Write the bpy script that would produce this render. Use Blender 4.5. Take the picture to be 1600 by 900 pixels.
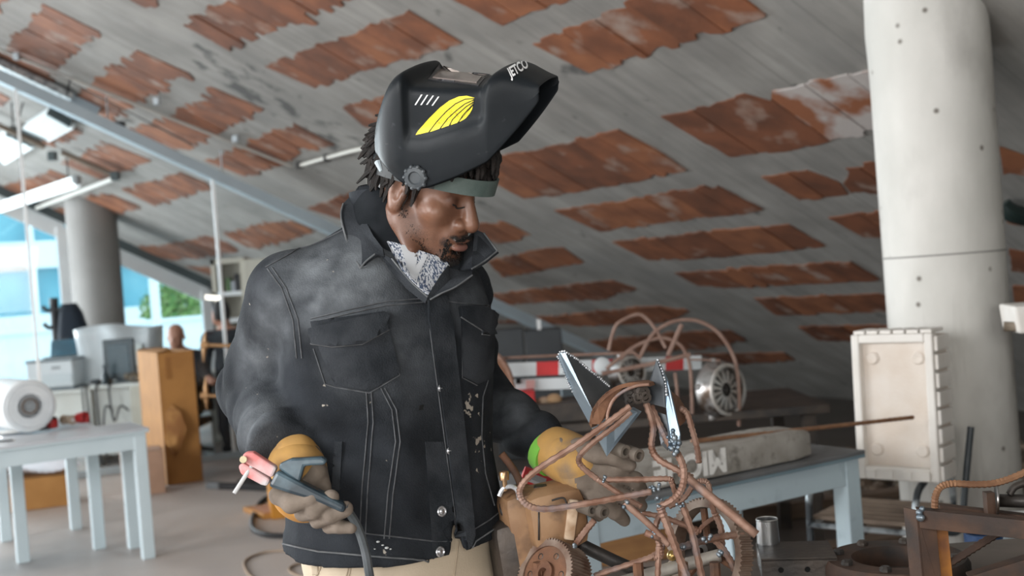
import bpy, bmesh, math, random
import numpy as np
from mathutils import Vector, Matrix, noise as mnoise
from mathutils.bvhtree import BVHTree

random.seed(7); rng = np.random.default_rng(7)
S = bpy.context.scene
for o in list(bpy.data.objects): bpy.data.objects.remove(o)

# ---------------------------------------------------------------- camera
FPX = 1780.0                       # focal length in pixels of the 1600x900 frame
ROLL = math.radians(4.4); PITCH = 0.0112; EYE = Vector((0, 0, 1.46))
_f = Vector((0, math.cos(PITCH), -math.sin(PITCH)))
_r0 = Vector((1, 0, 0)); _u0 = Vector((0, math.sin(PITCH), math.cos(PITCH)))
_r = _r0 * math.cos(ROLL) - _u0 * math.sin(ROLL)
_u = _r0 * math.sin(ROLL) + _u0 * math.cos(ROLL)
cam_d = bpy.data.cameras.new('camera'); cam = bpy.data.objects.new('camera', cam_d)
S.collection.objects.link(cam)
M3 = Matrix((_r, _u, -_f)).transposed()
cam.matrix_world = Matrix.Translation(EYE) @ M3.to_4x4()
cam_d.sensor_width = 36; cam_d.lens = FPX / 1600 * 36; cam_d.clip_start = 0.05; cam_d.clip_end = 400
cam_d.dof.use_dof = True; cam_d.dof.focus_distance = 2.05; cam_d.dof.aperture_fstop = 4.0
S.camera = cam

# ---------------------------------------------------------------- sky and exposure
w = bpy.data.worlds.new('overcast_sky'); S.world = w; w.use_nodes = True
nt = w.node_tree; nt.nodes.clear()
_o = nt.nodes.new('ShaderNodeOutputWorld'); _b = nt.nodes.new('ShaderNodeBackground')
_tc = nt.nodes.new('ShaderNodeTexCoord'); _sx = nt.nodes.new('ShaderNodeSeparateXYZ')
_cr = nt.nodes.new('ShaderNodeValToRGB')
_cr.color_ramp.elements[0].position = 0.0; _cr.color_ramp.elements[0].color = (0.93, 0.98, 1.0, 1)
_cr.color_ramp.elements[1].position = 0.8; _cr.color_ramp.elements[1].color = (0.80, 0.92, 1.0, 1)
nt.links.new(_tc.outputs['Generated'], _sx.inputs[0]); nt.links.new(_sx.outputs['Z'], _cr.inputs[0])
nt.links.new(_cr.outputs[0], _b.inputs[0]); nt.links.new(_b.outputs[0], _o.inputs[0])
_b.inputs[1].default_value = 2.3
S.view_settings.view_transform = 'Standard'; S.view_settings.look = 'None'
S.view_settings.gamma = 1.0; S.view_settings.use_curve_mapping = False
S.view_settings.exposure = 0.28

def area_light(name, loc, target, sx, sy, power, col=(1, 1, 1)):
    l = bpy.data.lights.new(name, 'AREA'); l.shape = 'RECTANGLE'; l.size = sx; l.size_y = sy
    l.energy = power; l.color = col
    o = bpy.data.objects.new(name, l); S.collection.objects.link(o)
    o.location = loc; o.rotation_euler = (Vector(target) - Vector(loc)).to_track_quat('-Z', 'Y').to_euler()
    return o
# daylight from the glazed left side, plus added fill lamps behind the camera
area_light('daylight_left', (-6.5, 3.0, 2.0), (-1.5, 5.0, -0.3), 4.0, 2.0, 250, (0.98, 0.99, 1.0))
area_light('daylight_side', (-3.0, -0.3, 2.5), (0.0, 2.4, 1.25), 1.8, 1.5, 130, (0.98, 0.99, 1.0))
area_light('fill_rear', (0.8, -2.8, 2.1), (1.6, 4.6, 0.3), 1.8, 1.3, 62, (1.0, 0.98, 0.95))  # added fill aimed at the big column
area_light('fill_front', (-1.3, -1.6, 1.3), (0.2, 2.4, 3.6), 1.6, 1.0, 50, (1.0, 0.99, 0.97))  # added fill that brightens the near ceiling from below
area_light('daylight_far', tuple(Vector((math.sin(math.radians(58.3)), math.cos(math.radians(58.3)), 0)) * -1.6 + Vector((-math.cos(math.radians(58.3)), math.sin(math.radians(58.3)), 0)) * 16.6 + Vector((0, 0, 1.9))), (-2.5, 9.0, 1.9), 4.0, 2.4, 620, (0.93, 0.98, 1.0))

# ---------------------------------------------------------------- projection helpers (authoring only: pixel of the photograph + real distance -> point)
def ray(px, py): return _f + _r * ((px - 800) / FPX) - _u * ((py - 450) / FPX)
def W(px, py, d): return EYE + ray(px, py) * d
def onz(px, py, z=0.0):
    v = ray(px, py); return EYE + v * ((z - EYE.z) / v.z)
def PX(p):
    q = Vector(p) - EYE; d = q.dot(_f)
    return 800 + FPX * q.dot(_r) / d, 450 - FPX * q.dot(_u) / d, d
AZ = math.radians(58.3); SL = 0.53
DA = Vector((math.sin(AZ), math.cos(AZ), 0)); DB = Vector((-math.cos(AZ), math.sin(AZ), 0))
A0 = onz(1240, 618).dot(DA)        # where the sloping soffit meets the floor
def ceil_z(p): return SL * (A0 - (p[0] * DA.x + p[1] * DA.y))
CN = (DA * SL + Vector((0, 0, 1))).normalized()
def onceil(px, py):
    v = ray(px, py); t = (SL * A0 - EYE.dot(DA) * SL - EYE.z) / (v.z + SL * v.dot(DA)); return EYE + v * t
def AB(a, b, z=0.0): return DA * a + DB * b + Vector((0, 0, z))
def on_b(px, py, b):
    v = ray(px, py); return EYE + v * (b / v.dot(DB))

# ---------------------------------------------------------------- materials
def nlink(nt, a, b): nt.links.new(a, b)
def mat(name, c1, c2=None, scale=8.0, rough=0.6, metal=0.0, bump=0.0, bscale=None, stretch=(1, 1, 1), lo=0.35, hi=0.65,
        c3=None, s3=3.0, lo3=0.5, hi3=0.62, detail=4.0, spec=0.5, emit=None, coord='Object', rot=(0, 0, 0), bdist=0.01, rough2=None):
    m = bpy.data.materials.new(name); m.use_nodes = True
    nt = m.node_tree; b = nt.nodes['Principled BSDF']
    b.inputs['Base Color'].default_value = (*c1, 1); b.inputs['Roughness'].default_value = rough
    b.inputs['Metallic'].default_value = metal; b.inputs['Specular IOR Level'].default_value = spec
    tc = nt.nodes.new('ShaderNodeTexCoord'); mp = nt.nodes.new('ShaderNodeMapping')
    mp.inputs['Scale'].default_value = stretch; mp.inputs['Rotation'].default_value = rot
    nlink(nt, tc.outputs[coord], mp.inputs[0])
    m['mp'] = mp.name
    last = None
    def noise(sc, det=detail):
        n = nt.nodes.new('ShaderNodeTexNoise'); n.inputs['Scale'].default_value = sc; n.inputs['Detail'].default_value = det
        nlink(nt, mp.outputs[0], n.inputs['Vector']); return n
    def ramp(n, l, h):
        r = nt.nodes.new('ShaderNodeMapRange'); r.inputs[1].default_value = l; r.inputs[2].default_value = h
        nlink(nt, n, r.inputs[0]); return r.outputs[0]
    if c2 is not None:
        n = noise(scale); mx = nt.nodes.new('ShaderNodeMix'); mx.data_type = 'RGBA'
        mx.inputs['A'].default_value = (*c1, 1); mx.inputs['B'].default_value = (*c2, 1)
        f = ramp(n.outputs['Fac'], lo, hi); nlink(nt, f, mx.inputs['Factor']); last = mx.outputs['Result']
        if rough2 is not None:
            rr = nt.nodes.new('ShaderNodeMapRange'); rr.inputs[3].default_value = rough; rr.inputs[4].default_value = rough2
            nlink(nt, f, rr.inputs[0]); nlink(nt, rr.outputs[0], b.inputs['Roughness'])
    if c3 is not None:
        n = noise(s3, 6.0); mx = nt.nodes.new('ShaderNodeMix'); mx.data_type = 'RGBA'
        if last is not None: nlink(nt, last, mx.inputs['A'])
        else: mx.inputs['A'].default_value = (*c1, 1)
        mx.inputs['B'].default_value = (*c3, 1)
        nlink(nt, ramp(n.outputs['Fac'], lo3, hi3), mx.inputs['Factor']); last = mx.outputs['Result']
    if last is not None: nlink(nt, last, b.inputs['Base Color'])
    if bump:
        n = noise(bscale or scale * 4, 5.0); bp = nt.nodes.new('ShaderNodeBump'); bp.inputs['Strength'].default_value = bump
        bp.inputs['Distance'].default_value = bdist
        nlink(nt, n.outputs['Fac'], bp.inputs['Height']); nlink(nt, bp.outputs[0], b.inputs['Normal'])
    if emit:
        b.inputs['Emission Color'].default_value = (*emit[:3], 1); b.inputs['Emission Strength'].default_value = emit[3]
    return m
def glass_mat(name, tint=(0.9, 0.97, 1.0), refl=0.08, rough=0.02, ior=1.45):
    m = bpy.data.materials.new(name); m.use_nodes = True; nt = m.node_tree; nt.nodes.clear()
    o = nt.nodes.new('ShaderNodeOutputMaterial'); t = nt.nodes.new('ShaderNodeBsdfTransparent'); g = nt.nodes.new('ShaderNodeBsdfGlossy')
    t.inputs[0].default_value = (*tint, 1); g.inputs['Roughness'].default_value = rough
    fr = nt.nodes.new('ShaderNodeFresnel'); fr.inputs[0].default_value = ior
    mx = nt.nodes.new('ShaderNodeMixShader')
    ad = nt.nodes.new('ShaderNodeMath'); ad.operation = 'MULTIPLY_ADD'; ad.inputs[1].default_value = 1.0; ad.inputs[2].default_value = refl
    nlink(nt, fr.outputs[0], ad.inputs[0]); nlink(nt, ad.outputs[0], mx.inputs[0])
    nlink(nt, t.outputs[0], mx.inputs[1]); nlink(nt, g.outputs[0], mx.inputs[2]); nlink(nt, mx.outputs[0], o.inputs[0])
    return m

# ---------------------------------------------------------------- mesh builder
class MB:
    def __init__(s): s.v = []; s.f = []; s.mi = []; s.cur = 0
    def add(s, vs, fs):
        n = len(s.v); s.v += [Vector(v) for v in vs]; s.f += [tuple(i + n for i in f) for f in fs]; s.mi += [s.cur] * len(fs); return s
    def box(s, c, size, R=None, bev=0.0):
        c = Vector(c); h = Vector(size) / 2
        if bev <= 0:
            vs = [Vector((x * h.x, y * h.y, z * h.z)) for x in (-1, 1) for y in (-1, 1) for z in (-1, 1)]
            fs = [(0, 1, 3, 2), (4, 6, 7, 5), (0, 4, 5, 1), (2, 3, 7, 6), (0, 2, 6, 4), (1, 5, 7, 3)]
        else:
            bm = bmesh.new(); bmesh.ops.create_cube(bm, size=1)
            for v in bm.verts: v.co = Vector((v.co.x * size[0], v.co.y * size[1], v.co.z * size[2]))
            bmesh.ops.bevel(bm, geom=bm.edges[:], offset=min(bev, 0.45 * min(size)), segments=2, affect='EDGES', profile=0.5)
            bm.verts.index_update(); vs = [v.co.copy() for v in bm.verts]; fs = [tuple(v.index for v in f.verts) for f in bm.faces]; bm.free()
        if R is not None: vs = [R @ v for v in vs]
        return s.add([c + v for v in vs], fs)
    def obox(s, o, ax, ay, az):            # corner + three edge vectors
        o = Vector(o); vs = [o + ax * i + ay * j + az * k for i in (0, 1) for j in (0, 1) for k in (0, 1)]
        fs = [(0, 1, 3, 2), (4, 6, 7, 5), (0, 4, 5, 1), (2, 3, 7, 6), (0, 2, 6, 4), (1, 5, 7, 3)]
        if ax.cross(ay).dot(az) < 0: fs = [f[::-1] for f in fs]
        return s.add(vs, fs)
    def tube(s, pts, r, n=8, cap=True, closed=False):
        pts = [Vector(p) for p in pts]; m = len(pts)
        rs = r if isinstance(r, (list, tuple)) else [r] * m
        T = []
        for i in range(m):
            a = pts[i - 1] if (i > 0 or closed) else pts[0]; b = pts[(i + 1) % m] if (i < m - 1 or closed) else pts[-1]
            t = (b - a); T.append(t.normalized() if t.length > 1e-9 else Vector((0, 0, 1)))
        u = T[0].orthogonal().normalized(); vs = []; prev = T[0]
        for i in range(m):
            q = prev.rotation_difference(T[i]); u = (q @ u); u = (u - T[i] * u.dot(T[i])).normalized(); prev = T[i]
            w_ = T[i].cross(u)
            for k in range(n):
                a = 2 * math.pi * k / n; vs.append(pts[i] + (u * math.cos(a) + w_ * math.sin(a)) * rs[i])
        fs = []
        for i in range(m if closed else m - 1):
            for k in range(n):
                j = (i + 1) % m
                fs.append((i * n + k, i * n + (k + 1) % n, j * n + (k + 1) % n, j * n + k))
        if cap and not closed: fs += [tuple(range(n))[::-1], tuple((m - 1) * n + k for k in range(n))]
        return s.add(vs, fs)
    def lathe(s, o, axis, prof, n=24, u=None, closed=False):    # prof: (radius, along)
        o = Vector(o); ax = Vector(axis).normalized(); u = (Vector(u) - ax * Vector(u).dot(ax)).normalized() if u is not None else ax.orthogonal().normalized(); w_ = ax.cross(u)
        vs = []
        for (r, h) in prof:
            for k in range(n):
                a = 2 * math.pi * k / n; vs.append(o + ax * h + (u * math.cos(a) + w_ * math.sin(a)) * r)
        fs = []
        m = len(prof)
        for i in range(m if closed else m - 1):
            j = (i + 1) % m
            for k in range(n): fs.append((i * n + k, i * n + (k + 1) % n, j * n + (k + 1) % n, j * n + k))
        if not closed:
            if prof[0][0] > 1e-6: fs.append(tuple(range(n))[::-1])
            if prof[-1][0] > 1e-6: fs.append(tuple((m - 1) * n + k for k in range(n)))
        return s.add(vs, fs)
    def prism(s, poly, d):                 # flat polygon of 3D points extruded by vector d
        poly = [Vector(p) for p in poly]; n = len(poly); d = Vector(d)
        fs = [tuple(range(n)), tuple(range(2 * n - 1, n - 1, -1))] + [(i, i + n, (i + 1) % n + n, (i + 1) % n)[::-1] for i in range(n)]
        return s.add(poly + [p + d for p in poly], [f[::-1] for f in fs] if False else fs)
    def ball(s, c, r, n=10, m=7, R=None):
        c = Vector(c); r = Vector(r) if not isinstance(r, (int, float)) else Vector((r, r, r)); vs = []; fs = []
        for i in range(m + 1):
            th = math.pi * i / m
            for k in range(n):
                a = 2 * math.pi * k / n; v = Vector((r.x * math.sin(th) * math.cos(a), r.y * math.sin(th) * math.sin(a), r.z * math.cos(th)))
                vs.append(c + (R @ v if R is not None else v))
        for i in range(m):
            for k in range(n): fs.append((i * n + k, (i + 1) * n + k, (i + 1) * n + (k + 1) % n, i * n + (k + 1) % n))
        return s.add(vs, fs)
    def obj(s, name, m, parent=None, smooth=False, bevel=0.0, norm=True):
        base = root_of(parent).location if parent is not None else Vector((0, 0, 0))
        me = bpy.data.meshes.new(name); me.from_pydata([v - base for v in s.v], [], s.f)
        ms = m if isinstance(m, (list, tuple)) else [m]
        for x in ms: me.materials.append(x)
        if len(ms) > 1: me.polygons.foreach_set('material_index', s.mi)
        if norm:
            bm = bmesh.new(); bm.from_mesh(me); bmesh.ops.remove_doubles(bm, verts=bm.verts, dist=1e-6)
            bmesh.ops.recalc_face_normals(bm, faces=bm.faces); bm.to_mesh(me); bm.free()
        o = bpy.data.objects.new(name, me); S.collection.objects.link(o)
        if parent is not None: o.parent = parent
        if smooth:
            for p in me.polygons: p.use_smooth = True
            if smooth != 'all':
                try: me.set_sharp_from_angle(angle=math.radians(40))
                except Exception: pass
        if bevel:
            b = o.modifiers.new('bevel', 'BEVEL'); b.width = bevel; b.segments = 2; b.limit_method = 'ANGLE'; b.angle_limit = math.radians(40)
        return o
def root_of(o):
    while o.parent is not None: o = o.parent
    return o
def thing(name, label, cat, loc, group=None):
    o = bpy.data.objects.new(name, None); S.collection.objects.link(o); o.location = loc; o.empty_display_size = 0.1
    o['label'] = label; o['category'] = cat
    if group: o['group'] = group
    return o
def tag(o, label=None, cat=None, group=None, kind=None):
    if label: o['label'] = label
    if cat: o['category'] = cat
    if group: o['group'] = group
    if kind: o['kind'] = kind
    return o
def struct(o): o['kind'] = 'structure'; return o
def smooth_path(pts, n=6):                 # Catmull-Rom through the points
    P = [Vector(p) for p in pts]; out = []
    for i in range(len(P) - 1):
        p0 = P[max(i - 1, 0)]; p1 = P[i]; p2 = P[i + 1]; p3 = P[min(i + 2, len(P) - 1)]
        for k in range(n):
            t = k / n
            out.append(0.5 * ((2 * p1) + (p2 - p0) * t + (2 * p0 - 5 * p1 + 4 * p2 - p3) * t * t + (3 * p1 - p0 - 3 * p2 + p3) * t ** 3))
    out.append(P[-1]); return out
# ================================================================ SETTING
concrete = mat('concrete_soffit', (0.22, 0.209, 0.193), (0.315, 0.302, 0.28), 2.2, 0.85, bump=0.25, bscale=30, c3=(0.22, 0.215, 0.205), s3=0.9, lo3=0.55, hi3=0.8, bdist=0.004)
def board_lines(m):                        # shuttering-board marks running down the slope
    nt = m.node_tree; b = nt.nodes['Principled BSDF']; src = b.inputs['Base Color'].links[0].from_socket
    tc = nt.nodes.new('ShaderNodeTexCoord'); mp = nt.nodes.new('ShaderNodeMapping'); mp.vector_type = 'TEXTURE'
    mp.inputs['Rotation'].default_value = (0, 0, math.atan2(DA.y, DA.x)); nlink(nt, tc.outputs['Object'], mp.inputs[0])
    sp = nt.nodes.new('ShaderNodeSeparateXYZ'); nlink(nt, mp.outputs[0], sp.inputs[0])
    def grid(out, step, wd, off):
        a = nt.nodes.new('ShaderNodeMath'); a.operation = 'ADD'; a.inputs[1].default_value = off; nlink(nt, out, a.inputs[0])
        d = nt.nodes.new('ShaderNodeMath'); d.operation = 'PINGPONG'; d.inputs[1].default_value = step / 2; nlink(nt, a.outputs[0], d.inputs[0])
        c = nt.nodes.new('ShaderNodeMapRange'); c.inputs[1].default_value = wd; c.inputs[2].default_value = wd * 0.3; nlink(nt, d.outputs[0], c.inputs[0]); return c.outputs[0]
    g = grid(sp.outputs['Y'], 0.52, 0.012, 0.1)
    st = nt.nodes.new('ShaderNodeTexNoise'); st.inputs['Scale'].default_value = 1.3; st.inputs['Detail'].default_value = 9; st.inputs['Roughness'].default_value = .65
    mp2 = nt.nodes.new('ShaderNodeMapping'); mp2.inputs['Scale'].default_value = (0.8, 9, 1); nlink(nt, mp.outputs[0], mp2.inputs[0]); nlink(nt, mp2.outputs[0], st.inputs['Vector'])
    k = nt.nodes.new('ShaderNodeMapRange'); k.inputs[1].default_value = 0.35; k.inputs[2].default_value = 0.7; k.inputs[3].default_value = 0.0; k.inputs[4].default_value = 0.50; nlink(nt, st.outputs['Fac'], k.inputs[0])
    ls = nt.nodes.new('ShaderNodeMath'); ls.operation = 'MULTIPLY'; ls.inputs[1].default_value = 0.55; nlink(nt, g, ls.inputs[0])
    mxx = nt.nodes.new('ShaderNodeMath'); mxx.operation = 'MAXIMUM'; nlink(nt, ls.outputs[0], mxx.inputs[0]); nlink(nt, k.outputs[0], mxx.inputs[1])
    mx = nt.nodes.new('ShaderNodeMix'); mx.data_type = 'RGBA'; mx.inputs['B'].default_value = (0.12, 0.115, 0.11, 1)
    nlink(nt, src, mx.inputs['A']); nlink(nt, mxx.outputs[0], mx.inputs['Factor']); nlink(nt, mx.outputs['Result'], b.inputs['Base Color'])
board_lines(concrete)
def soot_marks(m, spots):                 # black smudges left on the soffit
    nt = m.node_tree; b = nt.nodes['Principled BSDF']; src = b.inputs['Base Color'].links[0].from_socket
    tc = nt.nodes.new('ShaderNodeTexCoord'); n = nt.nodes.new('ShaderNodeTexNoise'); n.inputs['Scale'].default_value = 5.5; n.inputs['Detail'].default_value = 8; nlink(nt, tc.outputs['Object'], n.inputs['Vector']); tot = None
    for c, R_ in spots:
        d = nt.nodes.new('ShaderNodeVectorMath'); d.operation = 'DISTANCE'; d.inputs[1].default_value = c; nlink(nt, tc.outputs['Object'], d.inputs[0])
        r = nt.nodes.new('ShaderNodeMapRange'); r.inputs[1].default_value = R_; r.inputs[2].default_value = 0; r.inputs[4].default_value = .22; nlink(nt, d.outputs['Value'], r.inputs[0])
        if tot is None: tot = r.outputs[0]
        else:
            x = nt.nodes.new('ShaderNodeMath'); x.operation = 'MAXIMUM'; nlink(nt, tot, x.inputs[0]); nlink(nt, r.outputs[0], x.inputs[1]); tot = x.outputs[0]
    ad = nt.nodes.new('ShaderNodeMath'); nlink(nt, tot, ad.inputs[0]); nlink(nt, n.outputs['Fac'], ad.inputs[1])
    r = nt.nodes.new('ShaderNodeMapRange'); r.inputs[1].default_value = .66; r.inputs[2].default_value = .76; r.inputs[4].default_value = .8; nlink(nt, ad.outputs[0], r.inputs[0])
    mx = nt.nodes.new('ShaderNodeMix'); mx.data_type = 'RGBA'; mx.inputs['B'].default_value = (.04, .04, .04, 1); nlink(nt, src, mx.inputs['A']); nlink(nt, r.outputs[0], mx.inputs['Factor']); nlink(nt, mx.outputs['Result'], b.inputs['Base Color'])
soot_marks(concrete, [(onceil(x, y), R_) for x, y, R_ in ((352, 115, .5), (375, 135, .6), (420, 155, .6), (450, 172, .6), (490, 195, .6), (520, 215, .45), (880, 105, .4))])
clay = [mat('clay_block_%d' % i, c, c2, 5, 0.8, bump=0.4, bscale=40, c3=(0.30, 0.22, 0.18), s3=4, lo3=0.58, hi3=0.72, bdist=0.006)
        for i, (c, c2) in enumerate((((0.235, 0.082, 0.034), (0.14, 0.049, 0.022)), ((0.185, 0.064, 0.028), (0.105, 0.038, 0.018)), ((0.27, 0.10, 0.042), (0.17, 0.06, 0.027))))]
clay.append(mat('clay_block_limed', (0.24, 0.085, 0.036), (0.42, 0.38, 0.36), 4, 0.85, bump=0.3, bscale=40, lo=0.42, hi=0.56))
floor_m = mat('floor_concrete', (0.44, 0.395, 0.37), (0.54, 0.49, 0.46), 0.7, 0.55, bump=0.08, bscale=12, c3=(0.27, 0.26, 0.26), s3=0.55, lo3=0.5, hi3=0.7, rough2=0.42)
def floor_dirt_shade(m):                        # brown dirt, plus painted shade of the low far corner, to the right
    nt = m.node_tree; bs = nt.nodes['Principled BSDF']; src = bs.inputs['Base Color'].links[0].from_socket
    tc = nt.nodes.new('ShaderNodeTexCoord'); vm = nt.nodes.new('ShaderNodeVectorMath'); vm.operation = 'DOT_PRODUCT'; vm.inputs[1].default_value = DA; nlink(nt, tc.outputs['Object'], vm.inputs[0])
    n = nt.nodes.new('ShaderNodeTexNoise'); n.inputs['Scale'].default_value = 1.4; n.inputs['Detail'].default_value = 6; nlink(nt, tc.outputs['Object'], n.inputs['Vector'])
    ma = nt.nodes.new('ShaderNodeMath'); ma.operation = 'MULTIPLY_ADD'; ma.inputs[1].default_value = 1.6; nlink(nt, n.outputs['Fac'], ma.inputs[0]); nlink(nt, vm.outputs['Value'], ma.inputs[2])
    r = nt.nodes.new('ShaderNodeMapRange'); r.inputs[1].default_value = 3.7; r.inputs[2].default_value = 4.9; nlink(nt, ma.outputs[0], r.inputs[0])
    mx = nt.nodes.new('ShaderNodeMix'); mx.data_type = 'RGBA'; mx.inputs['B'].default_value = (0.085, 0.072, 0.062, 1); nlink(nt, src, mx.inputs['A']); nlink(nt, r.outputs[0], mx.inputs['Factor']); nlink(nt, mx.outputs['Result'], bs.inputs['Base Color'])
floor_dirt_shade(floor_m)
col_m = mat('column_concrete', (0.56, 0.55, 0.515), (0.66, 0.645, 0.61), 4, 0.8, bump=0.12, bscale=30, c3=(0.40, 0.385, 0.36), s3=2.2, lo3=0.56, hi3=0.7, stretch=(1, 1, 0.6))
def column_marks(m):                      # pores, a damp streak and a form joint
    nt = m.node_tree; b = nt.nodes['Principled BSDF']; src = b.inputs['Base Color'].links[0].from_socket
    tc = nt.nodes.new('ShaderNodeTexCoord'); v = nt.nodes.new('ShaderNodeTexVoronoi'); v.inputs['Scale'].default_value = 11
    nlink(nt, tc.outputs['Object'], v.inputs['Vector'])
    r = nt.nodes.new('ShaderNodeMapRange'); r.inputs[1].default_value = 0.16; r.inputs[2].default_value = 0.06; nlink(nt, v.outputs['Distance'], r.inputs[0])
    gt = nt.nodes.new('ShaderNodeSeparateColor'); nlink(nt, v.outputs['Color'], gt.inputs[0])
    t = nt.nodes.new('ShaderNodeMath'); t.operation = 'GREATER_THAN'; t.inputs[1].default_value = 0.62; nlink(nt, gt.outputs[0], t.inputs[0])
    mu = nt.nodes.new('ShaderNodeMath'); mu.operation = 'MULTIPLY'; nlink(nt, r.outputs[0], mu.inputs[0]); nlink(nt, t.outputs[0], mu.inputs[1])
    n = nt.nodes.new('ShaderNodeTexNoise'); n.inputs['Scale'].default_value = 3.0; n.inputs['Detail'].default_value = 6
    mp = nt.nodes.new('ShaderNodeMapping'); mp.inputs['Scale'].default_value = (2.5, 2.5, 0.35); nlink(nt, tc.outputs['Object'], mp.inputs[0]); nlink(nt, mp.outputs[0], n.inputs['Vector'])
    sp = nt.nodes.new('ShaderNodeSeparateXYZ'); nlink(nt, tc.outputs['Object'], sp.inputs[0])
    zz = nt.nodes.new('ShaderNodeMapRange'); zz.inputs[1].default_value = 1.35; zz.inputs[2].default_value = 1.05; nlink(nt, sp.outputs['Z'], zz.inputs[0])
    nn = nt.nodes.new('ShaderNodeMapRange'); nn.inputs[1].default_value = 0.5; nn.inputs[2].default_value = 0.68; nlink(nt, n.outputs['Fac'], nn.inputs[0])
    m2 = nt.nodes.new('ShaderNodeMath'); m2.operation = 'MULTIPLY'; nlink(nt, zz.outputs[0], m2.inputs[0]); nlink(nt, nn.outputs[0], m2.inputs[1])
    m3 = nt.nodes.new('ShaderNodeMath'); m3.operation = 'MULTIPLY'; m3.inputs[1].default_value = 0.75; nlink(nt, m2.outputs[0], m3.inputs[0])
    mxm = nt.nodes.new('ShaderNodeMath'); mxm.operation = 'MAXIMUM'; nlink(nt, m3.outputs[0], mxm.inputs[0]); nlink(nt, mu.outputs[0], mxm.inputs[1])
    mx = nt.nodes.new('ShaderNodeMix'); mx.data_type = 'RGBA'; mx.inputs['B'].default_value = (0.17, 0.15, 0.13, 1)
    nlink(nt, src, mx.inputs['A']); nlink(nt, mxm.outputs[0], mx.inputs['Factor']); nlink(nt, mx.outputs['Result'], b.inputs['Base Color'])
column_marks(col_m)
col_old = mat('column_concrete_worn', (0.26, 0.25, 0.24), (0.20, 0.19, 0.18), 1.2, 0.85, bump=0.1, bscale=8)
galv = mat('galvanised_steel', (0.50, 0.56, 0.60), (0.42, 0.48, 0.52), 6, 0.45, 0.35)
tube_m = mat('painted_rail', (0.42, 0.50, 0.55), (0.36, 0.44, 0.49), 2, 0.4, 0.1)
white_p = mat('white_paint', (0.80, 0.82, 0.82), (0.74, 0.76, 0.77), 3, 0.5)
dark_fr = mat('dark_window_frame', (0.07, 0.095, 0.10), (0.05, 0.07, 0.075), 3, 0.5)
pvc = mat('cream_conduit', (0.55, 0.53, 0.47), (0.48, 0.46, 0.41), 5, 0.5)
dark_m = mat('dark_cable', (0.02, 0.02, 0.022), None, rough=0.6)
glass_out = glass_mat('window_glass', (0.86, 0.97, 1.0), 0.03)
glass_in = glass_mat('partition_glass', (0.97, 0.99, 1.0), 0.01, ior=1.22)

# ground outside and floor inside
fl = MB().add([(-14, -9, 0), (14, -9, 0), (14, 17, 0), (-14, 17, 0)], [(0, 1, 2, 3)])
BF = 17.35                                 # the glazed wall on the far left stands on this line (across the slope)
p = [AB(-8, -8), AB(A0 + 1.2, -8), AB(A0 + 1.2, BF + 0.1), AB(-8, BF + 0.1)]
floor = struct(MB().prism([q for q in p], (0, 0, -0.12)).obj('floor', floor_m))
out_m = mat('pale_paving', (0.62, 0.64, 0.65), (0.55, 0.57, 0.58), 0.5, 0.8)
og = struct(MB().prism([AB(-60, BF + 0.1, -0.15), AB(60, BF + 0.1, -0.15), AB(60, 120, -0.15), AB(-60, 120, -0.15)], (0, 0, -0.1)).obj('ground_outside', out_m))
# sloping soffit
th = Vector((0, 0, 0.35))
cc = [AB(-5.5, -4.4), AB(A0, -4.4), AB(A0, BF), AB(-5.5, BF)]
cv = [Vector((q.x, q.y, ceil_z(q))) for q in cc]
ceiling = struct(MB().prism(cv, th).obj('ceiling', concrete))

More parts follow.
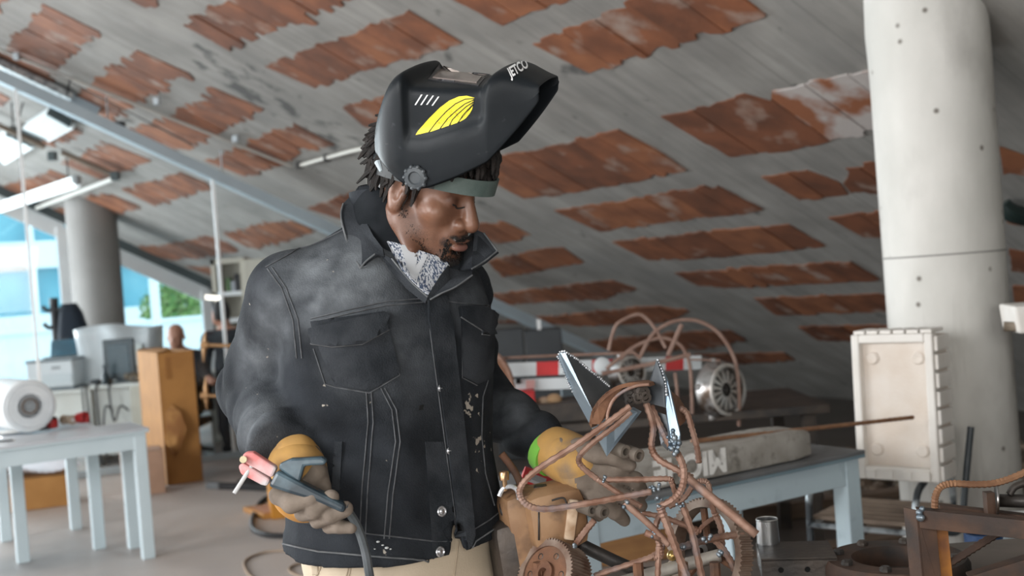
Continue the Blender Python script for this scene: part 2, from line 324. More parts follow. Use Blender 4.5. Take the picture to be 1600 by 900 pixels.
# ---- clay blocks left bare between the concrete ribs
PATCH = [
 [(69,7),(155,49),(133,66),(110,90),(92,108),(68,127),(0,97),(0,85),(18,70),(22,56),(52,30)],
 [(214,78),(295,114),(245,147),(215,163),(170,188),(149,188),(113,148),(135,138),(155,120),(190,97)],
 [(336,138),(412,170),(358,200),(314,221),(268,237),(198,208),(240,190),(256,180),(300,160),(325,145)],
 [(458,192),(523,226),(466,240),(446,258),(380,274),(320,250),(352,240),(384,230),(396,218)],
 [(170,223),(236,250),(190,268),(158,280),(94,254),(120,245),(144,234)],
 [(280,268),(320,284),(330,292),(280,308),(240,320),(192,296),(224,286),(262,276)],
 [(172,302),(222,323),(180,334),(144,346),(86,336),(76,328),(110,322),(136,308)],
 [(80,265),(112,278),(34,310),(-20,306),(-20,297),(50,279)],
 [(118,198),(132,203),(100,220),(78,226),(50,223),(90,208)], [(-20,140),(0,144),(18,154),(0,164),(-20,165)],
 [(455,345),(495,360),(435,380),(390,388),(348,365),(402,352)],
 [(322,368),(355,378),(372,390),(315,402),(260,405),(212,386),(248,384),(295,375)], [(290,416),(350,420),(348,436)],
 [(286,37),(362,79),(420,52),(470,34),(546,0),(560,-8),(370,-10),(356,0),(312,22)],
 [(413,103),(494,138),(553,115),(604,100),(666,81),(723,66),(638,15),(579,36),(562,47),(519,64)],
 [(536,168),(604,150),(640,165),(600,200),(568,196)], [(708,-2),(786,39),(830,16),(888,0),(900,-6),(700,-8)],
 [(832,67),(922,112),(1018,82),(1060,67),(1110,50),(1160,35),(1197,22),(1170,0),(1150,-10),(1010,-8),(980,12),(940,27),(906,40)],
 [(1032,181),(1107,167),(1172,148),(1205,158),(1207,141),(1290,124),(1400,98),(1400,195),(1299,218),(1231,236),(1139,243)],
 [(740,262),(785,243),(850,230),(915,216),(965,201),(1030,235),(1073,265),(1000,282),(913,296),(819,309),(783,290)],
 [(866,328),(980,312),(1040,302),(1120,289),(1193,326),(1140,336),(1040,347),(936,360)],
 [(1188,275),(1260,265),(1313,285),(1326,303),(1251,312)], [(1322,262),(1400,247),(1400,300),(1330,300),(1318,285)],
 [(1294,339),(1400,327),(1400,372),(1350,369)],
 [(956,378),(1040,368),(1150,357),(1233,350),(1290,383),(1200,394),(1100,402),(1010,405)],
 [(1054,426),(1180,417),(1329,407),(1375,435),(1300,441),(1156,448),(1092,446)],
 [(1179,465),(1390,458),(1390,487),(1213,491)], [(1248,510),(1390,507),(1390,530),(1280,531)],
 [(747,349),(792,348),(830,367),(785,380),(745,375)], [(762,407),(852,387),(880,386),(913,409),(866,418),(785,432)],
 [(769,459),(942,439),(956,437),(994,450),(942,466),(783,475)], [(778,503),(837,495),(1028,477),(1077,486),(1032,504),(911,508)],
 [(900,535),(1000,525),(1060,518),(1140,515),(1165,530),(1100,545),(960,552)], [(1083,553),(1225,550),(1242,562),(1155,568)],
 [(1562,228),(1640,258),(1640,285),(1568,272)], [(1570,318),(1640,335),(1640,360),(1573,346)], [(1577,388),(1640,397),(1640,430),(1580,422)], [(1583,445),(1640,452),(1640,486),(1586,480)],
 [(-15,-5),(14,-4),(14,1),(0,12),(-15,14)], [(200,-8),(250,-8),(245,0),(225,10),(205,0)],
 [(480,325),(545,302),(600,290),(600,330),(540,345)], [(300,445),(420,425),(420,450),(330,462)],
]
def clip_poly(poly, x0, x1, y0, y1):
    def cut(ps, ax, val, keep_gt):
        out = []
        for i in range(len(ps)):
            a = ps[i - 1]; b = ps[i]
            ia = (a[ax] >= val) == keep_gt or a[ax] == val; ib = (b[ax] >= val) == keep_gt or b[ax] == val
            if ia != ib:
                t = (val - a[ax]) / (b[ax] - a[ax]); out.append((a[0] + (b[0] - a[0]) * t, a[1] + (b[1] - a[1]) * t))
            if ib: out.append(b)
        return out
    for ax, val, k in ((0, x0, True), (0, x1, False), (1, y0, True), (1, y1, False)):
        poly = cut(poly, ax, val, k)
        if len(poly) < 3: return []
    return poly
def parea(p): return 0.5 * abs(sum(p[i - 1][0] * p[i][1] - p[i][0] * p[i - 1][1] for i in range(len(p))))
bricks = []
for pi, poly in enumerate(PATCH):
    ab = []
    for (x, y) in poly:
        q = onceil(x, y); ab.append((q.dot(DA), q.dot(DB)))
    # ragged mortar edge
    jag = []
    for i in range(len(ab)):
        a = Vector(ab[i]); b = Vector(ab[(i + 1) % len(ab)]); L = (b - a).length; n = max(1, int(L / 0.07)); nrm = Vector((-(b - a).y, (b - a).x)).normalized()
        alongA = abs((b - a).normalized().x) > 0.75
        sg = 0.004 if alongA else (0.024 if sum(x for x, y in poly) / len(poly) < 500 else 0.011)
        for k in range(n):
            h = random.gauss(0, sg) if k else 0
            for t in ((k, k + .72) if k else (0,)):
                q = a.lerp(b, t / n) + nrm * (h + random.gauss(0, sg * .15) if k else 0); jag.append((q.x, q.y))
    a0 = min(q[0] for q in jag); a1 = max(q[0] for q in jag); b0 = min(q[1] for q in jag); b1 = max(q[1] for q in jag)
    SA, SB, G = 0.62, 0.27, 0.004
    nb = max(1, round((b1 - b0) / SB)); SB = (b1 - b0) / nb; na = max(1, round((a1 - a0) / SA)); SA = (a1 - a0) / na
    for i in range(na):
        for j in range(nb):
            c = clip_poly(jag, a0 + i * SA + G, a0 + (i + 1) * SA - G, b0 + j * SB + G, b0 + (j + 1) * SB - G)
            if len(c) >= 3 and parea(c) > 0.004:
                ctr = (sum(q[0] for q in c) / len(c), sum(q[1] for q in c) / len(c))
                pxx, pyy, dd = PX(AB(ctr[0], ctr[1], SL * (A0 - ctr[0]) + 0.0))
                bricks.append((parea(c) / dd ** 2, c, pi, pxx))
bricks.sort(key=lambda t: -t[0])
rest = MB()
for k, (ar, c, pi, pxx) in enumerate(bricks):
    m = MB() if k < 296 else rest
    lift = random.uniform(0.004, 0.012)
    m.prism([AB(a, b, SL * (A0 - a)) - CN * lift for a, b in c], CN * (lift + 0.004))
    if k < 296:
        limed = pi == 18 and pxx > 1215
        m.obj('brick', clay[3] if limed else clay[random.randrange(3)], ceiling, norm=True)
if rest.v: tag(rest.obj('brick_remainder', clay[1], ceiling), kind='stuff')
# rib arrises: narrow pale strips of cement squeezed between blocks
lime = mat('lime_smear', (0.62, 0.60, 0.56), None, rough=0.9)

# ---- the big round column on the right
def ccyl(mb, c, r, z0, n=48, neck=True):
    vs = []; zs = [z0, z0 + 0.01]
    rings = 14
    for i in range(rings + 1):
        for k in range(n):
            a = 2 * math.pi * k / n; x = c[0] + r * math.cos(a); y = c[1] + r * math.sin(a); zt = ceil_z((x, y)) + 0.02
            f = i / rings; rr = r
            if neck and f > 0.90: rr = r * (1 + 0.035 * math.sin((f - 0.90) / 0.10 * math.pi) * (0.6 + 0.4 * math.sin(3 * a)))
            vs.append((c[0] + rr * math.cos(a), c[1] + rr * math.sin(a), z0 + (zt - z0) * f))
    fs = [(i * n + k, i * n + (k + 1) % n, (i + 1) * n + (k + 1) % n, (i + 1) * n + k) for i in range(rings) for k in range(n)]
    fs += [tuple(range(n))[::-1], tuple(rings * n + k for k in range(n))]
    mb.add(vs, fs)
cc1 = W(1474, 400, 4.70); CR = 0.5 * 181 / FPX * 4.70
mbc = MB(); ccyl(mbc, cc1, CR, 0.0); column = struct(mbc.obj('column', col_m, smooth=True))
jz = W(1480, 398, 4.4).z
mbj = MB(); mbj.lathe((cc1.x, cc1.y, jz), (0, 0, 1), [(CR + 0.0008, -0.004), (CR + 0.0016, 0), (CR + 0.0008, 0.004)], 48)
struct(mbj.obj('form_joint', mat('joint_stain', (0.30, 0.29, 0.275), None, rough=0.9), column, smooth=True))
# second column by the glazed wall
c2 = W(150, 430, 15.0)
mb2 = MB(); ccyl(mb2, c2, 0.5 * 76 / FPX * 15.0, 0.0, 32, False); struct(mb2.obj('column_far', col_old, smooth=True))

# ---- glazed wall on the far left
def fac(a, z, o=0.0): return AB(a, BF + o, z)
def wall_bar(mb, a0, z0, a1, z1, w_, t=0.08, o=0.0):   # bar in the plane of the glazed wall
    p0 = fac(a0, z0, o); p1 = fac(a1, z1, o); d = (p1 - p0); dn = d.normalized(); side = dn.cross(DB).normalized()
    mb.obox(p0 - side * w_ / 2 - DB * t / 2, d, side * w_, DB * t)
def top_z(a, drop=0.0): return SL * (A0 - a) - drop
wl = MB(); wall_bar(wl, -5.5, top_z(-5.5, .06), A0 - 0.05, top_z(A0 - 0.05, .06) , 0.14, 0.14, -0.02)
struct(wl.obj('wall_left', dark_fr))
aw = [on_b(x, 470, BF).dot(DA) for x in (-420, 104, 186, 322)]
for n_, (a0, a1) in enumerate(((aw[0], aw[1]), (aw[2], aw[3]))):
    wn = bpy.data.objects.new('window_%d' % (n_ + 1), None); S.collection.objects.link(wn); wn.location = fac((a0 + a1) / 2, 0); struct(wn)
    fr = MB(); wall_bar(fr, a0, 0.0, a0, top_z(a0, .2), 0.1); wall_bar(fr, a1, 0.0, a1, top_z(a1, .2), 0.14, 0.1)
    wall_bar(fr, a0, 0.06, a1, 0.06, 0.12)
    fr.obj('frame', white_p, wn)
    bl = MB(); wall_bar(bl, a0, top_z(a0, .26), a1, top_z(a1, .26), 0.22, 0.06); bl.obj('head_panel', white_p, wn)
    if n_ == 0:
        for ax in (on_b(-160, 470, BF).dot(DA), on_b(-20, 470, BF).dot(DA)):
            tr = MB(); wall_bar(tr, ax, 0.05, ax, top_z(ax, .3), 0.07); tr.obj('mullion', white_p, wn)
        tr = MB(); zt = on_b(20, 420, BF).z; wall_bar(tr, a0, zt, on_b(44, 440, BF).dot(DA), zt, 0.08); tr.obj('transom', white_p, wn)
    g = MB(); g.prism([fac(a0, 0.02), fac(a1, 0.02), fac(a1, top_z(a1, .2)), fac(a0, top_z(a0, .2))], DB * 0.012); g.obj('pane', glass_out, wn)
# low solid upstand to the right of the glazed wall, then plain wall
wr = MB(); wr.prism([fac(aw[3] + 0.05, 0, .05), fac(A0, 0, .05), fac(aw[3] + 0.05, top_z(aw[3] + 0.05, .0), .05)], DB * 0.15)
struct(wr.obj('wall_back', mat('plaster_wall', (0.5, 0.49, 0.46), (0.45, 0.44, 0.41), 1, 0.8)))

wq = MB(); wq.prism([AB(-5.4, -4.2, 0), AB(A0, -4.2, 0), AB(A0, -4.2, 0.02), AB(-5.4, -4.2, SL * (A0 + 5.4))], -DB * 0.2)
struct(wq.obj('wall_right', bpy.data.materials['plaster_wall']))
wq = MB(); wq.prism([AB(-5.4, -4.4, 0), AB(-5.4, 10.0, 0), AB(-5.4, 10.0, SL * (A0 + 5.4)), AB(-5.4, -4.4, SL * (A0 + 5.4))], -DA * 0.2)
struct(wq.obj('wall_rear', bpy.data.materials['plaster_wall']))
# ---- glass partition under its sloping rail
def on_drop(px, py, drop):                 # point seen at this pixel, hanging this far below the soffit
    v = ray(px, py); t = (SL * A0 - drop - EYE.z) / (v.z + SL * v.dot(DA)); return EYE + v * t
r0 = on_drop(-60, 82, .21); r1 = on_drop(956, 552, .21)
def rail(t): return r0.lerp(r1, t)
rl = MB(); dz = -CN * 0.06
dr = (r1 - r0).normalized(); sd = dr.cross(CN).normalized()
rl.obox(r0 - sd * 0.055 - CN * 0.10, r1 - r0, sd * 0.11, CN * 0.095)
rail_o = struct(rl.obj('trim_1', tube_m))
for k in range(3):
    q = r0.lerp(r1, .03 + k * .16) - CN * .02; MB().tube([q, Vector((q.x, q.y, ceil_z(q)))], .007, 6).obj('hanger_rod', galv, rail_o)
pj = []
def rail_at(px):
    lo, hi = 0.0, 1.0
    for _ in range(40):
        m_ = (lo + hi) / 2
        if PX(rail(m_))[0] < px: lo = m_
        else: hi = m_
    return lo
ts = [rail_at(x) for x in (-50, 27, 334)] + [0.62]
part = bpy.data.objects.new('partition_wall', None); S.collection.objects.link(part); part.location = Vector((rail(0.2).x, rail(0.2).y, 0)); struct(part)
for i in range(len(ts) - 1):
    q0 = rail(ts[i]) - CN * 0.05; q1 = rail(ts[i + 1]) - CN * 0.05
    MB().prism([Vector((q0.x, q0.y, 0.0)), Vector((q1.x, q1.y, 0.0)), q1, q0], sd * 0.008).obj('pane', glass_in, part)
joint_m = mat('silicone_joint', (0.85, 0.88, 0.89), None, rough=0.35, spec=0.6)
for t_ in ts[1:3]:
    q = rail(t_) - CN * 0.05; b_ = Vector((q.x, q.y, 0)); MB().obox(b_ - dr * 0.012 - sd * 0.012, Vector((dr.x, dr.y, 0)).normalized() * 0.026, sd * 0.03, Vector((0, 0, q.z))).obj('joint', joint_m, part)
MB().obox(Vector((rail(ts[0]).x, rail(ts[0]).y, 0.0)) - sd * 0.03, (Vector((rail(.62).x, rail(.62).y, 0)) - Vector((rail(ts[0]).x, rail(ts[0]).y, 0))), sd * 0.06, Vector((0, 0, 0.06))).obj('sill', tube_m, part)

# ---- services hung from the soffit
cd = thing('conduit', 'grey steel conduit running down the soffit with clamps', 'pipe', onceil(200, 200))
def pipe(mb, px0, px1, r=0.014, drop=0.05):
    mb.tube([on_drop(*px0, drop), on_drop(*px1, drop)], r, 8)
m_ = MB(); pipe(m_, (-30, 66), (456, 260)); m_.obj('tube', mat('grey_conduit', (0.34, 0.33, 0.30), (0.28, 0.27, 0.25), 4, 0.5), cd, smooth=True)
for q in ((26, 88), (245, 158), (368, 217)):
    p_ = on_drop(*q, 0.055); MB().box(p_, (0.05, 0.05, 0.06), bev=0.008).obj('clamp', galv, cd)
cd = thing('conduit', 'thin dark cable clipped along the soffit beside the conduit', 'cable', onceil(200, 190))
m_ = MB(); pipe(m_, (55, 100), (300, 226), 0.007, 0.05); m_.obj('cable', mat('grey_cable', (0.10, 0.10, 0.10), None, rough=0.6), cd, smooth=True)
m_ = MB(); m_.box(on_drop(188, 194, .06), (.08, .08, .05), bev=.01); m_.obj('junction_box', dark_m, cd)
cd = thing('conduit', 'cream plastic conduit on the soffit left of the helmet, bending down', 'pipe', onceil(560, 240))
m_ = MB(); m_.tube(smooth_path([on_drop(470, 258, .06), on_drop(512, 246, .06), on_drop(572, 232, .06), on_drop(576, 250, .06), W(578, 300, on_drop(576, 250, .06).y)], 5), 0.016, 8); m_.obj('tube', pvc, cd, smooth=True)
for q in ((468, 258), (511, 247)): MB().box(on_drop(*q, 0.06), (0.06, 0.05, 0.06), bev=0.01).obj('clamp', dark_m, cd)
cd = thing('conduit', 'cream plastic conduit on the soffit behind the hanging strip light', 'pipe', onceil(100, 300))
m_ = MB(); m_.tube([on_drop(42, 331, .09), on_drop(180, 278, .09)], 0.028, 8); m_.obj('tube', mat('pale_conduit', (0.72, 0.71, 0.66), None, rough=.5), cd, smooth=True)
m_ = MB(); m_.tube([on_drop(96, 238, .10), on_drop(184, 276, .10)], 0.03, 8); m_.obj('feed_pipe', mat('brown_pipe', (0.20, 0.15, 0.11), (0.13, 0.1, 0.08), 3, .5), cd, smooth=True)
for q in ((82, 244), (180, 275)): MB().box(on_drop(*q, 0.11), (0.09, 0.09, 0.1), bev=0.01).obj('clamp', dark_fr, cd)
cd = thing('conduit', 'brown pipe with green brackets between the slatted ceiling lights', 'pipe', onceil(40, 210))
m_ = MB(); m_.tube([on_drop(-25, 185, .12), on_drop(70, 230, .12)], 0.03, 8); m_.obj('tube', bpy.data.materials['brown_pipe'], cd, smooth=True)
for q in ((20, 208), (54, 224)): MB().box(on_drop(*q, 0.11), (0.12, 0.07, 0.08), bev=0.01).obj('clamp', dark_fr, cd)
tray = thing('cable_tray', 'perforated galvanised cable tray along the sloping rail', 'cable tray', onceil(70, 130))
def quad_drop(pp, drop): return [on_drop(x, y, drop) for x, y in pp]
tq = quad_drop(((-40, 82), (150, 172), (110, 160), (-40, 95)), .08)
m_ = MB(); a_ = on_drop(-45, 82, .1); b_ = on_drop(112, 155, .1); wv = DB * 0.22
m_.obox(a_, b_ - a_, wv, CN * 0.006); m_.obox(a_, b_ - a_, CN * 0.06, wv.normalized() * 0.006); m_.obox(a_ + wv, b_ - a_, CN * 0.06, wv.normalized() * 0.006)
m_.obj('channel', mat('perforated_steel', (0.55, 0.56, 0.56), (0.30, 0.31, 0.32), 26, 0.35, 0.6, lo=.45, hi=.55), tray)
m_ = MB(); a_ = on_drop(90, 150, .1); b_ = on_drop(152, 180, .1); m_.obox(a_, b_ - a_, DB * 0.25, CN * 0.08); m_.obj('cover_plate', tube_m, tray)
for q0, q1 in (((110, 120), (105, 148)),):
    p0 = onceil(*q0); p1 = W(q1[0], q1[1], PX(p0)[2]); MB().tube([p0, p1], 0.009, 6).obj('hanger_rod', dark_m, tray)
# slatted ceiling lights
lamp_m = mat('lit_tube', (0.9, 0.95, 0.95), None, rough=.4, emit=(0.92, 0.98, 1.0, 0.55))
slat_m = mat('white_louvre', (0.78, 0.82, 0.82), None, rough=.35)
def louvre(lbl, quad, drop):
    c = [on_drop(x, y, drop) for x, y in quad]
    o_ = thing('ceiling_light', lbl, 'ceiling light', sum(c, Vector()) / 4, 'slatted ceiling lights')
    n = 7
    for i in range(n + 1):
        t = i / n; p0 = c[0].lerp(c[3], t); p1 = c[1].lerp(c[2], t); MB().obox(p0, p1 - p0, (c[3] - c[0]).normalized() * 0.045, CN * 0.05).obj('slat', slat_m, o_)
    m = MB()
    for a, b in ((0, 3), (1, 2)): m.obox(c[a] - CN * .01, c[b] - c[a], (c[1] - c[0]).normalized() * 0.05, CN * 0.09)
    m.obj('frame', dark_fr, o_)
    MB().obox(c[0] + CN * .07, c[1] - c[0], c[3] - c[0], CN * 0.02).obj('back_plate', mat('light_back', (0.5, 0.52, 0.52), None), o_)
    return o_
l1 = louvre('slatted ceiling light hanging nearest the cable tray end', ((34, 203), (72, 178), (108, 198), (70, 219)), .12)
l2 = louvre('slatted ceiling light hanging at the top of the glass joint', ((-40, 236), (8, 210), (47, 228), (2, 255)), .12)
for l, q0, q1 in ((l1, (36, 160), (26, 196)), (l2, (18, 160), (20, 200))):
    p0 = onceil(*q0); MB().tube([p0, W(q1[0], q1[1], PX(p0)[2])], 0.008, 6).obj('hanger_rod', dark_m, l)
# pendant strip light
sl0 = on_drop(-30, 336, .55); sl1 = on_drop(121, 286, .35); sl0.z = sl0.z
st = thing('strip_light', 'white strip light hung on rods in front of the tall window', 'strip light', (sl0 + sl1) / 2)
dd = (sl1 - sl0); sdn = dd.cross(Vector((0, 0, 1))).normalized()
MB().obox(sl0 - sdn * 0.06, dd, sdn * 0.12, Vector((0, 0, 0.07))).obj('housing', slat_m, st)
MB().tube([sl0 + Vector((0, 0, -.02)), sl1 + Vector((0, 0, -.02))], 0.035, 8).obj('lamp_tube', lamp_m, st, smooth=True)
MB().box(sl1 + Vector((0, 0, .03)), (.05, .1, .1), bev=.01).obj('end_cap', mat('grey_cap', (.3, .32, .33), None), st)
for t_ in (0.93, 0.50):
    b_ = sl0.lerp(sl1, t_) + Vector((0, 0, .07)); MB().tube([b_, Vector((b_.x, b_.y, ceil_z(b_)))], 0.008, 6).obj('hanger_rod', dark_m, st)
# dark fitting on the soffit right of the column
m_ = MB(); m_.tube(smooth_path([onceil(1570, 305) - CN * .06, onceil(1588, 312) - CN * .08, onceil(1625, 330) - CN * .05], 5), [.05] * 11, 8)
tag(m_.obj('ceiling_pipe', mat('dark_green_pipe', (0.02, 0.035, 0.033), None, rough=.4), smooth=True), 'dark pipe on the soffit right of the big column', 'pipe')

# ---- outside, seen through the glazed wall
def ext(mb, a0, a1, b, z0, z1, t=0.5): mb.obox(AB(a0, b, z0), DA * (a1 - a0), DB * t, Vector((0, 0, z1 - z0)))
bw = mat('white_cladding', (0.80, 0.82, 0.82), (0.74, 0.77, 0.78), .2, .7); bg = mat('teal_glazing', (0.10, 0.32, 0.40), (0.20, 0.45, 0.52), .25, .15, lo=.4, hi=.6)
bd = thing('office_building', 'white and teal office building across the street', 'building', AB(5, 52, 0))
m_ = MB(); ext(m_, -30, 40, 52, -.15, 16, 6); m_.obj('wall', bg, bd)
for k, z in enumerate((0.2, 3.3, 6.6, 9.9, 13.2)):
    m_ = MB(); ext(m_, -30, 40, 51.6, z, z + 1.15, .5); m_.obj('spandrel_band', bw, bd)
for k in range(20):
    m_ = MB(); ext(m_, -26 + k * 3.1, -25.75 + k * 3.1, 51.7, 0, 15, .3); m_.obj('mullion', bw, bd)
wm = thing('garden_wall', 'low white wall outside the glazed wall', 'wall', AB(4, 30, -.15))
m_ = MB(); ext(m_, -20, 24, 30, -.15, 0.95, .3); m_.obj('wall_body', bw, wm); m_ = MB(); ext(m_, -20, 24, 29.9, .95, 1.03, .5); m_.obj('coping', bw, wm)
pole = thing('street_pole', 'slim white pole outside near the tree', 'pole', onz(243, 505, -.15) if False else AB(on_b(243, 480, 27).dot(DA), 27, -.15))
m_ = MB(); m_.tube([AB(on_b(243, 480, 27).dot(DA), 27, -.15), AB(on_b(243, 480, 27).dot(DA), 27, 2.2)], 0.11, 10); m_.obj('shaft', bw, pole, smooth=True)
m_ = MB(); m_.lathe(AB(on_b(243, 480, 27).dot(DA), 27, -.15), (0, 0, 1), [(.2, 0), (.2, .05), (.12, .08)], 12); m_.obj('foot_plate', bw, pole)
tp = on_b(277, 495, 34); tree = thing('tree', 'leafy green tree outside the far window', 'tree', Vector((tp.x, tp.y, -.15)))
m_ = MB(); m_.tube(smooth_path([Vector((tp.x, tp.y, -.15)), Vector((tp.x + .1, tp.y, .6)), Vector((tp.x - .05, tp.y, 1.6))], 4), 0.14, 8); m_.obj('trunk', mat('bark', (.1, .07, .05), None), tree, smooth=True)
leaf = [mat('leaf_green_%d' % i, c, None, rough=.6) for i, c in enumerate(((.10, .22, .05), (.20, .32, .08), (.34, .42, .16)))]
m_ = MB()
for i in range(1500):
    th_ = random.uniform(0, 6.28); ph = math.acos(random.uniform(-1, 1)); rr = 1.0 * random.random() ** .4
    c = Vector((tp.x + rr * 1.05 * math.sin(ph) * math.cos(th_), tp.y + rr * 1.0 * math.sin(ph) * math.sin(th_), 1.25 + rr * .95 * math.cos(ph)))
    n_ = Vector((random.gauss(0, 1), random.gauss(0, 1), random.gauss(0, 1))).normalized(); u_ = n_.orthogonal().normalized() * .10; v_ = n_.cross(u_).normalized() * .07
    m_.cur = random.randrange(3); m_.add([c - u_, c + v_, c + u_ + n_ * .02, c - v_], [(0, 1, 2, 3)])
tag(m_.obj('foliage', leaf, tree, norm=False), kind='stuff')
# ================================================================ IMPLICIT-SURFACE SCULPTING (union of rounded limbs, meshed by surface nets)
def npv(v): return np.array(v, dtype=np.float64)
def s_ell(P, c, r, R=None):
    q = P - npv(c)
    if R is not None: q = q @ npv(R)            # columns of R are the local axes
    r = npv(r); k0 = np.linalg.norm(q / r, axis=1); k1 = np.linalg.norm(q / (r * r), axis=1)
    return k0 * (k0 - 1.0) / np.maximum(k1, 1e-9)
def s_cone(P, a, b, ra, rb, ret=False):
    a = npv(a); b = npv(b); ab = b - a; t = np.clip(((P - a) @ ab) / (ab @ ab), 0, 1)
    d = np.linalg.norm(P - a - t[:, None] * ab, axis=1) - (ra + (rb - ra) * t)
    return (d, t) if ret else d
def s_chain(P, pts, rs, k=0.0):
    d = None
    for i in range(len(pts) - 1):
        e = s_cone(P, pts[i], pts[i + 1], rs[i], rs[i + 1]); d = e if d is None else smin(d, e, k)
    return d
def smin(a, b, k):
    if k <= 0: return np.minimum(a, b)
    h = np.clip(0.5 + 0.5 * (b - a) / k, 0, 1); return b + (a - b) * h - k * h * (1 - h)
def smax(a, b, k): return -smin(-a, -b, k)
def ripple(P, amp, freq, seed, n=7):           # soft band-limited waviness
    g = np.random.default_rng(seed); out = np.zeros(len(P))
    for _ in range(n):
        d = g.normal(size=3); d /= np.linalg.norm(d); out += np.sin(P @ d * freq * g.uniform(.6, 1.5) + g.uniform(0, 6.3))
    return out * amp / math.sqrt(n)
def sculpt(f, lo, hi, h, cut=1.9):
    lo = npv(lo); hi = npv(hi); st = 4; n = (np.ceil((hi - lo) / h / st).astype(int)) * st + 1
    ax = [lo[i] + h * np.arange(n[i]) for i in range(3)]
    cx = [a[::st] for a in ax]; G = np.stack(np.meshgrid(*cx, indexing='ij'), -1).reshape(-1, 3)
    c = f(G).reshape([len(a) for a in cx])
    F = np.repeat(np.repeat(np.repeat(c, st, 0), st, 1), st, 2)[:n[0], :n[1], :n[2]].copy()
    near = np.abs(c) < st * h * cut
    N = np.repeat(np.repeat(np.repeat(near, st, 0), st, 1), st, 2)
    N = N[:n[0], :n[1], :n[2]]
    M = N.copy()
    for a in range(3): M |= np.roll(N, -st // 2, a) | np.roll(N, st // 2, a)
    idx = np.argwhere(M); P = np.stack([ax[i][idx[:, i]] for i in range(3)], 1)
    F[M] = np.concatenate([f(P[i:i + 400000]) for i in range(0, len(P), 400000)])
    sg = F < 0
    s0 = sg[:-1, :-1, :-1].astype(np.int8); cnt = np.zeros(s0.shape, np.int8)
    for dx in (0, 1):
        for dy in (0, 1):
            for dz in (0, 1): cnt += sg[dx:n[0] - 1 + dx, dy:n[1] - 1 + dy, dz:n[2] - 1 + dz]
    cell = (cnt > 0) & (cnt < 8); ci = np.argwhere(cell); vid = -np.ones(cell.shape, np.int64); vid[cell] = np.arange(len(ci))
    acc = np.zeros((len(ci), 3)); wn = np.zeros(len(ci))
    cor = [(0, 0, 0), (1, 0, 0), (0, 1, 0), (1, 1, 0), (0, 0, 1), (1, 0, 1), (0, 1, 1), (1, 1, 1)]
    for a in range(8):
        for b in range(a + 1, 8):
            if sum(abs(cor[a][i] - cor[b][i]) for i in range(3)) != 1: continue
            fa = F[ci[:, 0] + cor[a][0], ci[:, 1] + cor[a][1], ci[:, 2] + cor[a][2]]; fb = F[ci[:, 0] + cor[b][0], ci[:, 1] + cor[b][1], ci[:, 2] + cor[b][2]]
            m = (fa < 0) != (fb < 0); t = np.where(m, fa / np.where(m, fa - fb, 1), 0)[:, None]
            p = npv(cor[a]) + (npv(cor[b]) - npv(cor[a])) * t; acc[m] += p[m]; wn[m] += 1
    V = lo + h * (ci + acc / wn[:, None])
    faces = []
    for d in range(3):
        u, v = (d + 1) % 3, (d + 2) % 3
        sl0 = [slice(None)] * 3; sl1 = [slice(None)] * 3; sl0[d] = slice(0, -1); sl1[d] = slice(1, None)
        e = sg[tuple(sl0)] != sg[tuple(sl1)]; ei = np.argwhere(e)
        ei = ei[(ei[:, u] > 0) & (ei[:, v] > 0) & (ei[:, u] < n[u] - 1) & (ei[:, v] < n[v] - 1)]
        if not len(ei): continue
        def at(du, dv):
            q = ei.copy(); q[:, u] += du; q[:, v] += dv; return vid[q[:, 0], q[:, 1], q[:, 2]]
        q = np.stack([at(-1, -1), at(0, -1), at(0, 0), at(-1, 0)], 1)
        flip = ~sg[ei[:, 0], ei[:, 1], ei[:, 2]]; q[flip] = q[flip][:, ::-1]; faces.append(q)
    return V, np.concatenate(faces)
def mesh_np(name, V, Fq, m, parent=None, slot=None, relax=0):
    base = npv(root_of(parent).location) if parent is not None else np.zeros(3)
    me = bpy.data.meshes.new(name); V = V.copy()
    for _ in range(relax):
        A = np.zeros_like(V); c = np.zeros(len(V))
        for i in range(4):
            a = Fq[:, i]; b = Fq[:, (i + 1) % 4]
            np.add.at(A, a, V[b]); np.add.at(c, a, 1); np.add.at(A, b, V[a]); np.add.at(c, b, 1)
        V = 0.5 * V + 0.5 * A / np.maximum(c, 1)[:, None]
    me.from_pydata((V - base).tolist(), [], Fq.tolist())
    for x in (m if isinstance(m, (list, tuple)) else [m]): me.materials.append(x)
    if slot is not None: me.polygons.foreach_set('material_index', slot.astype(np.int32))
    me.polygons.foreach_set('use_smooth', np.ones(len(Fq), bool)); me.update()
    o = bpy.data.objects.new(name, me); S.collection.objects.link(o)
    if parent is not None: o.parent = parent
    return o, V
def vattr(o, name, val):
    a = o.data.attributes.new(name, 'FLOAT', 'POINT'); a.data.foreach_set('value', np.clip(val, 0, 1).astype(np.float32))
def bvh_np(V, Fq): return BVHTree.FromPolygons([Vector(v) for v in V], [tuple(int(i) for i in f) for f in Fq])
def hit(bvh, px, py, off=0.0):
    loc, nrm, i, d = bvh.ray_cast(EYE, ray(px, py).normalized())
    if loc is None:
        q = EYE + ray(px, py) * 2.1; loc, nrm, i, d = bvh.find_nearest(q)
    if nrm.dot(ray(px, py)) > 0: nrm = -nrm
    return loc + nrm * off, nrm
def dense(poly, L, closed=True):
    out = []; n = len(poly)
    for i in range(n if closed else n - 1):
        a = poly[i]; b = poly[(i + 1) % n]; k = max(1, int(math.hypot(b[0] - a[0], b[1] - a[1]) / L))
        for j in range(k): out.append((a[0] + (b[0] - a[0]) * j / k, a[1] + (b[1] - a[1]) * j / k))
    if not closed: out.append(poly[-1])
    return out
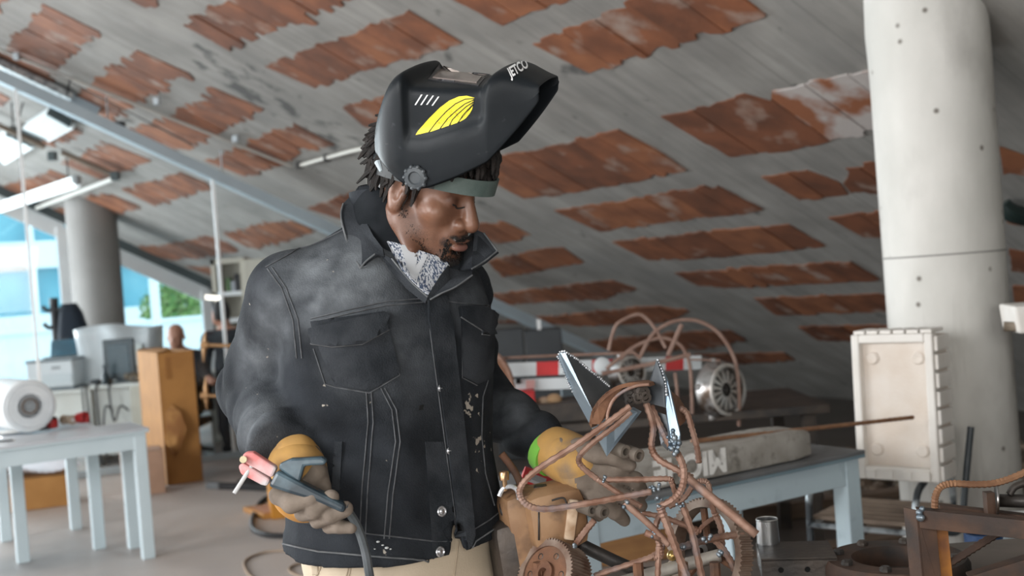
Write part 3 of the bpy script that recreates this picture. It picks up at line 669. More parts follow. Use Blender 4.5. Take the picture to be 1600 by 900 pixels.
def drape(name, bvh, poly, m, parent, off=0.003, thick=0.004, L=7, puff=0.0, smooth=True):   # a cloth / print piece lying on a body surface
    poly = dense(poly, L); bm = bmesh.new()
    f = bm.faces.new([bm.verts.new((x, y, 0)) for x, y in poly]); bmesh.ops.triangulate(bm, faces=[f], ngon_method='EAR_CLIP')
    for _ in range(3):
        es = [e for e in bm.edges if e.calc_length() > L * 1.6 and not e.is_boundary]
        if not es: break
        bmesh.ops.subdivide_edges(bm, edges=es, cuts=1); bmesh.ops.triangulate(bm, faces=[f for f in bm.faces if len(f.verts) > 3])
        bmesh.ops.beautify_fill(bm, faces=bm.faces[:], edges=[e for e in bm.edges if not e.is_boundary])
    bm.verts.index_update(); bm.normal_update(); vs = [(v.co.x, v.co.y) for v in bm.verts]; bd = [v.is_boundary for v in bm.verts]
    fs = [tuple(v.index for v in f.verts) for f in bm.faces]
    be = [(e.verts[0].index, e.verts[1].index) for e in bm.edges if e.is_boundary]; bm.free()
    mb = MB(); top = []; bot = []
    for (x, y), b_ in zip(vs, bd):
        p, n = hit(bvh, x, y); top.append(p + n * (off + thick + (0 if b_ else puff))); bot.append(p + n * (off - 0.004))
    k = len(vs); mb.add(top + bot, fs + [(a, b, b + k, a + k) for a, b in be])
    return mb.obj(name, m, parent, smooth=smooth)
def seam(name, bvh, pl, m, parent, r=0.0014, off=0.001, L=8, n=5):
    pts = [hit(bvh, x, y, off)[0] for x, y in dense(pl, L, False)]
    return MB().tube(pts, r, n).obj(name, m, parent, smooth=True)

# ================================================================ THE WELDER
person = thing('person', 'standing person in a dark denim work jacket and beige trousers holding a welding electrode clamp', 'person', onz(640, 1000, 0) * 0 + Vector((W(620, 800, 2.16).x, W(620, 800, 2.16).y, 0)))
YB = math.radians(30); LB = Vector((math.cos(YB), math.sin(YB), 0)); FB = Vector((math.sin(YB), -math.cos(YB), 0))
# ---- materials
def jacket_material():
    m = mat('black_denim', (0.008, 0.0095, 0.012), (0.019, 0.022, 0.027), 9, 0.85, bump=0.5, bscale=320, detail=6, bdist=0.003)
    nt = m.node_tree; b = nt.nodes['Principled BSDF']; src = b.inputs['Base Color'].links[0].from_socket
    at = nt.nodes.new('ShaderNodeAttribute'); at.attribute_name = 'worn'
    n = nt.nodes.new('ShaderNodeTexNoise'); n.inputs['Scale'].default_value = 24; n.inputs['Detail'].default_value = 9; tc = nt.nodes.new('ShaderNodeTexCoord'); nlink(nt, tc.outputs['Object'], n.inputs['Vector'])
    r = nt.nodes.new('ShaderNodeMapRange'); r.inputs[1].default_value = 0.28; r.inputs[2].default_value = 0.75; r.inputs[3].default_value = .25; nlink(nt, n.outputs['Fac'], r.inputs[0])
    mu = nt.nodes.new('ShaderNodeMath'); mu.operation = 'MULTIPLY'; nlink(nt, at.outputs['Fac'], mu.inputs[0]); nlink(nt, r.outputs[0], mu.inputs[1])
    mx = nt.nodes.new('ShaderNodeMix'); mx.data_type = 'RGBA'; mx.inputs['B'].default_value = (0.165, 0.178, 0.192, 1)
    nlink(nt, src, mx.inputs['A']); nlink(nt, mu.outputs[0], mx.inputs['Factor'])
    # specks of spatter and dust
    v = nt.nodes.new('ShaderNodeTexNoise'); v.inputs['Scale'].default_value = 60; v.inputs['Detail'].default_value = 2; nlink(nt, tc.outputs['Object'], v.inputs['Vector'])
    a2 = nt.nodes.new('ShaderNodeAttribute'); a2.attribute_name = 'spatter'
    s2 = nt.nodes.new('ShaderNodeMath'); s2.operation = 'ADD'; nlink(nt, v.outputs['Fac'], s2.inputs[0])
    m3 = nt.nodes.new('ShaderNodeMath'); m3.operation = 'MULTIPLY'; m3.inputs[1].default_value = 0.17; nlink(nt, a2.outputs['Fac'], m3.inputs[0]); nlink(nt, m3.outputs[0], s2.inputs[1])
    r2 = nt.nodes.new('ShaderNodeMapRange'); r2.inputs[1].default_value = 0.78; r2.inputs[2].default_value = 0.82; nlink(nt, s2.outputs[0], r2.inputs[0])
    mx2 = nt.nodes.new('ShaderNodeMix'); mx2.data_type = 'RGBA'; mx2.inputs['B'].default_value = (0.33, 0.30, 0.26, 1)
    nlink(nt, mx.outputs['Result'], mx2.inputs['A']); nlink(nt, r2.outputs[0], mx2.inputs['Factor']); nlink(nt, mx2.outputs['Result'], b.inputs['Base Color'])
    b.inputs['Specular IOR Level'].default_value = 0.12
    return m
denim = jacket_material()
denim_l = mat('black_denim_piece', (0.016, 0.0185, 0.022), (0.040, 0.044, 0.050), 14, 0.85, bump=0.5, bscale=320, bdist=0.003, spec=.12)
seam_m = mat('seam_thread', (0.085, 0.09, 0.098), (0.045, 0.048, 0.052), 60, 0.8)
edge_m = mat('worn_edge', (0.13, 0.135, 0.14), (0.07, 0.075, 0.08), 40, 0.8)
hood_m = mat('black_jersey', (0.008, 0.010, 0.012), (0.014, 0.016, 0.019), 30, 0.9, bump=0.2, bscale=300, bdist=.001, spec=.15)
beige = mat('beige_cotton', (0.56, 0.47, 0.36), (0.47, 0.39, 0.29), 6, 0.85, bump=0.25, bscale=300, c3=(0.33, 0.27, 0.20), s3=9, lo3=.6, hi3=.75, bdist=.002)
def skin_material():
    m = mat('brown_skin', (0.185, 0.088, 0.053), (0.135, 0.061, 0.037), 22, 0.42, bump=0.12, bscale=260, bdist=.002, spec=.5)
    nt = m.node_tree; b = nt.nodes['Principled BSDF']; src = b.inputs['Base Color'].links[0].from_socket
    def layer(src, attr, col, sc, l, h):
        at = nt.nodes.new('ShaderNodeAttribute'); at.attribute_name = attr; n = nt.nodes.new('ShaderNodeTexNoise'); n.inputs['Scale'].default_value = sc; n.inputs['Detail'].default_value = 3
        tc = nt.nodes.new('ShaderNodeTexCoord'); nlink(nt, tc.outputs['Object'], n.inputs['Vector'])
        ad = nt.nodes.new('ShaderNodeMath'); ad.operation = 'ADD'; nlink(nt, at.outputs['Fac'], ad.inputs[0]); nlink(nt, n.outputs['Fac'], ad.inputs[1])
        r = nt.nodes.new('ShaderNodeMapRange'); r.inputs[1].default_value = l; r.inputs[2].default_value = h; nlink(nt, ad.outputs[0], r.inputs[0])
        mx = nt.nodes.new('ShaderNodeMix'); mx.data_type = 'RGBA'; mx.inputs['B'].default_value = (*col, 1); nlink(nt, src, mx.inputs['A']); nlink(nt, r.outputs[0], mx.inputs['Factor']); return mx.outputs['Result']
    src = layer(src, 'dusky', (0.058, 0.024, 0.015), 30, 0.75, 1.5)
    src = layer(src, 'lip', (0.23, 0.105, 0.085), 40, 0.75, 1.3)
    src = layer(src, 'beard', (0.014, 0.010, 0.009), 420, 0.62, 1.35)
    nlink(nt, src, b.inputs['Base Color']); b.inputs['Subsurface Weight'].default_value = 0.06; b.inputs['Subsurface Radius'].default_value = (0.01, 0.004, 0.002)
    return m
skin = skin_material()
hair_m = mat('black_hair', (0.006, 0.005, 0.0045), (0.016, 0.011, 0.009), 60, 0.8, bump=.6, bscale=200, bdist=.003)

# ---- head frame
HY = math.radians(63); HP = math.radians(26); HR = math.radians(5)
Fh = Vector((math.sin(HY) * math.cos(HP), -math.cos(HY) * math.cos(HP), -math.sin(HP))); Lh0 = Vector((math.cos(HY), math.sin(HY), 0)); Uh0 = Lh0.cross(Fh) * -1
Uh0 = Vector((math.sin(HY) * math.sin(HP), -math.cos(HY) * math.sin(HP), math.cos(HP)))
Lh = Lh0 * math.cos(HR) + Uh0 * math.sin(HR); Uh = Uh0 * math.cos(HR) - Lh0 * math.sin(HR)
HC = W(629, 299, 2.07) + Lh * 0.073          # midpoint between the ears
RH = npv([list(Lh), list(Fh), list(Uh)])     # world -> local rows
def hl(P): return (P - npv(HC)) @ RH.T
def hw(x, y, z): return HC + Lh * x + Fh * y + Uh * z
neck_a = W(613, 372, 2.17); neck_b = hw(0, -0.035, -0.045)
def f_head(P):
    q = hl(P); a = q.copy(); a[:, 0] = np.abs(a[:, 0])
    d = s_ell(a, (0, -0.012, 0.045), (0.076, 0.098, 0.088))
    d = smin(d, s_ell(a, (0, 0.042, -0.028), (0.060, 0.055, 0.078)), 0.03)
    d = smin(d, s_cone(a, (0.052, 0.005, -0.050), (0.016, 0.078, -0.098), 0.024, 0.021), 0.022)
    d = smin(d, s_ell(a, (0, 0.082, -0.100), (0.023, 0.020, 0.019)), 0.016)
    d = smin(d, s_cone(a, (0.0, 0.090, 0.028), (0.040, 0.070, 0.026), 0.013, 0.012), 0.014)     # brow
    d = smin(d, s_ell(a, (0.046, 0.062, -0.018), (0.022, 0.022, 0.018)), 0.018)                # cheekbone
    d = smax(d, -s_ell(a, (0.032, 0.106, 0.009), (0.018, 0.020, 0.012)), 0.012)                # socket
    d = smin(d, s_ell(a, (0.031, 0.076, 0.008), (0.0155, 0.0145, 0.0135)), 0.004)              # lid over the eye
    d = smin(d, s_cone(a, (0, 0.093, 0.022), (0, 0.116, -0.027), 0.0085, 0.0155), 0.010)       # nose
    d = smin(d, s_ell(a, (0.0165, 0.102, -0.032), (0.012, 0.013, 0.0105)), 0.006)
    d = smax(d, -s_ell(a, (0.008, 0.108, -0.042), (0.0045, 0.006, 0.004)), 0.003)              # nostril
    d = smin(d, s_ell(a, (0, 0.088, -0.058), (0.034, 0.020, 0.026)), 0.014)                    # muzzle
    lipx = a[:, 0]
    d = smin(d, s_ell(a, (0.0, 0.1055, -0.0600), (0.025, 0.0115, 0.0070)), 0.004)
    d = smin(d, s_ell(a, (0.0, 0.1050, -0.0750), (0.023, 0.0125, 0.0092)), 0.004)
    d = smax(d, -s_ell(a, (0, 0.116, -0.0665), (0.027, 0.016, 0.0016)), 0.0015)                # mouth line
    d = smax(d, -s_ell(a, (0, 0.104, -0.0860), (0.020, 0.010, 0.004)), 0.006)                  # under the lip
    # ear
    er = s_ell(a, (0.078, -0.006, -0.002), (0.011, 0.020, 0.032))
    er = smax(er, -s_ell(a, (0.089, -0.002, 0.002), (0.008, 0.011, 0.020)), 0.004)
    er = smin(er, s_ell(a, (0.080, -0.003, -0.028), (0.007, 0.010, 0.010)), 0.006)
    er = smin(er, s_ell(a, (0.082, 0.009, -0.004), (0.005, 0.006, 0.008)), 0.005)
    d = smin(d, er, 0.006)
    nk = s_cone(P, neck_b, neck_a, 0.055, 0.060)
    nk = smin(nk, s_cone(P, hw(-.055, -.02, -.05), W(640, 392, 2.08), 0.018, 0.014), .02)
    return smin(d, nk, 0.03)
V, Fq = sculpt(f_head, HC - Vector((.17, .17, .24)), HC + Vector((.17, .17, .16)), 0.0024)
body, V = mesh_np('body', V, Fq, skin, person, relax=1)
q = hl(V); ax_ = np.abs(q[:, 0])
def blob(c, r): return np.clip(1.35 - np.linalg.norm((np.stack([ax_, q[:, 1], q[:, 2]], 1) - npv(c)) / npv(r), axis=1), 0, 1)
vattr(body, 'lip', np.maximum(blob((0, .107, -.061), (.026, .014, .007)) * .75, blob((0, .107, -.075), (.022, .014, .009)) * 1.15))
beard = np.maximum.reduce([blob((.0, .088, -.112), (.030, .030, .022)), blob((0.020, .080, -.098), (.020, .018, .016)) * .9, blob((.022, .103, -.056), (.012, .014, .006)), blob((.0, .107, -.0535), (.022, .010, .0045)) * .95,
    blob((.032, .088, -.068), (.007, .012, .012)) * .8, blob((.072, .012, -.012), (.02, .012, .034)) * .62, blob((.056, .03, -.068), (.03, .05, .02)) * .30, blob((.035, .062, -.10), (.03, .03, .018)) * .55, blob((.0, .098, -.086), (.008, .01, .006)) * .6])
vattr(body, 'beard', beard)
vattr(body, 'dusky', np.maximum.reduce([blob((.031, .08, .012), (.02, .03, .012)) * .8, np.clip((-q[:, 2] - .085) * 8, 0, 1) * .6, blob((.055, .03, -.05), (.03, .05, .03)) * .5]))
BH = bvh_np(V, Fq)
# lashes and brow
def hpatch(pts, r):                            # small tapered strand laid on the face, local coordinates
    out = []
    for p in pts:
        loc, n, i, d_ = BH.find_nearest(hw(*p)); out.append(loc + n * r * .3)
    return out
mb = MB()
for s in (-1, 1):
    P_ = hpatch([(s * x, .1, z) for x, z in ((.018, .003), (.025, .0005), (.032, -.0005), (.039, .001), (.045, .004))], .0014); mb.tube(smooth_path(P_, 3), [.0008] + [.0015] * 11 + [.0007], 5)
mb.obj('eyelashes', hair_m, person, smooth=True)
mb = MB()
for s in (-1, 1):
    for k in range(60):
        x = random.uniform(.013, .05); z = .0275 + .006 * math.sin((x - .013) / .037 * 2.6) + random.uniform(-.003, .003)
        P_ = hpatch([(s * x, .11, z), (s * (x + .006), .11, z + .0022)], .0008); mb.tube(P_, .0007, 3)
tag(mb.obj('eyebrows', hair_m, person), kind='stuff')
mb = MB()
def stubble(n, fx, L0, L1, dirv, r=.0008):
    for _ in range(n):
        x, y, z = fx(); p, nn, i, d_ = BH.find_nearest(hw(x, y, z)); dl = (Lh * dirv[0] * (1 if x > 0 else -1) + Fh * dirv[1] + Uh * dirv[2]); dl = (dl + nn * .35 + Vector((random.gauss(0, .35), random.gauss(0, .35), random.gauss(0, .35)))).normalized(); L_ = random.uniform(L0, L1)
        mb.tube([p - nn * .001, p + (nn * .5 + dl * .6).normalized() * L_ * .5, p + dl * L_], [r, r, r * .5], 3, cap=False)
stubble(900, lambda: (random.gauss(0, .018), .085 + random.gauss(0, .012), -.112 + random.gauss(0, .010)), .004, .010, (.2, .5, -1))
stubble(260, lambda: (random.choice((-1, 1)) * random.uniform(.018, .034), .092, random.uniform(-.105, -.06)), .003, .006, (.3, .2, -1))
stubble(420, lambda: (random.choice((-1, 1)) * abs(random.gauss(.012, .009)), .112, -.0535 - .3 * abs(random.gauss(0, .01))), .003, .006, (1, .2, -.5))
stubble(260, lambda: (random.choice((-1, 1)) * .075, random.uniform(.008, .024), random.uniform(-.045, .02)), .002, .004, (.2, .2, -1), .0006)
stubble(160, lambda: (random.choice((-1, 1)) * random.uniform(.045, .064), random.uniform(.02, .07), -.085 + random.gauss(0, .010)), .002, .0045, (.2, .2, -1), .0006)
tag(mb.obj('beard', hair_m, person, norm=False), kind='stuff')
# hair: short locks
def f_scalp(P):
    q = hl(P); d = s_ell(q, (0, -0.018, 0.052), (0.083, 0.100, 0.092)); return smax(smax(d, q[:, 1] - 0.072 + 0.0 * q[:, 2], 0.01), -(q[:, 2] - (-0.030) - 0.55 * np.clip(q[:, 1] + .03, -.1, .1) - .0), 0.01) + ripple(P, .0018, 260, 3)
V2, F2 = sculpt(f_scalp, HC - Vector((.15, .15, .12)), HC + Vector((.15, .15, .17)), 0.004)
hair, V2 = mesh_np('hair', V2, F2, hair_m, person); BS = bvh_np(V2, F2)
mb = MB()
for k in range(230):
    th_ = random.uniform(0, 2 * math.pi); ph = random.uniform(0.15, 2.0)
    d0 = Vector((math.sin(ph) * math.cos(th_), math.sin(ph) * math.sin(th_), math.cos(ph)))
    q0 = Vector((d0.x * .083, -.018 + d0.y * .1, .052 + d0.z * .092))
    if q0.y > 0.078 or q0.z < -.02 - .2 * max(0, q0.y): continue
    if q0.y > 0.03 and q0.z < .075: continue
    tang = Vector((d0.x, d0.y, -1.1 - random.random() * .5)) - d0 * 0; tang = (tang - d0 * tang.dot(d0)).normalized()
    L_ = random.uniform(.03, .055); flick = .25 + random.random() * .5; pts = []
    for j in range(5):
        t = j / 4; pts.append(hw(*(q0 + tang * L_ * t + d0 * (.003 + flick * .012 * t * (1 + t)) + Vector((random.gauss(0, .0015), random.gauss(0, .0015), 0)))))
    mb.tube(pts, [.005, .0055, .0052, .0045, .002], 5)
for k in range(26):                            # loose locks at the nape, sticking out from under the shell
    x = random.uniform(-.06, .06); q0 = Vector((x, -.105 + abs(x) * .5, random.uniform(.01, .085))); L_ = random.uniform(.03, .05); dr_ = Vector((x * 3, -1, random.uniform(-1.0, .1))).normalized(); pts = [hw(*(q0 + dr_ * L_ * t + Vector((0, 0, -.02 * t * t)))) for t in (0, .3, .6, 1)]
    mb.tube(pts, [.005, .0052, .0045, .002], 5)
for k in range(80):                            # fringe over the forehead
    x = random.uniform(-.06, .06); q0 = Vector((x, random.uniform(.088, .118) - x * x * 9, random.uniform(.062, .125))); L_ = random.uniform(.022, .040)
    pts = [hw(*(q0 + Vector((x * .2, .012 * t, -L_ * t)) + Vector((random.gauss(0, .001), .004 * math.sin(3 * t), 0)))) for t in (0, .35, .7, 1)]; mb.tube(pts, [.0045, .005, .0045, .002], 5)
tag(mb.obj('hair_locks', hair_m, person, smooth=True), kind='stuff')

# ---- jacket
ROWS = [(345, 607, .070, .066, 2.18), (372, 604, .105, .080, 2.17), (400, 602, .150, .095, 2.16), (440, 603, .185, .112, 2.15), (500, 606, .205, .130, 2.15), (560, 606, .207, .136, 2.15), (640, 605, .205, .136, 2.15), (720, 611, .204, .136, 2.15), (800, 621, .206, .140, 2.15), (880, 626, .208, .143, 2.15), (960, 628, .208, .143, 2.15)]
RC = [W(cx, y, d) for y, cx, a, b, d in ROWS]; RZ = np.array([c.z for c in RC])[::-1]
def irow(z, vals): return np.interp(z, RZ, np.array(vals)[::-1])
def torso(P, grow=0.0):
    z = P[:, 2]; cx = irow(z, [c.x for c in RC]); cy = irow(z, [c.y for c in RC]); a = irow(z, [r[2] for r in ROWS]) + grow; b = irow(z, [r[3] for r in ROWS]) + grow
    dx = P[:, 0] - cx; dy = P[:, 1] - cy; u = dx * LB.x + dy * LB.y; v = dx * FB.x + dy * FB.y
    n = 2.35; k = (np.abs(u / a) ** n + np.abs(v / b) ** n) ** (1 / n)
    g = np.sqrt((u / a ** 2) ** 2 + (v / b ** 2) ** 2) / np.maximum(np.sqrt((u / a) ** 2 + (v / b) ** 2), 1e-6)
    return (k - 1) / np.maximum(g, 1e-6) * .95, u, v
sR = W(456, 462, 2.11); eR = W(404, 606, 2.26); wR = W(437, 700, 1.99)
sL = W(714, 452, 2.33); eL = W(740, 615, 2.41); wL = W(866, 702, 2.22)
HEMZ = 0.968
def f_jacket(P):
    d, u, v = torso(P); z = P[:, 2]
    d = d + ripple(P * npv((1, 1, .55)), .0055, 36, 11) * np.clip((1.38 - z) * 5, .25, 1)
    drag = np.sin((z * 62 + u * 34 + 2.5 * np.sin(u * 16)) ) * np.exp(-((z - 1.20) / .10) ** 2) * np.exp(-((u + .13) / .07) ** 2); d = d - drag * .009
    d = d - .0035 * np.clip((HEMZ + .058 - z) * 200, 0, 1)
    d = smin(d, s_cone(P, W(592, 396, 2.15), sR, .056, .076), .045)
    d = smin(d, s_cone(P, W(640, 392, 2.2), sL, .055, .066), .045)
    arm = s_cone(P, sR, eR, .083, .071, True); a1, t1 = arm; a2, t2 = s_cone(P, eR, wR, .073, .058, True)
    g1 = ripple(P, 2.0, 20, 5); w1 = 2 * np.abs(np.sin(.5 * (t1 * 21 + 34 * (P[:, 0] - eR.x) - 22 * (P[:, 1] - eR.y) + g1))) ** .8 - 1; a1 = a1 - w1 * .0065 * np.clip((t1 - .30) * 1.8, 0.1, 1) * (.5 + .5 * np.sin(g1 * 1.3))
    a2, t2 = s_cone(P, eR, wR, .073, .058, True)
    g2_ = ripple(P, 2.2, 24, 6); w2 = 2 * np.abs(np.sin(.5 * (t2 * 19 + 30 * (P[:, 0] - eR.x) + g2_))) ** .8 - 1; a2 = a2 - w2 * .0080 * (.6 + .4 * np.sin(g2_ * 1.2))
    a = smin(a1, a2, .03)
    b1, s1 = s_cone(P, sL, eL, .068, .060, True); b2, s2 = s_cone(P, eL, wL, .064, .046, True)
    b2 = b2 - (2 * np.abs(np.sin(s2 * 10 + np.sin(P[:, 2] * 30) + .5 * ripple(P, 2.0, 22, 8))) ** .8 - 1) * .0055; b1 = b1 - np.sin(s1 * 22 + ripple(P, 1.2, 25, 9)) * .004
    b = smin(b1, b2, .03)
    cw = (wR - eR).normalized(); a = smax(a, (P - npv(wR)) @ npv(cw) - .012, .006)
    cl = (wL - eL).normalized(); b = smax(b, (P - npv(wL)) @ npv(cl) - .006, .006)
    d = smin(d, a, .018); d = smin(d, b, .02)
    body_cut = HEMZ + .10 * np.clip(.14 - v, 0, .28) - z
    cut = np.where((u > -.24) & (u < .25) & (np.minimum(a, b) > .0), body_cut, -1)
    d = smax(d, cut, .004)
    r_ = P - npv(EYE); dd_ = r_ @ npv(_f); X_ = 800 + FPX * (r_ @ npv(_r)) / dd_; Y_ = 450 - FPX * (r_ @ npv(_u)) / dd_
    tri = None; T3 = ((708, 806), (729, 874), (702, 892))
    for i in range(3):
        (x0, y0), (x1, y1) = T3[i], T3[(i + 1) % 3]; L_ = math.hypot(x1 - x0, y1 - y0); e = ((X_ - x0) * (y1 - y0) - (Y_ - y0) * (x1 - x0)) / L_ / 850
        tri = e if tri is None else np.maximum(tri, e)
    return smax(d, -np.maximum(tri, .085 - v), .002)
lo = Vector((min(eR.x, wR.x) - .11, 1.72, .95)); hi = Vector((wL.x + .08, 2.60, 1.62))
VJ, FJ = sculpt(f_jacket, lo, hi, 0.0062)
jacket, VJ = mesh_np('jacket', VJ, FJ, denim, person, relax=1)
BJ = bvh_np(VJ, FJ)
pj_ = np.array([PX(v) for v in VJ[:, :]])[:, :2] if False else None
def wblob(c, r): return np.clip(1.25 - np.linalg.norm((VJ - npv(c)) / npv(r), axis=1), 0, 1)
hitp = lambda x, y: hit(BJ, x, y)[0]
worn = np.maximum.reduce([wblob(hitp(525, 432), (.13, .12, .11)) * 1.15, wblob(hitp(495, 455), (.030, .06, .055)) * 1.4, wblob(hitp(470, 400), (.07, .08, .05)) * .75, wblob(hitp(590, 470), (.06, .08, .03)) * .8, wblob(hitp(735, 470), (.06, .1, .07)) * .5,
    wblob(hitp(405, 560), (.07, .1, .08)) * .75, wblob(hitp(395, 655), (.06, .1, .07)) * .9, wblob(hitp(800, 640), (.07, .1, .06)) * .6, wblob(hitp(560, 560), (.08, .08, .08)) * .55, wblob(hitp(640, 560), (.10, .1, .12)) * .35, wblob(hitp(425, 490), (.06, .1, .09)) * .7, np.full(len(VJ), .07)])  # worn denim; the sleeve patches also carry painted cloth highlights
vattr(jacket, 'worn', worn)
vattr(jacket, 'spatter', np.maximum.reduce([wblob(hitp(740, 640), (.04, .08, .09)), wblob(hitp(752, 700), (.03, .06, .08)), wblob(hitp(600, 855), (.035, .06, .025)) * 1.0, np.full(len(VJ), .12)]))
# pockets, flaps, yoke, plackets, seams: pieces lying on the jacket
drape('pocket', BJ, [(486, 503), (600, 487), (608, 520), (624, 583), (577, 610), (524, 601), (505, 560)], denim_l, jacket, .0, .003, puff=.002)
flap = drape('pocket_flap', BJ, [(486, 514), (545, 502), (604, 489), (607, 514), (565, 538), (520, 542), (490, 537)], denim_l, jacket, .004, .006, puff=.006)
drape('pocket', BJ, [(720, 487), (770, 500), (768, 590), (745, 600), (722, 588)], denim_l, jacket, .0, .003, puff=.002)
drape('pocket_flap', BJ, [(716, 480), (748, 480), (775, 492), (776, 520), (760, 524), (733, 505), (718, 495)], denim_l, jacket, .004, .005, puff=.003)
drape('placket', BJ, [(668, 462), (692, 452), (704, 500), (712, 600), (722, 700), (735, 790), (739, 835), (728, 868), (718, 842), (706, 760), (690, 640), (676, 540), (668, 500)], denim_l, jacket, .004, .004, puff=.001)
drape('placket', BJ, [(664, 690), (692, 690), (706, 770), (712, 830), (702, 877), (676, 873), (672, 800)], denim_l, jacket, .0, .002)
drape('welt_pocket', BJ, [(523, 690), (535, 690), (532, 765), (519, 765)], denim_l, jacket, .001, .004)
for a_ in ([(486, 498), (545, 484), (604, 471), (668, 466)], [(488, 504), (545, 490), (604, 477), (666, 472)], [(680, 468), (720, 474), (772, 478)],
           [(668, 462), (672, 520), (684, 610), (700, 730), (714, 830), (728, 868)], [(692, 456), (704, 520), (712, 610), (724, 720), (735, 800)],
           [(572, 612), (575, 660), (566, 760), (562, 838)], [(580, 612), (583, 660), (575, 760), (571, 838)],
           [(595, 606), (612, 640), (618, 690), (606, 770), (600, 842)], [(601, 606), (619, 640), (625, 690), (614, 770), (608, 842)],
           [(447, 800), (470, 815), (560, 832), (680, 846), (704, 846)], [(739, 828), (765, 812), (780, 800)],
           [(770, 570), (754, 620), (752, 680), (758, 740), (772, 790)], [(415, 418), (455, 396), (500, 362), (536, 346)],
           [(418, 420), (440, 450), (458, 500), (464, 560)], [(425, 418), (447, 450), (466, 500), (472, 560)],
           [(490, 545), (508, 600), (524, 605), (577, 614), (624, 586), (607, 516)], [(723, 500), (722, 590), (745, 602)]):
    seam('seam', BJ, a_, seam_m, jacket)
for a_ in ([(488, 537), (520, 542), (565, 538), (606, 515)], [(717, 496), (733, 506), (760, 524), (775, 521)], [(447, 849), (500, 861), (600, 869), (700, 877)], [(728, 868), (740, 845), (765, 828), (781, 817)]):
    seam('hem_edge', BJ, a_, edge_m, jacket, .0016, .007)
steel_b = mat('button_steel', (0.55, 0.56, 0.58), (0.30, 0.30, 0.31), 200, 0.3, 0.9)
for (x, y, r) in ((688, 799, 8.5), (685, 862, 8.5), (686, 606, 6), (700, 704, 6)):
    p, n = hit(BJ, x, y, .005); k = r / FPX * 2.02
    MB().lathe(p, n, [(k, 0), (k, .002), (k * .8, .0035), (k * .55, .002), (k * .3, .0035), (0.0001, .0045)], 16).obj('button', steel_b, jacket, smooth=True)
for pts in ([(655, 634), (662, 632), (660, 640), (654, 641)],):
    drape('burn_hole', BJ, pts, mat('burnt', (.004, .004, .004), None, rough=1), jacket, .0005, .0008, L=3)
paint_m = mat('white_paint_spot', (.6, .62, .62), None, rough=.6)
for (x, y, r) in ((591, 846, 3), (598, 851, 2.2), (604, 855, 3.5), (610, 857, 2), (586, 857, 1.5)):
    p, n = hit(BJ, x, y, .0035); MB().ball(p, Vector((r, r, r * .5)) / FPX * 2.0, 8, 5).obj('paint_spot', paint_m, jacket, smooth=True)

# ---- shirt, hoodie neck, collar
shirt_m = mat('patterned_shirt', (0.66, 0.68, 0.72), (0.07, 0.10, 0.17), 330, 0.75, lo=.50, hi=.53, stretch=(1, 1, .3), rot=(0.5, 0, .5))
drape('shirt', BJ, [(604, 380), (622, 388), (650, 404), (690, 408), (700, 420), (672, 464), (650, 448), (628, 422)], shirt_m, person, .004, .003, puff=.003)
pl_m = mat('shirt_band', (0.62, 0.64, 0.67), None, rough=.75)
drape('shirt_band', BJ, [(622, 390), (628, 388), (648, 404), (645, 440), (638, 436), (640, 408)], pl_m, bpy.data.objects['shirt'], .009, .003, L=4)
drape('shirt_band', BJ, [(660, 401), (664, 404), (650, 424), (648, 438), (645, 436), (646, 420)], pl_m, bpy.data.objects['shirt'], .009, .003, L=4)
nk0 = W(606, 400, 2.15); nk1 = W(606, 318, 2.165)
def f_hood(P):
    o = s_cone(P, nk0, nk1, .088, .065) + ripple(P, .002, 60, 21); axn = npv((nk1 - nk0).normalized())
    t = (P - npv(nk1)) @ axn; front = (P - npv(nk1)) @ npv((Fh * .9 - Uh * .1).normalized())
    i = s_cone(P, nk0 - (nk1 - nk0), nk1 + (nk1 - nk0), .054, .054)
    return smax(smax(o, -i, .006), t + .75 * front - .022, .012)
V3, F3 = sculpt(f_hood, Vector((min(nk0.x, nk1.x) - .12, 2.0, 1.48)), Vector((nk0.x + .14, 2.36, 1.68)), .005)
mesh_np('hoodie_neck', V3, F3, hood_m, person, relax=1)
def leaf(name, pts, m, parent, t=.006):        # stiff collar leaf: polygon of (px, py, depth), thickened
    mb = MB(); P_ = [W(*p) for p in pts]; c = sum(P_, Vector()) / len(P_)
    n = Vector((0, 0, 0))
    for i in range(len(P_)): n += (P_[i] - c).cross(P_[(i + 1) % len(P_)] - c)
    n.normalize()
    if n.dot(_f) > 0: n = -n
    k = len(P_); ring = [p.lerp(c, .5) + n * .0015 for p in P_]
    top = P_ + ring + [c + n * .002]; bot = [p - n * t for p in P_]
    fs = [(i, (i + 1) % k, k + (i + 1) % k, k + i) for i in range(k)] + [(k + i, k + (i + 1) % k, 2 * k) for i in range(k)]
    fs += [(i, 2 * k + 1 + i, 2 * k + 1 + (i + 1) % k, (i + 1) % k) for i in range(k)] + [tuple(2 * k + 1 + i for i in range(k))]
    mb.add(top + bot, fs); return mb.obj(name, m, parent, smooth=True)
def dh(x, y, o=.012):                           # depth of the jacket at this spot, pulled forward by o
    return PX(hit(BJ, x, y)[0])[2] - o
leaf('collar', [(548, 306, 2.165), (536, 318, 2.14), (533, 340, 2.115), (545, 385, 2.07), (563, 419, 2.035), (572, 408, 2.03), (586, 397, 2.03), (600, 400, 2.03), (598, 388, 2.04), (583, 368, 2.06), (566, 335, 2.11), (556, 312, 2.15)], denim_l, jacket)
leaf('collar', [(742, 358, 2.15), (756, 364, 2.15), (777, 392, 2.14), (757, 408, 2.11), (737, 420, 2.08), (716, 424, 2.12), (708, 405, 2.18), (724, 378, 2.21)], denim_l, jacket)
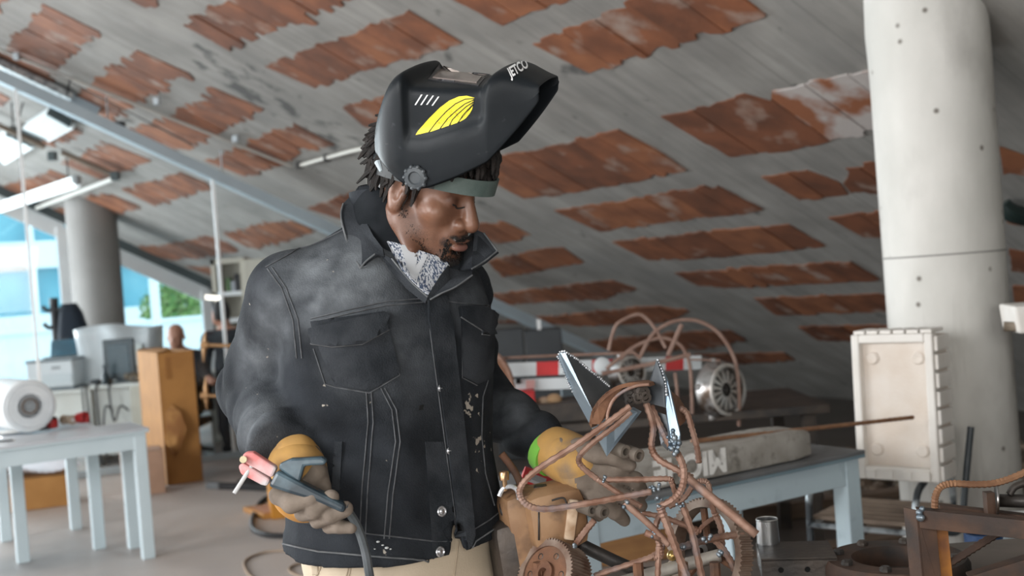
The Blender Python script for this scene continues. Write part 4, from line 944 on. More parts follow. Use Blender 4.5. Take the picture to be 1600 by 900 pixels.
leaf('lapel', [(708, 421, 2.10), (738, 424, 2.07), (737, 433, 2.04), (712, 448, 2.015), (690, 458, 2.0), (672, 468, 1.995), (668, 462, 1.995), (688, 430, 2.02), (700, 414, 2.045)], denim_l, jacket, .005)
leaf('lapel', [(594, 396, 2.04), (612, 404, 2.02), (640, 438, 2.0), (668, 466, 1.99), (664, 474, 1.99), (636, 452, 2.0), (606, 418, 2.02)], denim_l, jacket, .005)
for pl in ([(536, 318, 2.135), (533, 340, 2.11), (545, 385, 2.065), (563, 419, 2.03)], [(563, 419, 2.03), (572, 408, 2.026), (586, 397, 2.026)], [(777, 392, 2.136), (757, 408, 2.106), (737, 420, 2.076)], [(756, 364, 2.146), (777, 392, 2.136)],
           [(738, 430, 2.04), (712, 448, 2.01), (690, 458, 1.997), (672, 468, 1.99)], [(612, 404, 2.015), (640, 438, 1.995), (668, 464, 1.985)]):
    MB().tube(smooth_path([W(*p) for p in pl], 4), .0017, 5).obj('hem_edge', edge_m, jacket, smooth=True)

# ---- trousers and shoes (the photograph ends below the hips; legs carry on to the floor)
HB = W(630, 880, 2.165); HB = Vector((HB.x, HB.y, .95))
def f_trousers(P):
    d = None
    q = P - npv(HB); u = q @ npv(LB); v = q @ npv(FB); loc = np.stack([u, v, q[:, 2]], 1)
    d = s_ell(loc, (0, -.005, .03), (.192, .135, .20))
    for s in (-1, 1):
        d = smin(d, s_chain(loc, [(s * .088, .0, -.08), (s * .105, .012, -.48), (s * .115, -.015, -.87)], [.098, .074, .066], .03), .03)
    d = smax(d, q[:, 2] - .09, .01); d = smax(d, -(q[:, 2] + .885), .005)
    d = d - .004 * np.sin(loc[:, 2] * 46 + loc[:, 0] * 22 + ripple(loc, 1.3, 20, 4)) * np.clip(-loc[:, 2] * 3, .25, 1)
    return d + ripple(P, .002, 45, 14)
V4, F4 = sculpt(f_trousers, HB - Vector((.30, .30, .93)), HB + Vector((.30, .30, .12)), .011)
trousers, V4 = mesh_np('trousers', V4, F4, beige, person, relax=1); BT = bvh_np(V4, F4)
for a_ in ([(548, 868), (545, 885), (540, 905)], [(552, 868), (549, 885), (544, 905)], [(716, 846), (712, 880), (706, 920)], [(508, 866), (500, 890), (490, 910)]): seam('seam', BT, a_, mat('tan_thread', (.36, .29, .21), None, rough=.8), trousers)
lp, ln = hit(BT, 493, 872, .004); MB().box(lp, (.014, .008, .06), bev=.003).obj('belt_loop', beige, trousers)
shoe_m = mat('dark_boot', (.03, .025, .02), None, rough=.6)
for s in (-1, 1):
    ank = HB + LB * (s * .115) + Vector((0, 0, -.95))
    mb = MB(); mb.ball(ank + FB * .06 + Vector((0, 0, .05)), Vector((.05, .05, .052)), 12, 8); Rm = Matrix((LB, FB, Vector((0, 0, 1)))).transposed()
    def f_shoe(P, a_=ank): 
        loc = (P - npv(a_)) @ npv(Rm); d = smin(s_ell(loc, (0, .08, .04), (.05, .135, .05)), s_cone(loc, (0, -.01, .05), (0, -.015, .12), .055, .05), .03); return smax(d, -loc[:, 2] + .002, .004)
    V5, F5 = sculpt(f_shoe, ank + Vector((-.24, -.24, -.012)), ank + Vector((.24, .24, .2)), .012); mesh_np('boot', V5, F5, shoe_m, person)

# ---- gloves
yel = mat('yellow_leather', (0.45, 0.25, 0.068), (0.33, 0.19, 0.066), 12, 0.8, bump=.3, bscale=90, c3=(.20, .135, .08), s3=14, lo3=.54, hi3=.72, bdist=.002)
gry = mat('grey_suede', (0.20, 0.16, 0.128), (0.125, 0.098, 0.077), 18, 0.9, bump=.35, bscale=160, c3=(.10, .08, .062), s3=20, lo3=.6, hi3=.75, bdist=.002)
green = mat('green_lining', (.16, .42, .05), None, rough=.8)
orange = mat('orange_leather', (0.58, 0.27, 0.045), (0.46, 0.22, 0.05), 12, .8, bump=.3, bscale=90, bdist=.002)
def glove(name, palm, fingers, lo, hi, h=.0034, extra=None):
    def fp(P): return palm(P)
    def ff(P):
        d = None
        for pts, rs in fingers:
            e = s_chain(P, pts, rs, .004) + ripple(P, .0010, 150, 31); d = e if d is None else smin(d, e, .0006)
        return d
    def f(P): return smin(fp(P), ff(P), .003)
    V, Fq = sculpt(f, lo, hi, h); c = V[Fq].mean(1)
    slot = (ff(c) < fp(c) + (.0)).astype(int)
    if extra is not None: slot = extra(c, slot)
    return mesh_np(name, V, Fq, [yel, gry, orange], person, slot)
# hand with the electrode clamp
D = 1.945
pa = W(462, 712, D + .045); pb = W(474, 778, D + .047)
def palm_r(P):
    d = s_cone(P, pa, pb, .040, .044); d = smin(d, s_cone(P, W(450, 775, D + .01), W(505, 800, D + .01), .026, .020), .02); return d + ripple(P, .0015, 90, 41)
fing_r = [([W(436, 774, D - .012), W(456, 785, D - .038), W(488, 777, D - .046)], [.0165, .0175, .0158]),
          ([W(474, 801, D - .012), W(492, 796, D - .042), W(517, 777, D - .044)], [.0150, .0150, .0138]),
          ([W(497, 812, D - .010), W(517, 805, D - .040), W(541, 795, D - .038)], [.0142, .0142, .0130]),
          ([W(514, 824, D - .004), W(530, 822, D - .026), W(549, 824, D - .028)], [.0115, .0115, .0098]),
          ([W(488, 715, D + .040), W(494, 740, D + .004), W(484, 754, D - .008)], [.020, .0180, .0160]),
          ([W(500, 735, D + .02), W(505, 760, D + .002), W(512, 778, D - .004)], [.014, .013, .010])]
def ex_r(c, s):
    z = np.array([PX(q)[1] for q in c]); x = np.array([PX(q)[0] for q in c]); s = s.copy(); s[(s == 0) & (z > 782)] = 2; return s
gl, _ = glove('glove', palm_r, fing_r, W(470, 760, D) - Vector((.13, .12, .12)), W(470, 760, D) + Vector((.13, .12, .12)), extra=ex_r)
tag(gl, 'glove gripping the electrode clamp')
def f_cuff(P, a, b, r0, r1, t=.004):
    ax = npv((b - a).normalized()); o = s_cone(P, a, b, r0, r1); i = s_cone(P, a - (b - a) * .3, b + (b - a) * .3, r0 - t, r1 - t)
    h_ = (P - npv(a)) @ ax; L_ = (b - a).length
    return smax(o, -h_ - r0 * .35, .004) + ripple(P, .0012, 60, 51)
def cuff(a, b, r0, r1, parent, m):
    c = (a + b) / 2; e = Vector((.11, .11, .11)); V, Fq = sculpt(lambda P: f_cuff(P, a, b, r0, r1), c - e, c + e, .003); return mesh_np('cuff', V, Fq, m, parent, relax=1)[0]
cuff(W(456, 709, 2.035), W(468, 733, 1.975), .053, .048, gl, yel)
# hand steadying the sculpture
D2 = 2.13
pa2 = W(882, 712, D2 + .03); pb2 = W(925, 735, D2 + .02)
def palm_l(P):
    d = s_cone(P, pa2, pb2, .040, .046); d = smin(d, s_cone(P, W(905, 745, D2 + .01), W(945, 760, D2 + .01), .034, .030), .02); return d + ripple(P, .0018, 80, 43)
fing_l = [([W(905, 702, D2 + .0), W(935, 708, D2 - .03), W(960, 715, D2 - .035), W(984, 727, D2 - .03)], [.022, .019, .0165, .0125]),
          ([W(925, 728, D2 + .0), W(962, 738, D2 - .02), W(992, 752, D2 - .012), W(1004, 770, D2 + .01)], [.020, .018, .016, .013]),
          ([W(922, 750, D2 + .0), W(955, 765, D2 - .022), W(985, 778, D2 - .014), W(1002, 790, D2 + .01)], [.020, .018, .016, .013]),
          ([W(912, 764, D2 + .0), W(938, 784, D2 - .016), W(962, 800, D2 - .010), W(975, 812, D2 + .008)], [.019, .0165, .015, .012]),
          ([W(900, 770, D2 + .01), W(918, 792, D2 + .0), W(936, 806, D2 + .004)], [.017, .0145, .011])]
def ex_l(c, s):
    x = np.array([PX(q)[0] - .35 * (PX(q)[1] - 700) for q in c]); s = s.copy(); s[(x > 880)] = 1; return s
gl2, _ = glove('glove', palm_l, fing_l, W(930, 750, D2) - Vector((.15, .13, .14)), W(930, 750, D2) + Vector((.15, .13, .14)), extra=ex_l)
tag(gl2, 'glove steadying the sculpture')
cuff(W(868, 705, 2.20), W(902, 723, 2.148), .0490, .0505, gl2, yel)
MB().tube([W(853, 704, 2.21), W(865, 713, 2.19)], .0425, 20).obj('lining', green, gl2, smooth=True)

# ================================================================ ELECTRODE CLAMP
ec = thing('electrode_holder', 'blue-black welding electrode clamp with pink jaws in the gloved hand', 'electrode clamp', W(440, 745, 1.93))
blk = mat('blue_black_plastic', (0.016, 0.028, 0.038), (0.09, 0.14, 0.17), 14, 0.32, lo=.5, hi=.72); pink = mat('pink_jaw', (0.62, 0.20, 0.19), (0.55, 0.50, 0.50), 14, 0.7, lo=.42, hi=.6, c3=(.12, .11, .11), s3=22, lo3=.6, hi3=.7)
def slab(px, d, t, zoff=0.0):                   # outline in the clamp's own plane, given thickness towards the camera
    P_ = [W(x, y, d) for x, y in px]; return P_, -_f * t
def plate(name, px, d, t, m, parent, bev=.002):
    mb = MB(); P_, e = slab(px, d + t / 2, t); mb.prism(P_, e); return mb.obj(name, m, parent, bevel=bev)
D = 1.90
plate('jaw', [(381, 712), (387, 704), (399, 704), (436, 728), (429, 744), (424, 742), (388, 722)], D, .020, pink, ec, .004)
plate('jaw', [(376, 725), (384, 720), (426, 746), (421, 757), (412, 755), (380, 738)], D, .020, pink, ec, .004)
plate('handle', [(424, 756), (438, 730), (480, 752), (545, 785), (541, 798), (500, 780), (452, 765)], D, .030, blk, ec, .006)
plate('lever', [(438, 730), (440, 722), (458, 714), (505, 712), (513, 717), (510, 724), (478, 726), (472, 748), (470, 752), (452, 740)], D, .018, blk, ec, .004)
MB().tube([W(394, 727, D - .004), W(366, 771, D - .02)], .0036, 8).obj('electrode', mat('electrode_coating', (.62, .62, .61), (.5, .5, .5), 40, .7), ec)
MB().tube([W(380, 718, D - .02), W(380, 718, D + .02)], .006, 10).obj('tip_screw', mat('dull_brass', (.35, .3, .2), None, rough=.4, metal=.8), ec)
cab = MB().tube(smooth_path([W(538, 790, D), W(556, 818, 1.92), W(568, 850, 1.93), W(575, 885, 1.94), W(578, 930, 1.96), W(570, 1100, 2.0), W(520, 1300, 2.02), Vector((-.75, 1.9, .05)), Vector((-1.1, 2.6, .02))], 6), .0078, 8).obj('cable', mat('grey_rubber', (.055, .065, .07), (.09, .1, .11), 30, .6), ec, smooth=True)

# ================================================================ WELDING HELMET
hm = thing('welding_helmet', 'black welding helmet with yellow wing print, flipped up on the welder\'s head', 'helmet', W(650, 277, 2.0))
def camv(r, u, f): return (_r * r + _u * u + _f * f)
Lm = camv(.30, .31, .90).normalized(); Cm = camv(.94, -.09, -.32); Cm = (Cm - Lm * Cm.dot(Lm)).normalized(); Nm = Lm.cross(Cm); Nm = -Nm if Nm.dot(_u) < 0 else Nm
Ok = W(650, 277, 2.0) + Lm * .105
def hp(px, py, l):
    v = ray(px, py); o = Ok + Lm * l; t = (o - EYE).dot(Lm) / v.dot(Lm); q = EYE + v * t - o; return q.dot(Cm), q.dot(Nm)
def hx(c, n, l): return Ok + Cm * c + Nm * n + Lm * l
BOT = [((587, 238), .050), ((592, 250), .078), ((604, 266), .095), ((622, 284), .104), ((645, 297), .107), ((662, 298), .108), ((680, 292), .108), ((717, 278), .104), ((761, 256), .094), ((788, 227), .084), ((815, 195), .074), ((846, 154), .062)]
bc = [hp(*p, -w_) + (w_,) for p, w_ in BOT]
cs_ = [b[0] for b in bc]; nb_ = [b[1] for b in bc]; ws_ = [b[2] for b in bc]
NT = [(-.104, .055), (-.096, .085), (-.084, .113), (-.066, .148), (-.048, .174), (-.034, .185), (-.024, .188), (-.016, .178), (-.010, .165), (.02, .1635), (.06, .1630), (.108, .1635), (.118, .167), (.126, .178), (.136, .188), (.150, .192), (.168, .190), (.186, .182), (.200, .174), (.215, .167)]
def f1(x, tab, i=1): return float(np.interp(x, [t[0] for t in tab], [t[i] for t in tab]))
CS = sorted(set([round(x, 4) for x in list(np.linspace(-.104, -.03, 9)) + [-.026, -.022, -.018, -.014, -.010, 0, .02, .04, .06, .08, .1, .112, .117, .121, .125, .129, .133, .14, .15, .165, .18, .195, .207, .215]]))
secs = []
for c in CS:
    w0 = f1(c, bc, 2); nb = f1(c, bc); nt = f1(c, NT) - .007; R_ = np.interp(c, [-.022, -.012, .116, .130], [0, 1, 1, 0]) if -.022 < c < .130 else 0
    wt = w0 - .013 * R_ - .006 * (1 - R_) * 0; n1 = min(max(nb + .012, .066 + .34 * max(c - .02, 0)), nb + (nt - nb) * .55); rc = min(.022 if R_ > .5 else .032, (nt - n1) * .6)
    half = [(w0, nb), (w0, nb * .5 + n1 * .5), (w0, n1 - .003), (wt, n1 + .006), (wt, (n1 + nt - rc) / 2), (wt - .001, nt - rc), (wt - rc * .12, nt - rc * .45), (wt - rc * .45, nt - rc * .10), (wt - rc, nt), ((wt - rc) * .5, nt + .002)]
    secs.append([hx(c, n, -l) for l, n in half] + [hx(c, nt + .003, 0)] + [hx(c, n, l) for l, n in half[::-1]])
m_ = MB(); k_ = len(secs[0]); vs = [p for s_ in secs for p in s_]
fs = [(i * k_ + j, i * k_ + j + 1, (i + 1) * k_ + j + 1, (i + 1) * k_ + j) for i in range(len(secs) - 1) for j in range(k_ - 1)]
cc_ = sum(secs[0], Vector()) / k_ - Cm * .006; vs.append(cc_); fs += [(j + 1, j, len(vs) - 1) for j in range(k_ - 1)]
m_.add(vs, fs)
shell_m = mat('matt_black_shell', (0.007, 0.009, 0.011), (0.013, 0.016, 0.019), 8, 0.45, bump=.15, bscale=600, c3=(.035, .039, .043), s3=60, lo3=.66, hi3=.8, bdist=.001, spec=.17)
shell = m_.obj('shell', shell_m, hm, smooth='all')
sm = shell.modifiers.new('thickness', 'SOLIDIFY'); sm.thickness = .0035; sm.offset = -1; sm.use_rim = True
sb = shell.modifiers.new('smooth', 'SUBSURF'); sb.levels = 1; sb.render_levels = 1
dg = bpy.context.evaluated_depsgraph_get(); ev = shell.evaluated_get(dg); me_ = ev.to_mesh()
BHm = BVHTree.FromPolygons([v.co + hm.location for v in me_.vertices], [tuple(p.vertices) for p in me_.polygons]); ev.to_mesh_clear()
wlo = min(hit(BHm, 718, 117)[0].dot(Nm), 9)
lens_m = mat('lens_painted_reflection', (0.34, 0.29, 0.26), (0.27, 0.22, 0.20), 14, 0.25, 0.5, lo=.4, hi=.6)  # reflected ceiling painted into the dark glass as a tan colour
drape('lens_frame', BHm, [(668, 125), (686, 100), (768, 110), (748, 135)], mat('lens_frame', (.014, .014, .016), None, rough=.35), hm, .0, .002, L=12)
drape('lens', BHm, [(676, 123), (691, 104), (762, 112), (745, 131)], lens_m, hm, .002, .0015, L=12)
yl = mat('yellow_print', (0.88, 0.72, 0.015), None, rough=.45); wht = mat('white_print', (.80, .80, .80), None, rough=.5)
def c3(*p): return [(580 + x / 4.09, 80 + y / 4.09) for x, y in p]
F_ = [c3((285, 536), (300, 510), (370, 430), (440, 360), (500, 315), (560, 290), (610, 285), (660, 297), (658, 304), (600, 307), (540, 335), (480, 385), (420, 450), (370, 516)),
      c3((375, 517), (425, 455), (485, 391), (545, 341), (600, 314), (658, 309), (657, 314), (600, 338), (545, 380), (490, 430), (442, 494)),
      c3((447, 493), (495, 434), (550, 386), (605, 344), (656, 319), (655, 326), (610, 360), (560, 405), (520, 445), (502, 474)),
      c3((508, 473), (525, 448), (565, 410), (615, 365), (654, 332), (651, 342), (620, 380), (585, 415), (560, 440), (550, 458)),
      c3((556, 456), (590, 420), (625, 385), (650, 350), (645, 370), (632, 395), (605, 428), (585, 442))]
for p_ in F_: drape('wing_feather', BHm, p_, yl, hm, .0004, .0007, L=3)
for pl in (((658, 302), (600, 307), (540, 335), (480, 385), (420, 450), (368, 519)), ((657, 311), (600, 336), (545, 379), (490, 429), (441, 495)), ((656, 323), (608, 354), (560, 396), (520, 437), (500, 476)), ((653, 338), (618, 374), (585, 411), (556, 458))):
    seam('print_line', BHm, c3(*pl), bpy.data.materials['matt_black_shell'], hm, .0012, .0006, L=3)
for x0, y0, x1, y1 in ((649, 164, 659, 148), (658, 164, 668, 148.5), (667, 163.5, 677, 149.5), (675.5, 165, 685.5, 151)):
    drape('white_stripe', BHm, [(x0 - 1, y0), (x1 - 1, y1), (x1 + 1.2, y1), (x0 + 1.2, y0)], wht, hm, .0004, .0006, L=3)
def text_on(name, txt, org, ex, ey, m, parent, bvh, off=.0006, cap_w=None, bold=0.0):
    cu = bpy.data.curves.new('lettering', 'FONT'); cu.body = txt; cu.size = 1; cu.offset = bold; o = bpy.data.objects.new('tmp', cu); S.collection.objects.link(o)
    dgx = bpy.context.evaluated_depsgraph_get(); e_ = o.evaluated_get(dgx); me = e_.to_mesh(); bm = bmesh.new(); bm.from_mesh(me); e_.to_mesh_clear(); bpy.data.objects.remove(o)
    xs = [v.co.x for v in bm.verts]; x0, x1 = min(xs), max(xs)
    bmesh.ops.triangulate(bm, faces=bm.faces[:])
    for _ in range(2): bmesh.ops.subdivide_edges(bm, edges=bm.edges[:], cuts=1); bmesh.ops.triangulate(bm, faces=bm.faces[:])
    bm.verts.index_update(); mb = MB(); vs = []
    for v in bm.verts:
        u = (v.co.x - x0) / (x1 - x0); t = v.co.y / .72; px = org[0] + ex[0] * u + ey[0] * t; py = org[1] + ex[1] * u + ey[1] * t
        vs.append(hit(bvh, px, py, off)[0])
    mb.add(vs, [tuple(v.index for v in f.verts) for f in bm.faces]); bm.free(); return mb.obj(name, m, parent)
text_on('lettering', 'JETCO', (797, 122), (29, -17), (-6.5, -13.5), wht, hm, BHm, .0012, bold=.03)
kn = hit(BHm, 650, 277)[0]; kx = -Lm
mb = MB(); mb.lathe(kn - kx * .004, kx, [(.021, 0), (.021, .008), (.019, .011), (.012, .012), (.010, .009), (.0001, .009)], 24)
for k in range(10):
    a = 2 * math.pi * k / 10; mb.ball(kn + (Cm * math.cos(a) + Nm * math.sin(a)) * .0195 + kx * .004, .0042, 8, 6)
mb.obj('pivot_knob', mat('charcoal_knob', (.035, .042, .048), (.06, .068, .074), 40, .5), hm, smooth=True)
band_m = mat('green_headband', (0.060, 0.088, 0.080), (0.085, 0.115, 0.105), 30, .6, bump=.1, bscale=200)
def band(zl, zh, ra, rb, a0, a1, m, name, t=.004, cy=-.006, tilt=.0):
    n = 30; mb = MB(); vs = []
    for i in range(n + 1):
        a = a0 + (a1 - a0) * i / n
        for (k, z) in ((0, zl), (t, zl), (t, zh), (0, zh)):
            y = cy + (rb + k) * math.cos(a); vs.append(hw((ra + k) * math.sin(a), y, z + tilt * y))
    fs = [(i * 4 + j, i * 4 + (j + 1) % 4, i * 4 + 4 + (j + 1) % 4, i * 4 + 4 + j) for i in range(n) for j in range(4)] + [(0, 1, 2, 3), (n * 4, n * 4 + 3, n * 4 + 2, n * 4 + 1)]
    mb.add(vs, fs); return mb.obj(name, m, hm, smooth=True)
band(.022, .052, .088, .140, -1.05, 1.05, band_m, 'headband', tilt=.10)
band(.020, .056, .090, .118, -2.0, -.95, mat('black_strap', (.02, .024, .026), None, rough=.5), 'side_strap', tilt=.12)
band(.020, .056, .090, .118, .95, 2.0, bpy.data.materials['black_strap'], 'side_strap', tilt=.12)
band(.020, .050, .086, .106, 2.2, 4.08, bpy.data.materials['black_strap'], 'rear_strap', tilt=.0)
MB().tube([W(590, 253, 2.0), W(596, 268, 1.99)], [.006, .003], 8).obj('grey_clip', mat('grey_clip', (.35, .4, .43), None), hm)
# ================================================================ MATERIALS FOR SCRAP
rust = mat('rebar_rust', (0.19, 0.095, 0.062), (0.32, 0.20, 0.15), 34, 0.6, 0.3, bump=.3, bscale=200, c3=(.20, .18, .19), s3=14, lo3=.55, hi3=.7, bdist=.002)
rust_d = mat('dark_rust', (0.12, 0.055, 0.032), (0.20, 0.095, 0.05), 18, 0.85, .1, bump=.4, bscale=120, c3=(.05, .04, .035), s3=10, lo3=.5, hi3=.7, bdist=.003)
steel = mat('heat_blued_steel', (0.42, 0.50, 0.56), (0.28, 0.36, 0.44), 9, 0.32, 0.75, c3=(.55, .60, .64), s3=24, lo3=.55, hi3=.75)
steel_dk = mat('dark_and_shaded_steel', (0.16, 0.17, 0.18), (0.10, 0.11, 0.12), 12, 0.42, 0.7)
weld = mat('weld_bead', (0.10, 0.14, 0.18), (0.28, 0.31, 0.33), 90, 0.42, 0.7)
weld_w = mat('bright_weld', (0.72, 0.74, 0.76), (0.40, 0.42, 0.45), 120, 0.35, 0.7)
chrome = mat('dull_chrome', (0.50, 0.50, 0.50), (0.12, 0.09, 0.07), 14, 0.3, 0.85, lo=.42, hi=.62)
rust_x = mat('black_brown_rust', (.052, .030, .022), (.095, .050, .030), 14, .7, .25, bump=.3, bscale=120, c3=(.03, .026, .024), s3=10, lo3=.5, hi3=.7, bdist=.002)
scrap_d = mat('oily_black_steel', (0.035, 0.033, 0.032), (0.075, 0.06, 0.05), 12, 0.5, 0.5, bump=.2, bscale=60)
tan_m = mat('tan_enamel_worn', (0.30, 0.175, 0.09), (0.21, 0.11, 0.052), 12, 0.6, 0.0, bump=.35, bscale=60, c3=(.075, .04, .025), s3=15, lo3=.50, hi3=.68, bdist=.003)
def c4(x, y): return 760 + x / 2.143, 480 + y / 2.143
def rod(name, pts, r, m, parent, ribbed=True, n=7, sm=8):     # pts: (px, py, distance)
    P_ = smooth_path([W(*p) for p in pts], sm) if len(pts) > 2 else [W(*p) for p in pts]
    L_ = sum((P_[i + 1] - P_[i]).length for i in range(len(P_) - 1)); st = .0055 if ribbed else .02
    out = []; acc = 0
    for i in range(len(P_) - 1):
        seg = P_[i + 1] - P_[i]; k = max(1, int(seg.length / st))
        for j in range(k): out.append(P_[i] + seg * (j / k))
    out.append(P_[-1]); rs = [r * (1.14 if (i % 2) else .90) if ribbed else r for i in range(len(out))]
    return MB().tube(out, rs, n).obj(name, m, parent, smooth='all' if not ribbed else True)
def bead(p, r, parent, m=weld):
    mb = MB(); p = Vector(p)
    for k in range(4): mb.ball(p + Vector((random.gauss(0, r * .5), random.gauss(0, r * .5), random.gauss(0, r * .5))), r * random.uniform(.5, .85), 7, 5)
    return tag(mb.obj('weld_bead', m, parent, smooth='all'), kind='stuff')

# ================================================================ STEEL BENCH UNDER THE SCULPTURE
bench = thing('steel_bench', 'low dark steel bench that carries the long-eared sculpture and scrap plates', 'bench', Vector((1.0, 2.1, 0)))
bt = mat('bench_top_steel', (.10, .085, .07), (.16, .13, .11), 5, .6, .4, bump=.1)
BZ = .78
MB().box((1.02, 2.12, BZ - .015), (1.75, 0.90, .03)).obj('bench_top', bt, bench, bevel=.003)
for x in (.22, 1.82):
    for y in (1.74, 2.50): MB().box((x, y, (BZ - .03) / 2), (.05, .05, BZ - .03)).obj('leg', scrap_d, bench)
MB().box((1.02, 2.50, .25), (1.6, .04, .04)).obj('rail', scrap_d, bench)

# ================================================================ RABBIT SCULPTURE
rb = thing('scrap_metal_sculpture', 'long-eared animal sculpture welded from rebar, gears and rusty scrap, held by the welder', 'sculpture', Vector((.40, 2.08, BZ)))
D = 2.06
def r4(name, pts, r, m=rust, d=D, ribbed=True, dd=None):
    return rod(name, [c4(*p[:2]) + ((p[2] if len(p) > 2 else d),) for p in pts], r, m, rb, ribbed)
r4('rebar', [(482, 332), (400, 392), (300, 462), (180, 538), (124, 588), (112, 628), (140, 664), (205, 676), (350, 655), (460, 635), (552, 618)], .0058, d=1.99)
r4('rebar', [(484, 350), (430, 398), (350, 460), (312, 500), (318, 532), (370, 575)], .0052, d=2.02)
r4('rebar', [(370, 575), (420, 608), (470, 640), (520, 668)], .005, d=2.02)
r4('rebar', [(400, 578), (520, 577), (608, 575), (622, 590), (640, 650)], .0052, d=2.03)
r4('rebar', [(535, 320, 2.05), (558, 400, 2.05), (553, 465, 2.05), (575, 508, 2.04), (640, 545, 2.03), (690, 572, 2.02)], .0062)
r4('pipe', [(650, 552, 2.01), (905, 762, 1.96)], .0082, ribbed=False)
r4('rebar', [(550, 330, 2.06), (585, 405, 2.05), (612, 455, 2.03), (645, 500, 2.0), (662, 550, 1.98), (655, 605, 1.98), (628, 642, 1.99), (574, 672, 2.0)], .0064)
r4('rebar', [(630, 335, 2.08), (668, 350, 2.07), (688, 405, 2.06), (704, 465, 2.06), (712, 522, 2.05)], .0056)
r4('rebar', [(582, 670), (602, 720), (636, 810), (672, 905), (690, 960)], .0072, d=1.98)
r4('rebar', [(654, 655), (690, 760), (722, 905), (735, 960)], .0064, d=2.0)
r4('square_bar', [(462, 655), (540, 722), (612, 796)], .0062, d=1.99, ribbed=False)
r4('square_bar', [(532, 754), (582, 775)], .0062, d=1.99, ribbed=False)
r4('rebar', [(584, 690), (566, 740), (578, 790), (585, 830), (560, 840)], .0055, d=2.03)
r4('rebar', [(578, 800), (574, 900), (574, 960)], .0055, d=2.03)
r4('rebar', [(610, 668), (660, 640), (690, 600), (715, 582), (742, 592), (752, 650), (766, 700)], .0052, d=2.10)
r4('rebar', [(766, 690), (786, 742), (790, 812)], .0060, d=2.09)
r4('rebar', [(650, 805, 2.0), (740, 778, 2.04), (858, 758, 2.08)], .0066)
r4('rebar', [(756, 770), (800, 820), (834, 884), (850, 930)], .0062, d=2.08)
r4('rebar', [(520, 688), (600, 706), (680, 736), (720, 750)], .0052, d=2.14)
r4('rebar', [(700, 760), (740, 720), (772, 702)], .0045, d=2.14)
r4('rebar', [(360, 900), (480, 860), (555, 834), (590, 800), (572, 772)], .0052, d=2.06)
r4('rebar', [(300, 792), (330, 752), (362, 712)], .0060, d=2.08)
r4('pipe', [(310, 792), (430, 850), (545, 900), (640, 940)], .0125, scrap_d, d=2.12, ribbed=False)
pale = mat('pale_painted_tube', (.46, .43, .38), (.22, .19, .17), 16, .6, .2)
r4('pipe', [(450, 922), (640, 868), (782, 830)], .0125, pale, d=2.10, ribbed=False)
r4('pipe', [(50, 490), (100, 560), (130, 640), (140, 700)], .0075, rust_d, d=2.16, ribbed=False)
for q in ((395, 572), (560, 612), (575, 640), (466, 655), (575, 672), (652, 660), (560, 760), (660, 800), (728, 780), (785, 830), (300, 796), (880, 748), (575, 600), (750, 770)): bead(W(*c4(*q), 1.99), .0055, rb)
# ear blades: folded steel sheet, its shaded faces painted darker, with a beaded rim
def sheet(name, pts, m, t=.003):
    P_ = [W(*c4(*p[:2]), p[2]) for p in pts]; mb = MB(); n = (P_[1] - P_[0]).cross(P_[2] - P_[0]).normalized(); mb.prism(P_, n * t); return mb.obj(name, m, rb)
sheet('ear_blade', [(238, 165, 2.06), (246, 150, 2.055), (262, 148, 2.05), (355, 345, 2.02), (346, 392, 2.03), (290, 290, 2.05)], steel)
sheet('ear_blade', [(262, 148, 2.05), (290, 165, 2.06), (416, 268, 2.11), (430, 330, 2.10), (355, 345, 2.02)], steel_dk)
sheet('ear_blade', [(346, 392, 2.03), (402, 500, 2.02), (518, 350, 2.06), (490, 335, 2.07), (400, 372, 2.04)], steel)
sheet('ear_blade', [(574, 176, 2.03), (544, 268, 2.05), (540, 318, 2.05), (602, 336, 2.02), (600, 255, 2.02)], steel_dk)
sheet('ear_blade', [(574, 176, 2.03), (600, 255, 2.02), (602, 336, 2.02), (610, 462, 2.0), (626, 486, 2.0), (646, 470, 2.0), (648, 425, 2.005), (626, 325, 2.02), (606, 245, 2.025)], steel)
def rim(pts, m=weld_w, r=.0028):
    mb = MB(); P_ = [W(*c4(*p[:2]), p[2] - .002) for p in pts]
    for i in range(len(P_) - 1):
        k = max(2, int((P_[i + 1] - P_[i]).length / .0045))
        for j in range(k): mb.ball(P_[i].lerp(P_[i + 1], j / k) + Vector((0, 0, random.gauss(0, .0006))), r * random.uniform(.7, 1.15), 6, 4)
    tag(mb.obj('weld_rim', m, rb, smooth='all'), kind='stuff')
rim([(238, 165, 2.06), (246, 150, 2.055), (262, 148, 2.05), (290, 165, 2.06), (416, 268, 2.11)])
rim([(238, 165, 2.06), (262, 225, 2.055), (290, 290, 2.05)], r=.0018)
rim([(574, 176, 2.03), (590, 215, 2.025), (600, 255, 2.02), (604, 300, 2.02)])
mb = MB()
for k in range(16): mb.ball(W(*c4(622 + random.gauss(0, 9), 455 + random.gauss(0, 18)), 1.992), .006 * random.uniform(.5, 1), 6, 4)
tag(mb.obj('weld_patch', weld, rb, smooth='all'), kind='stuff')
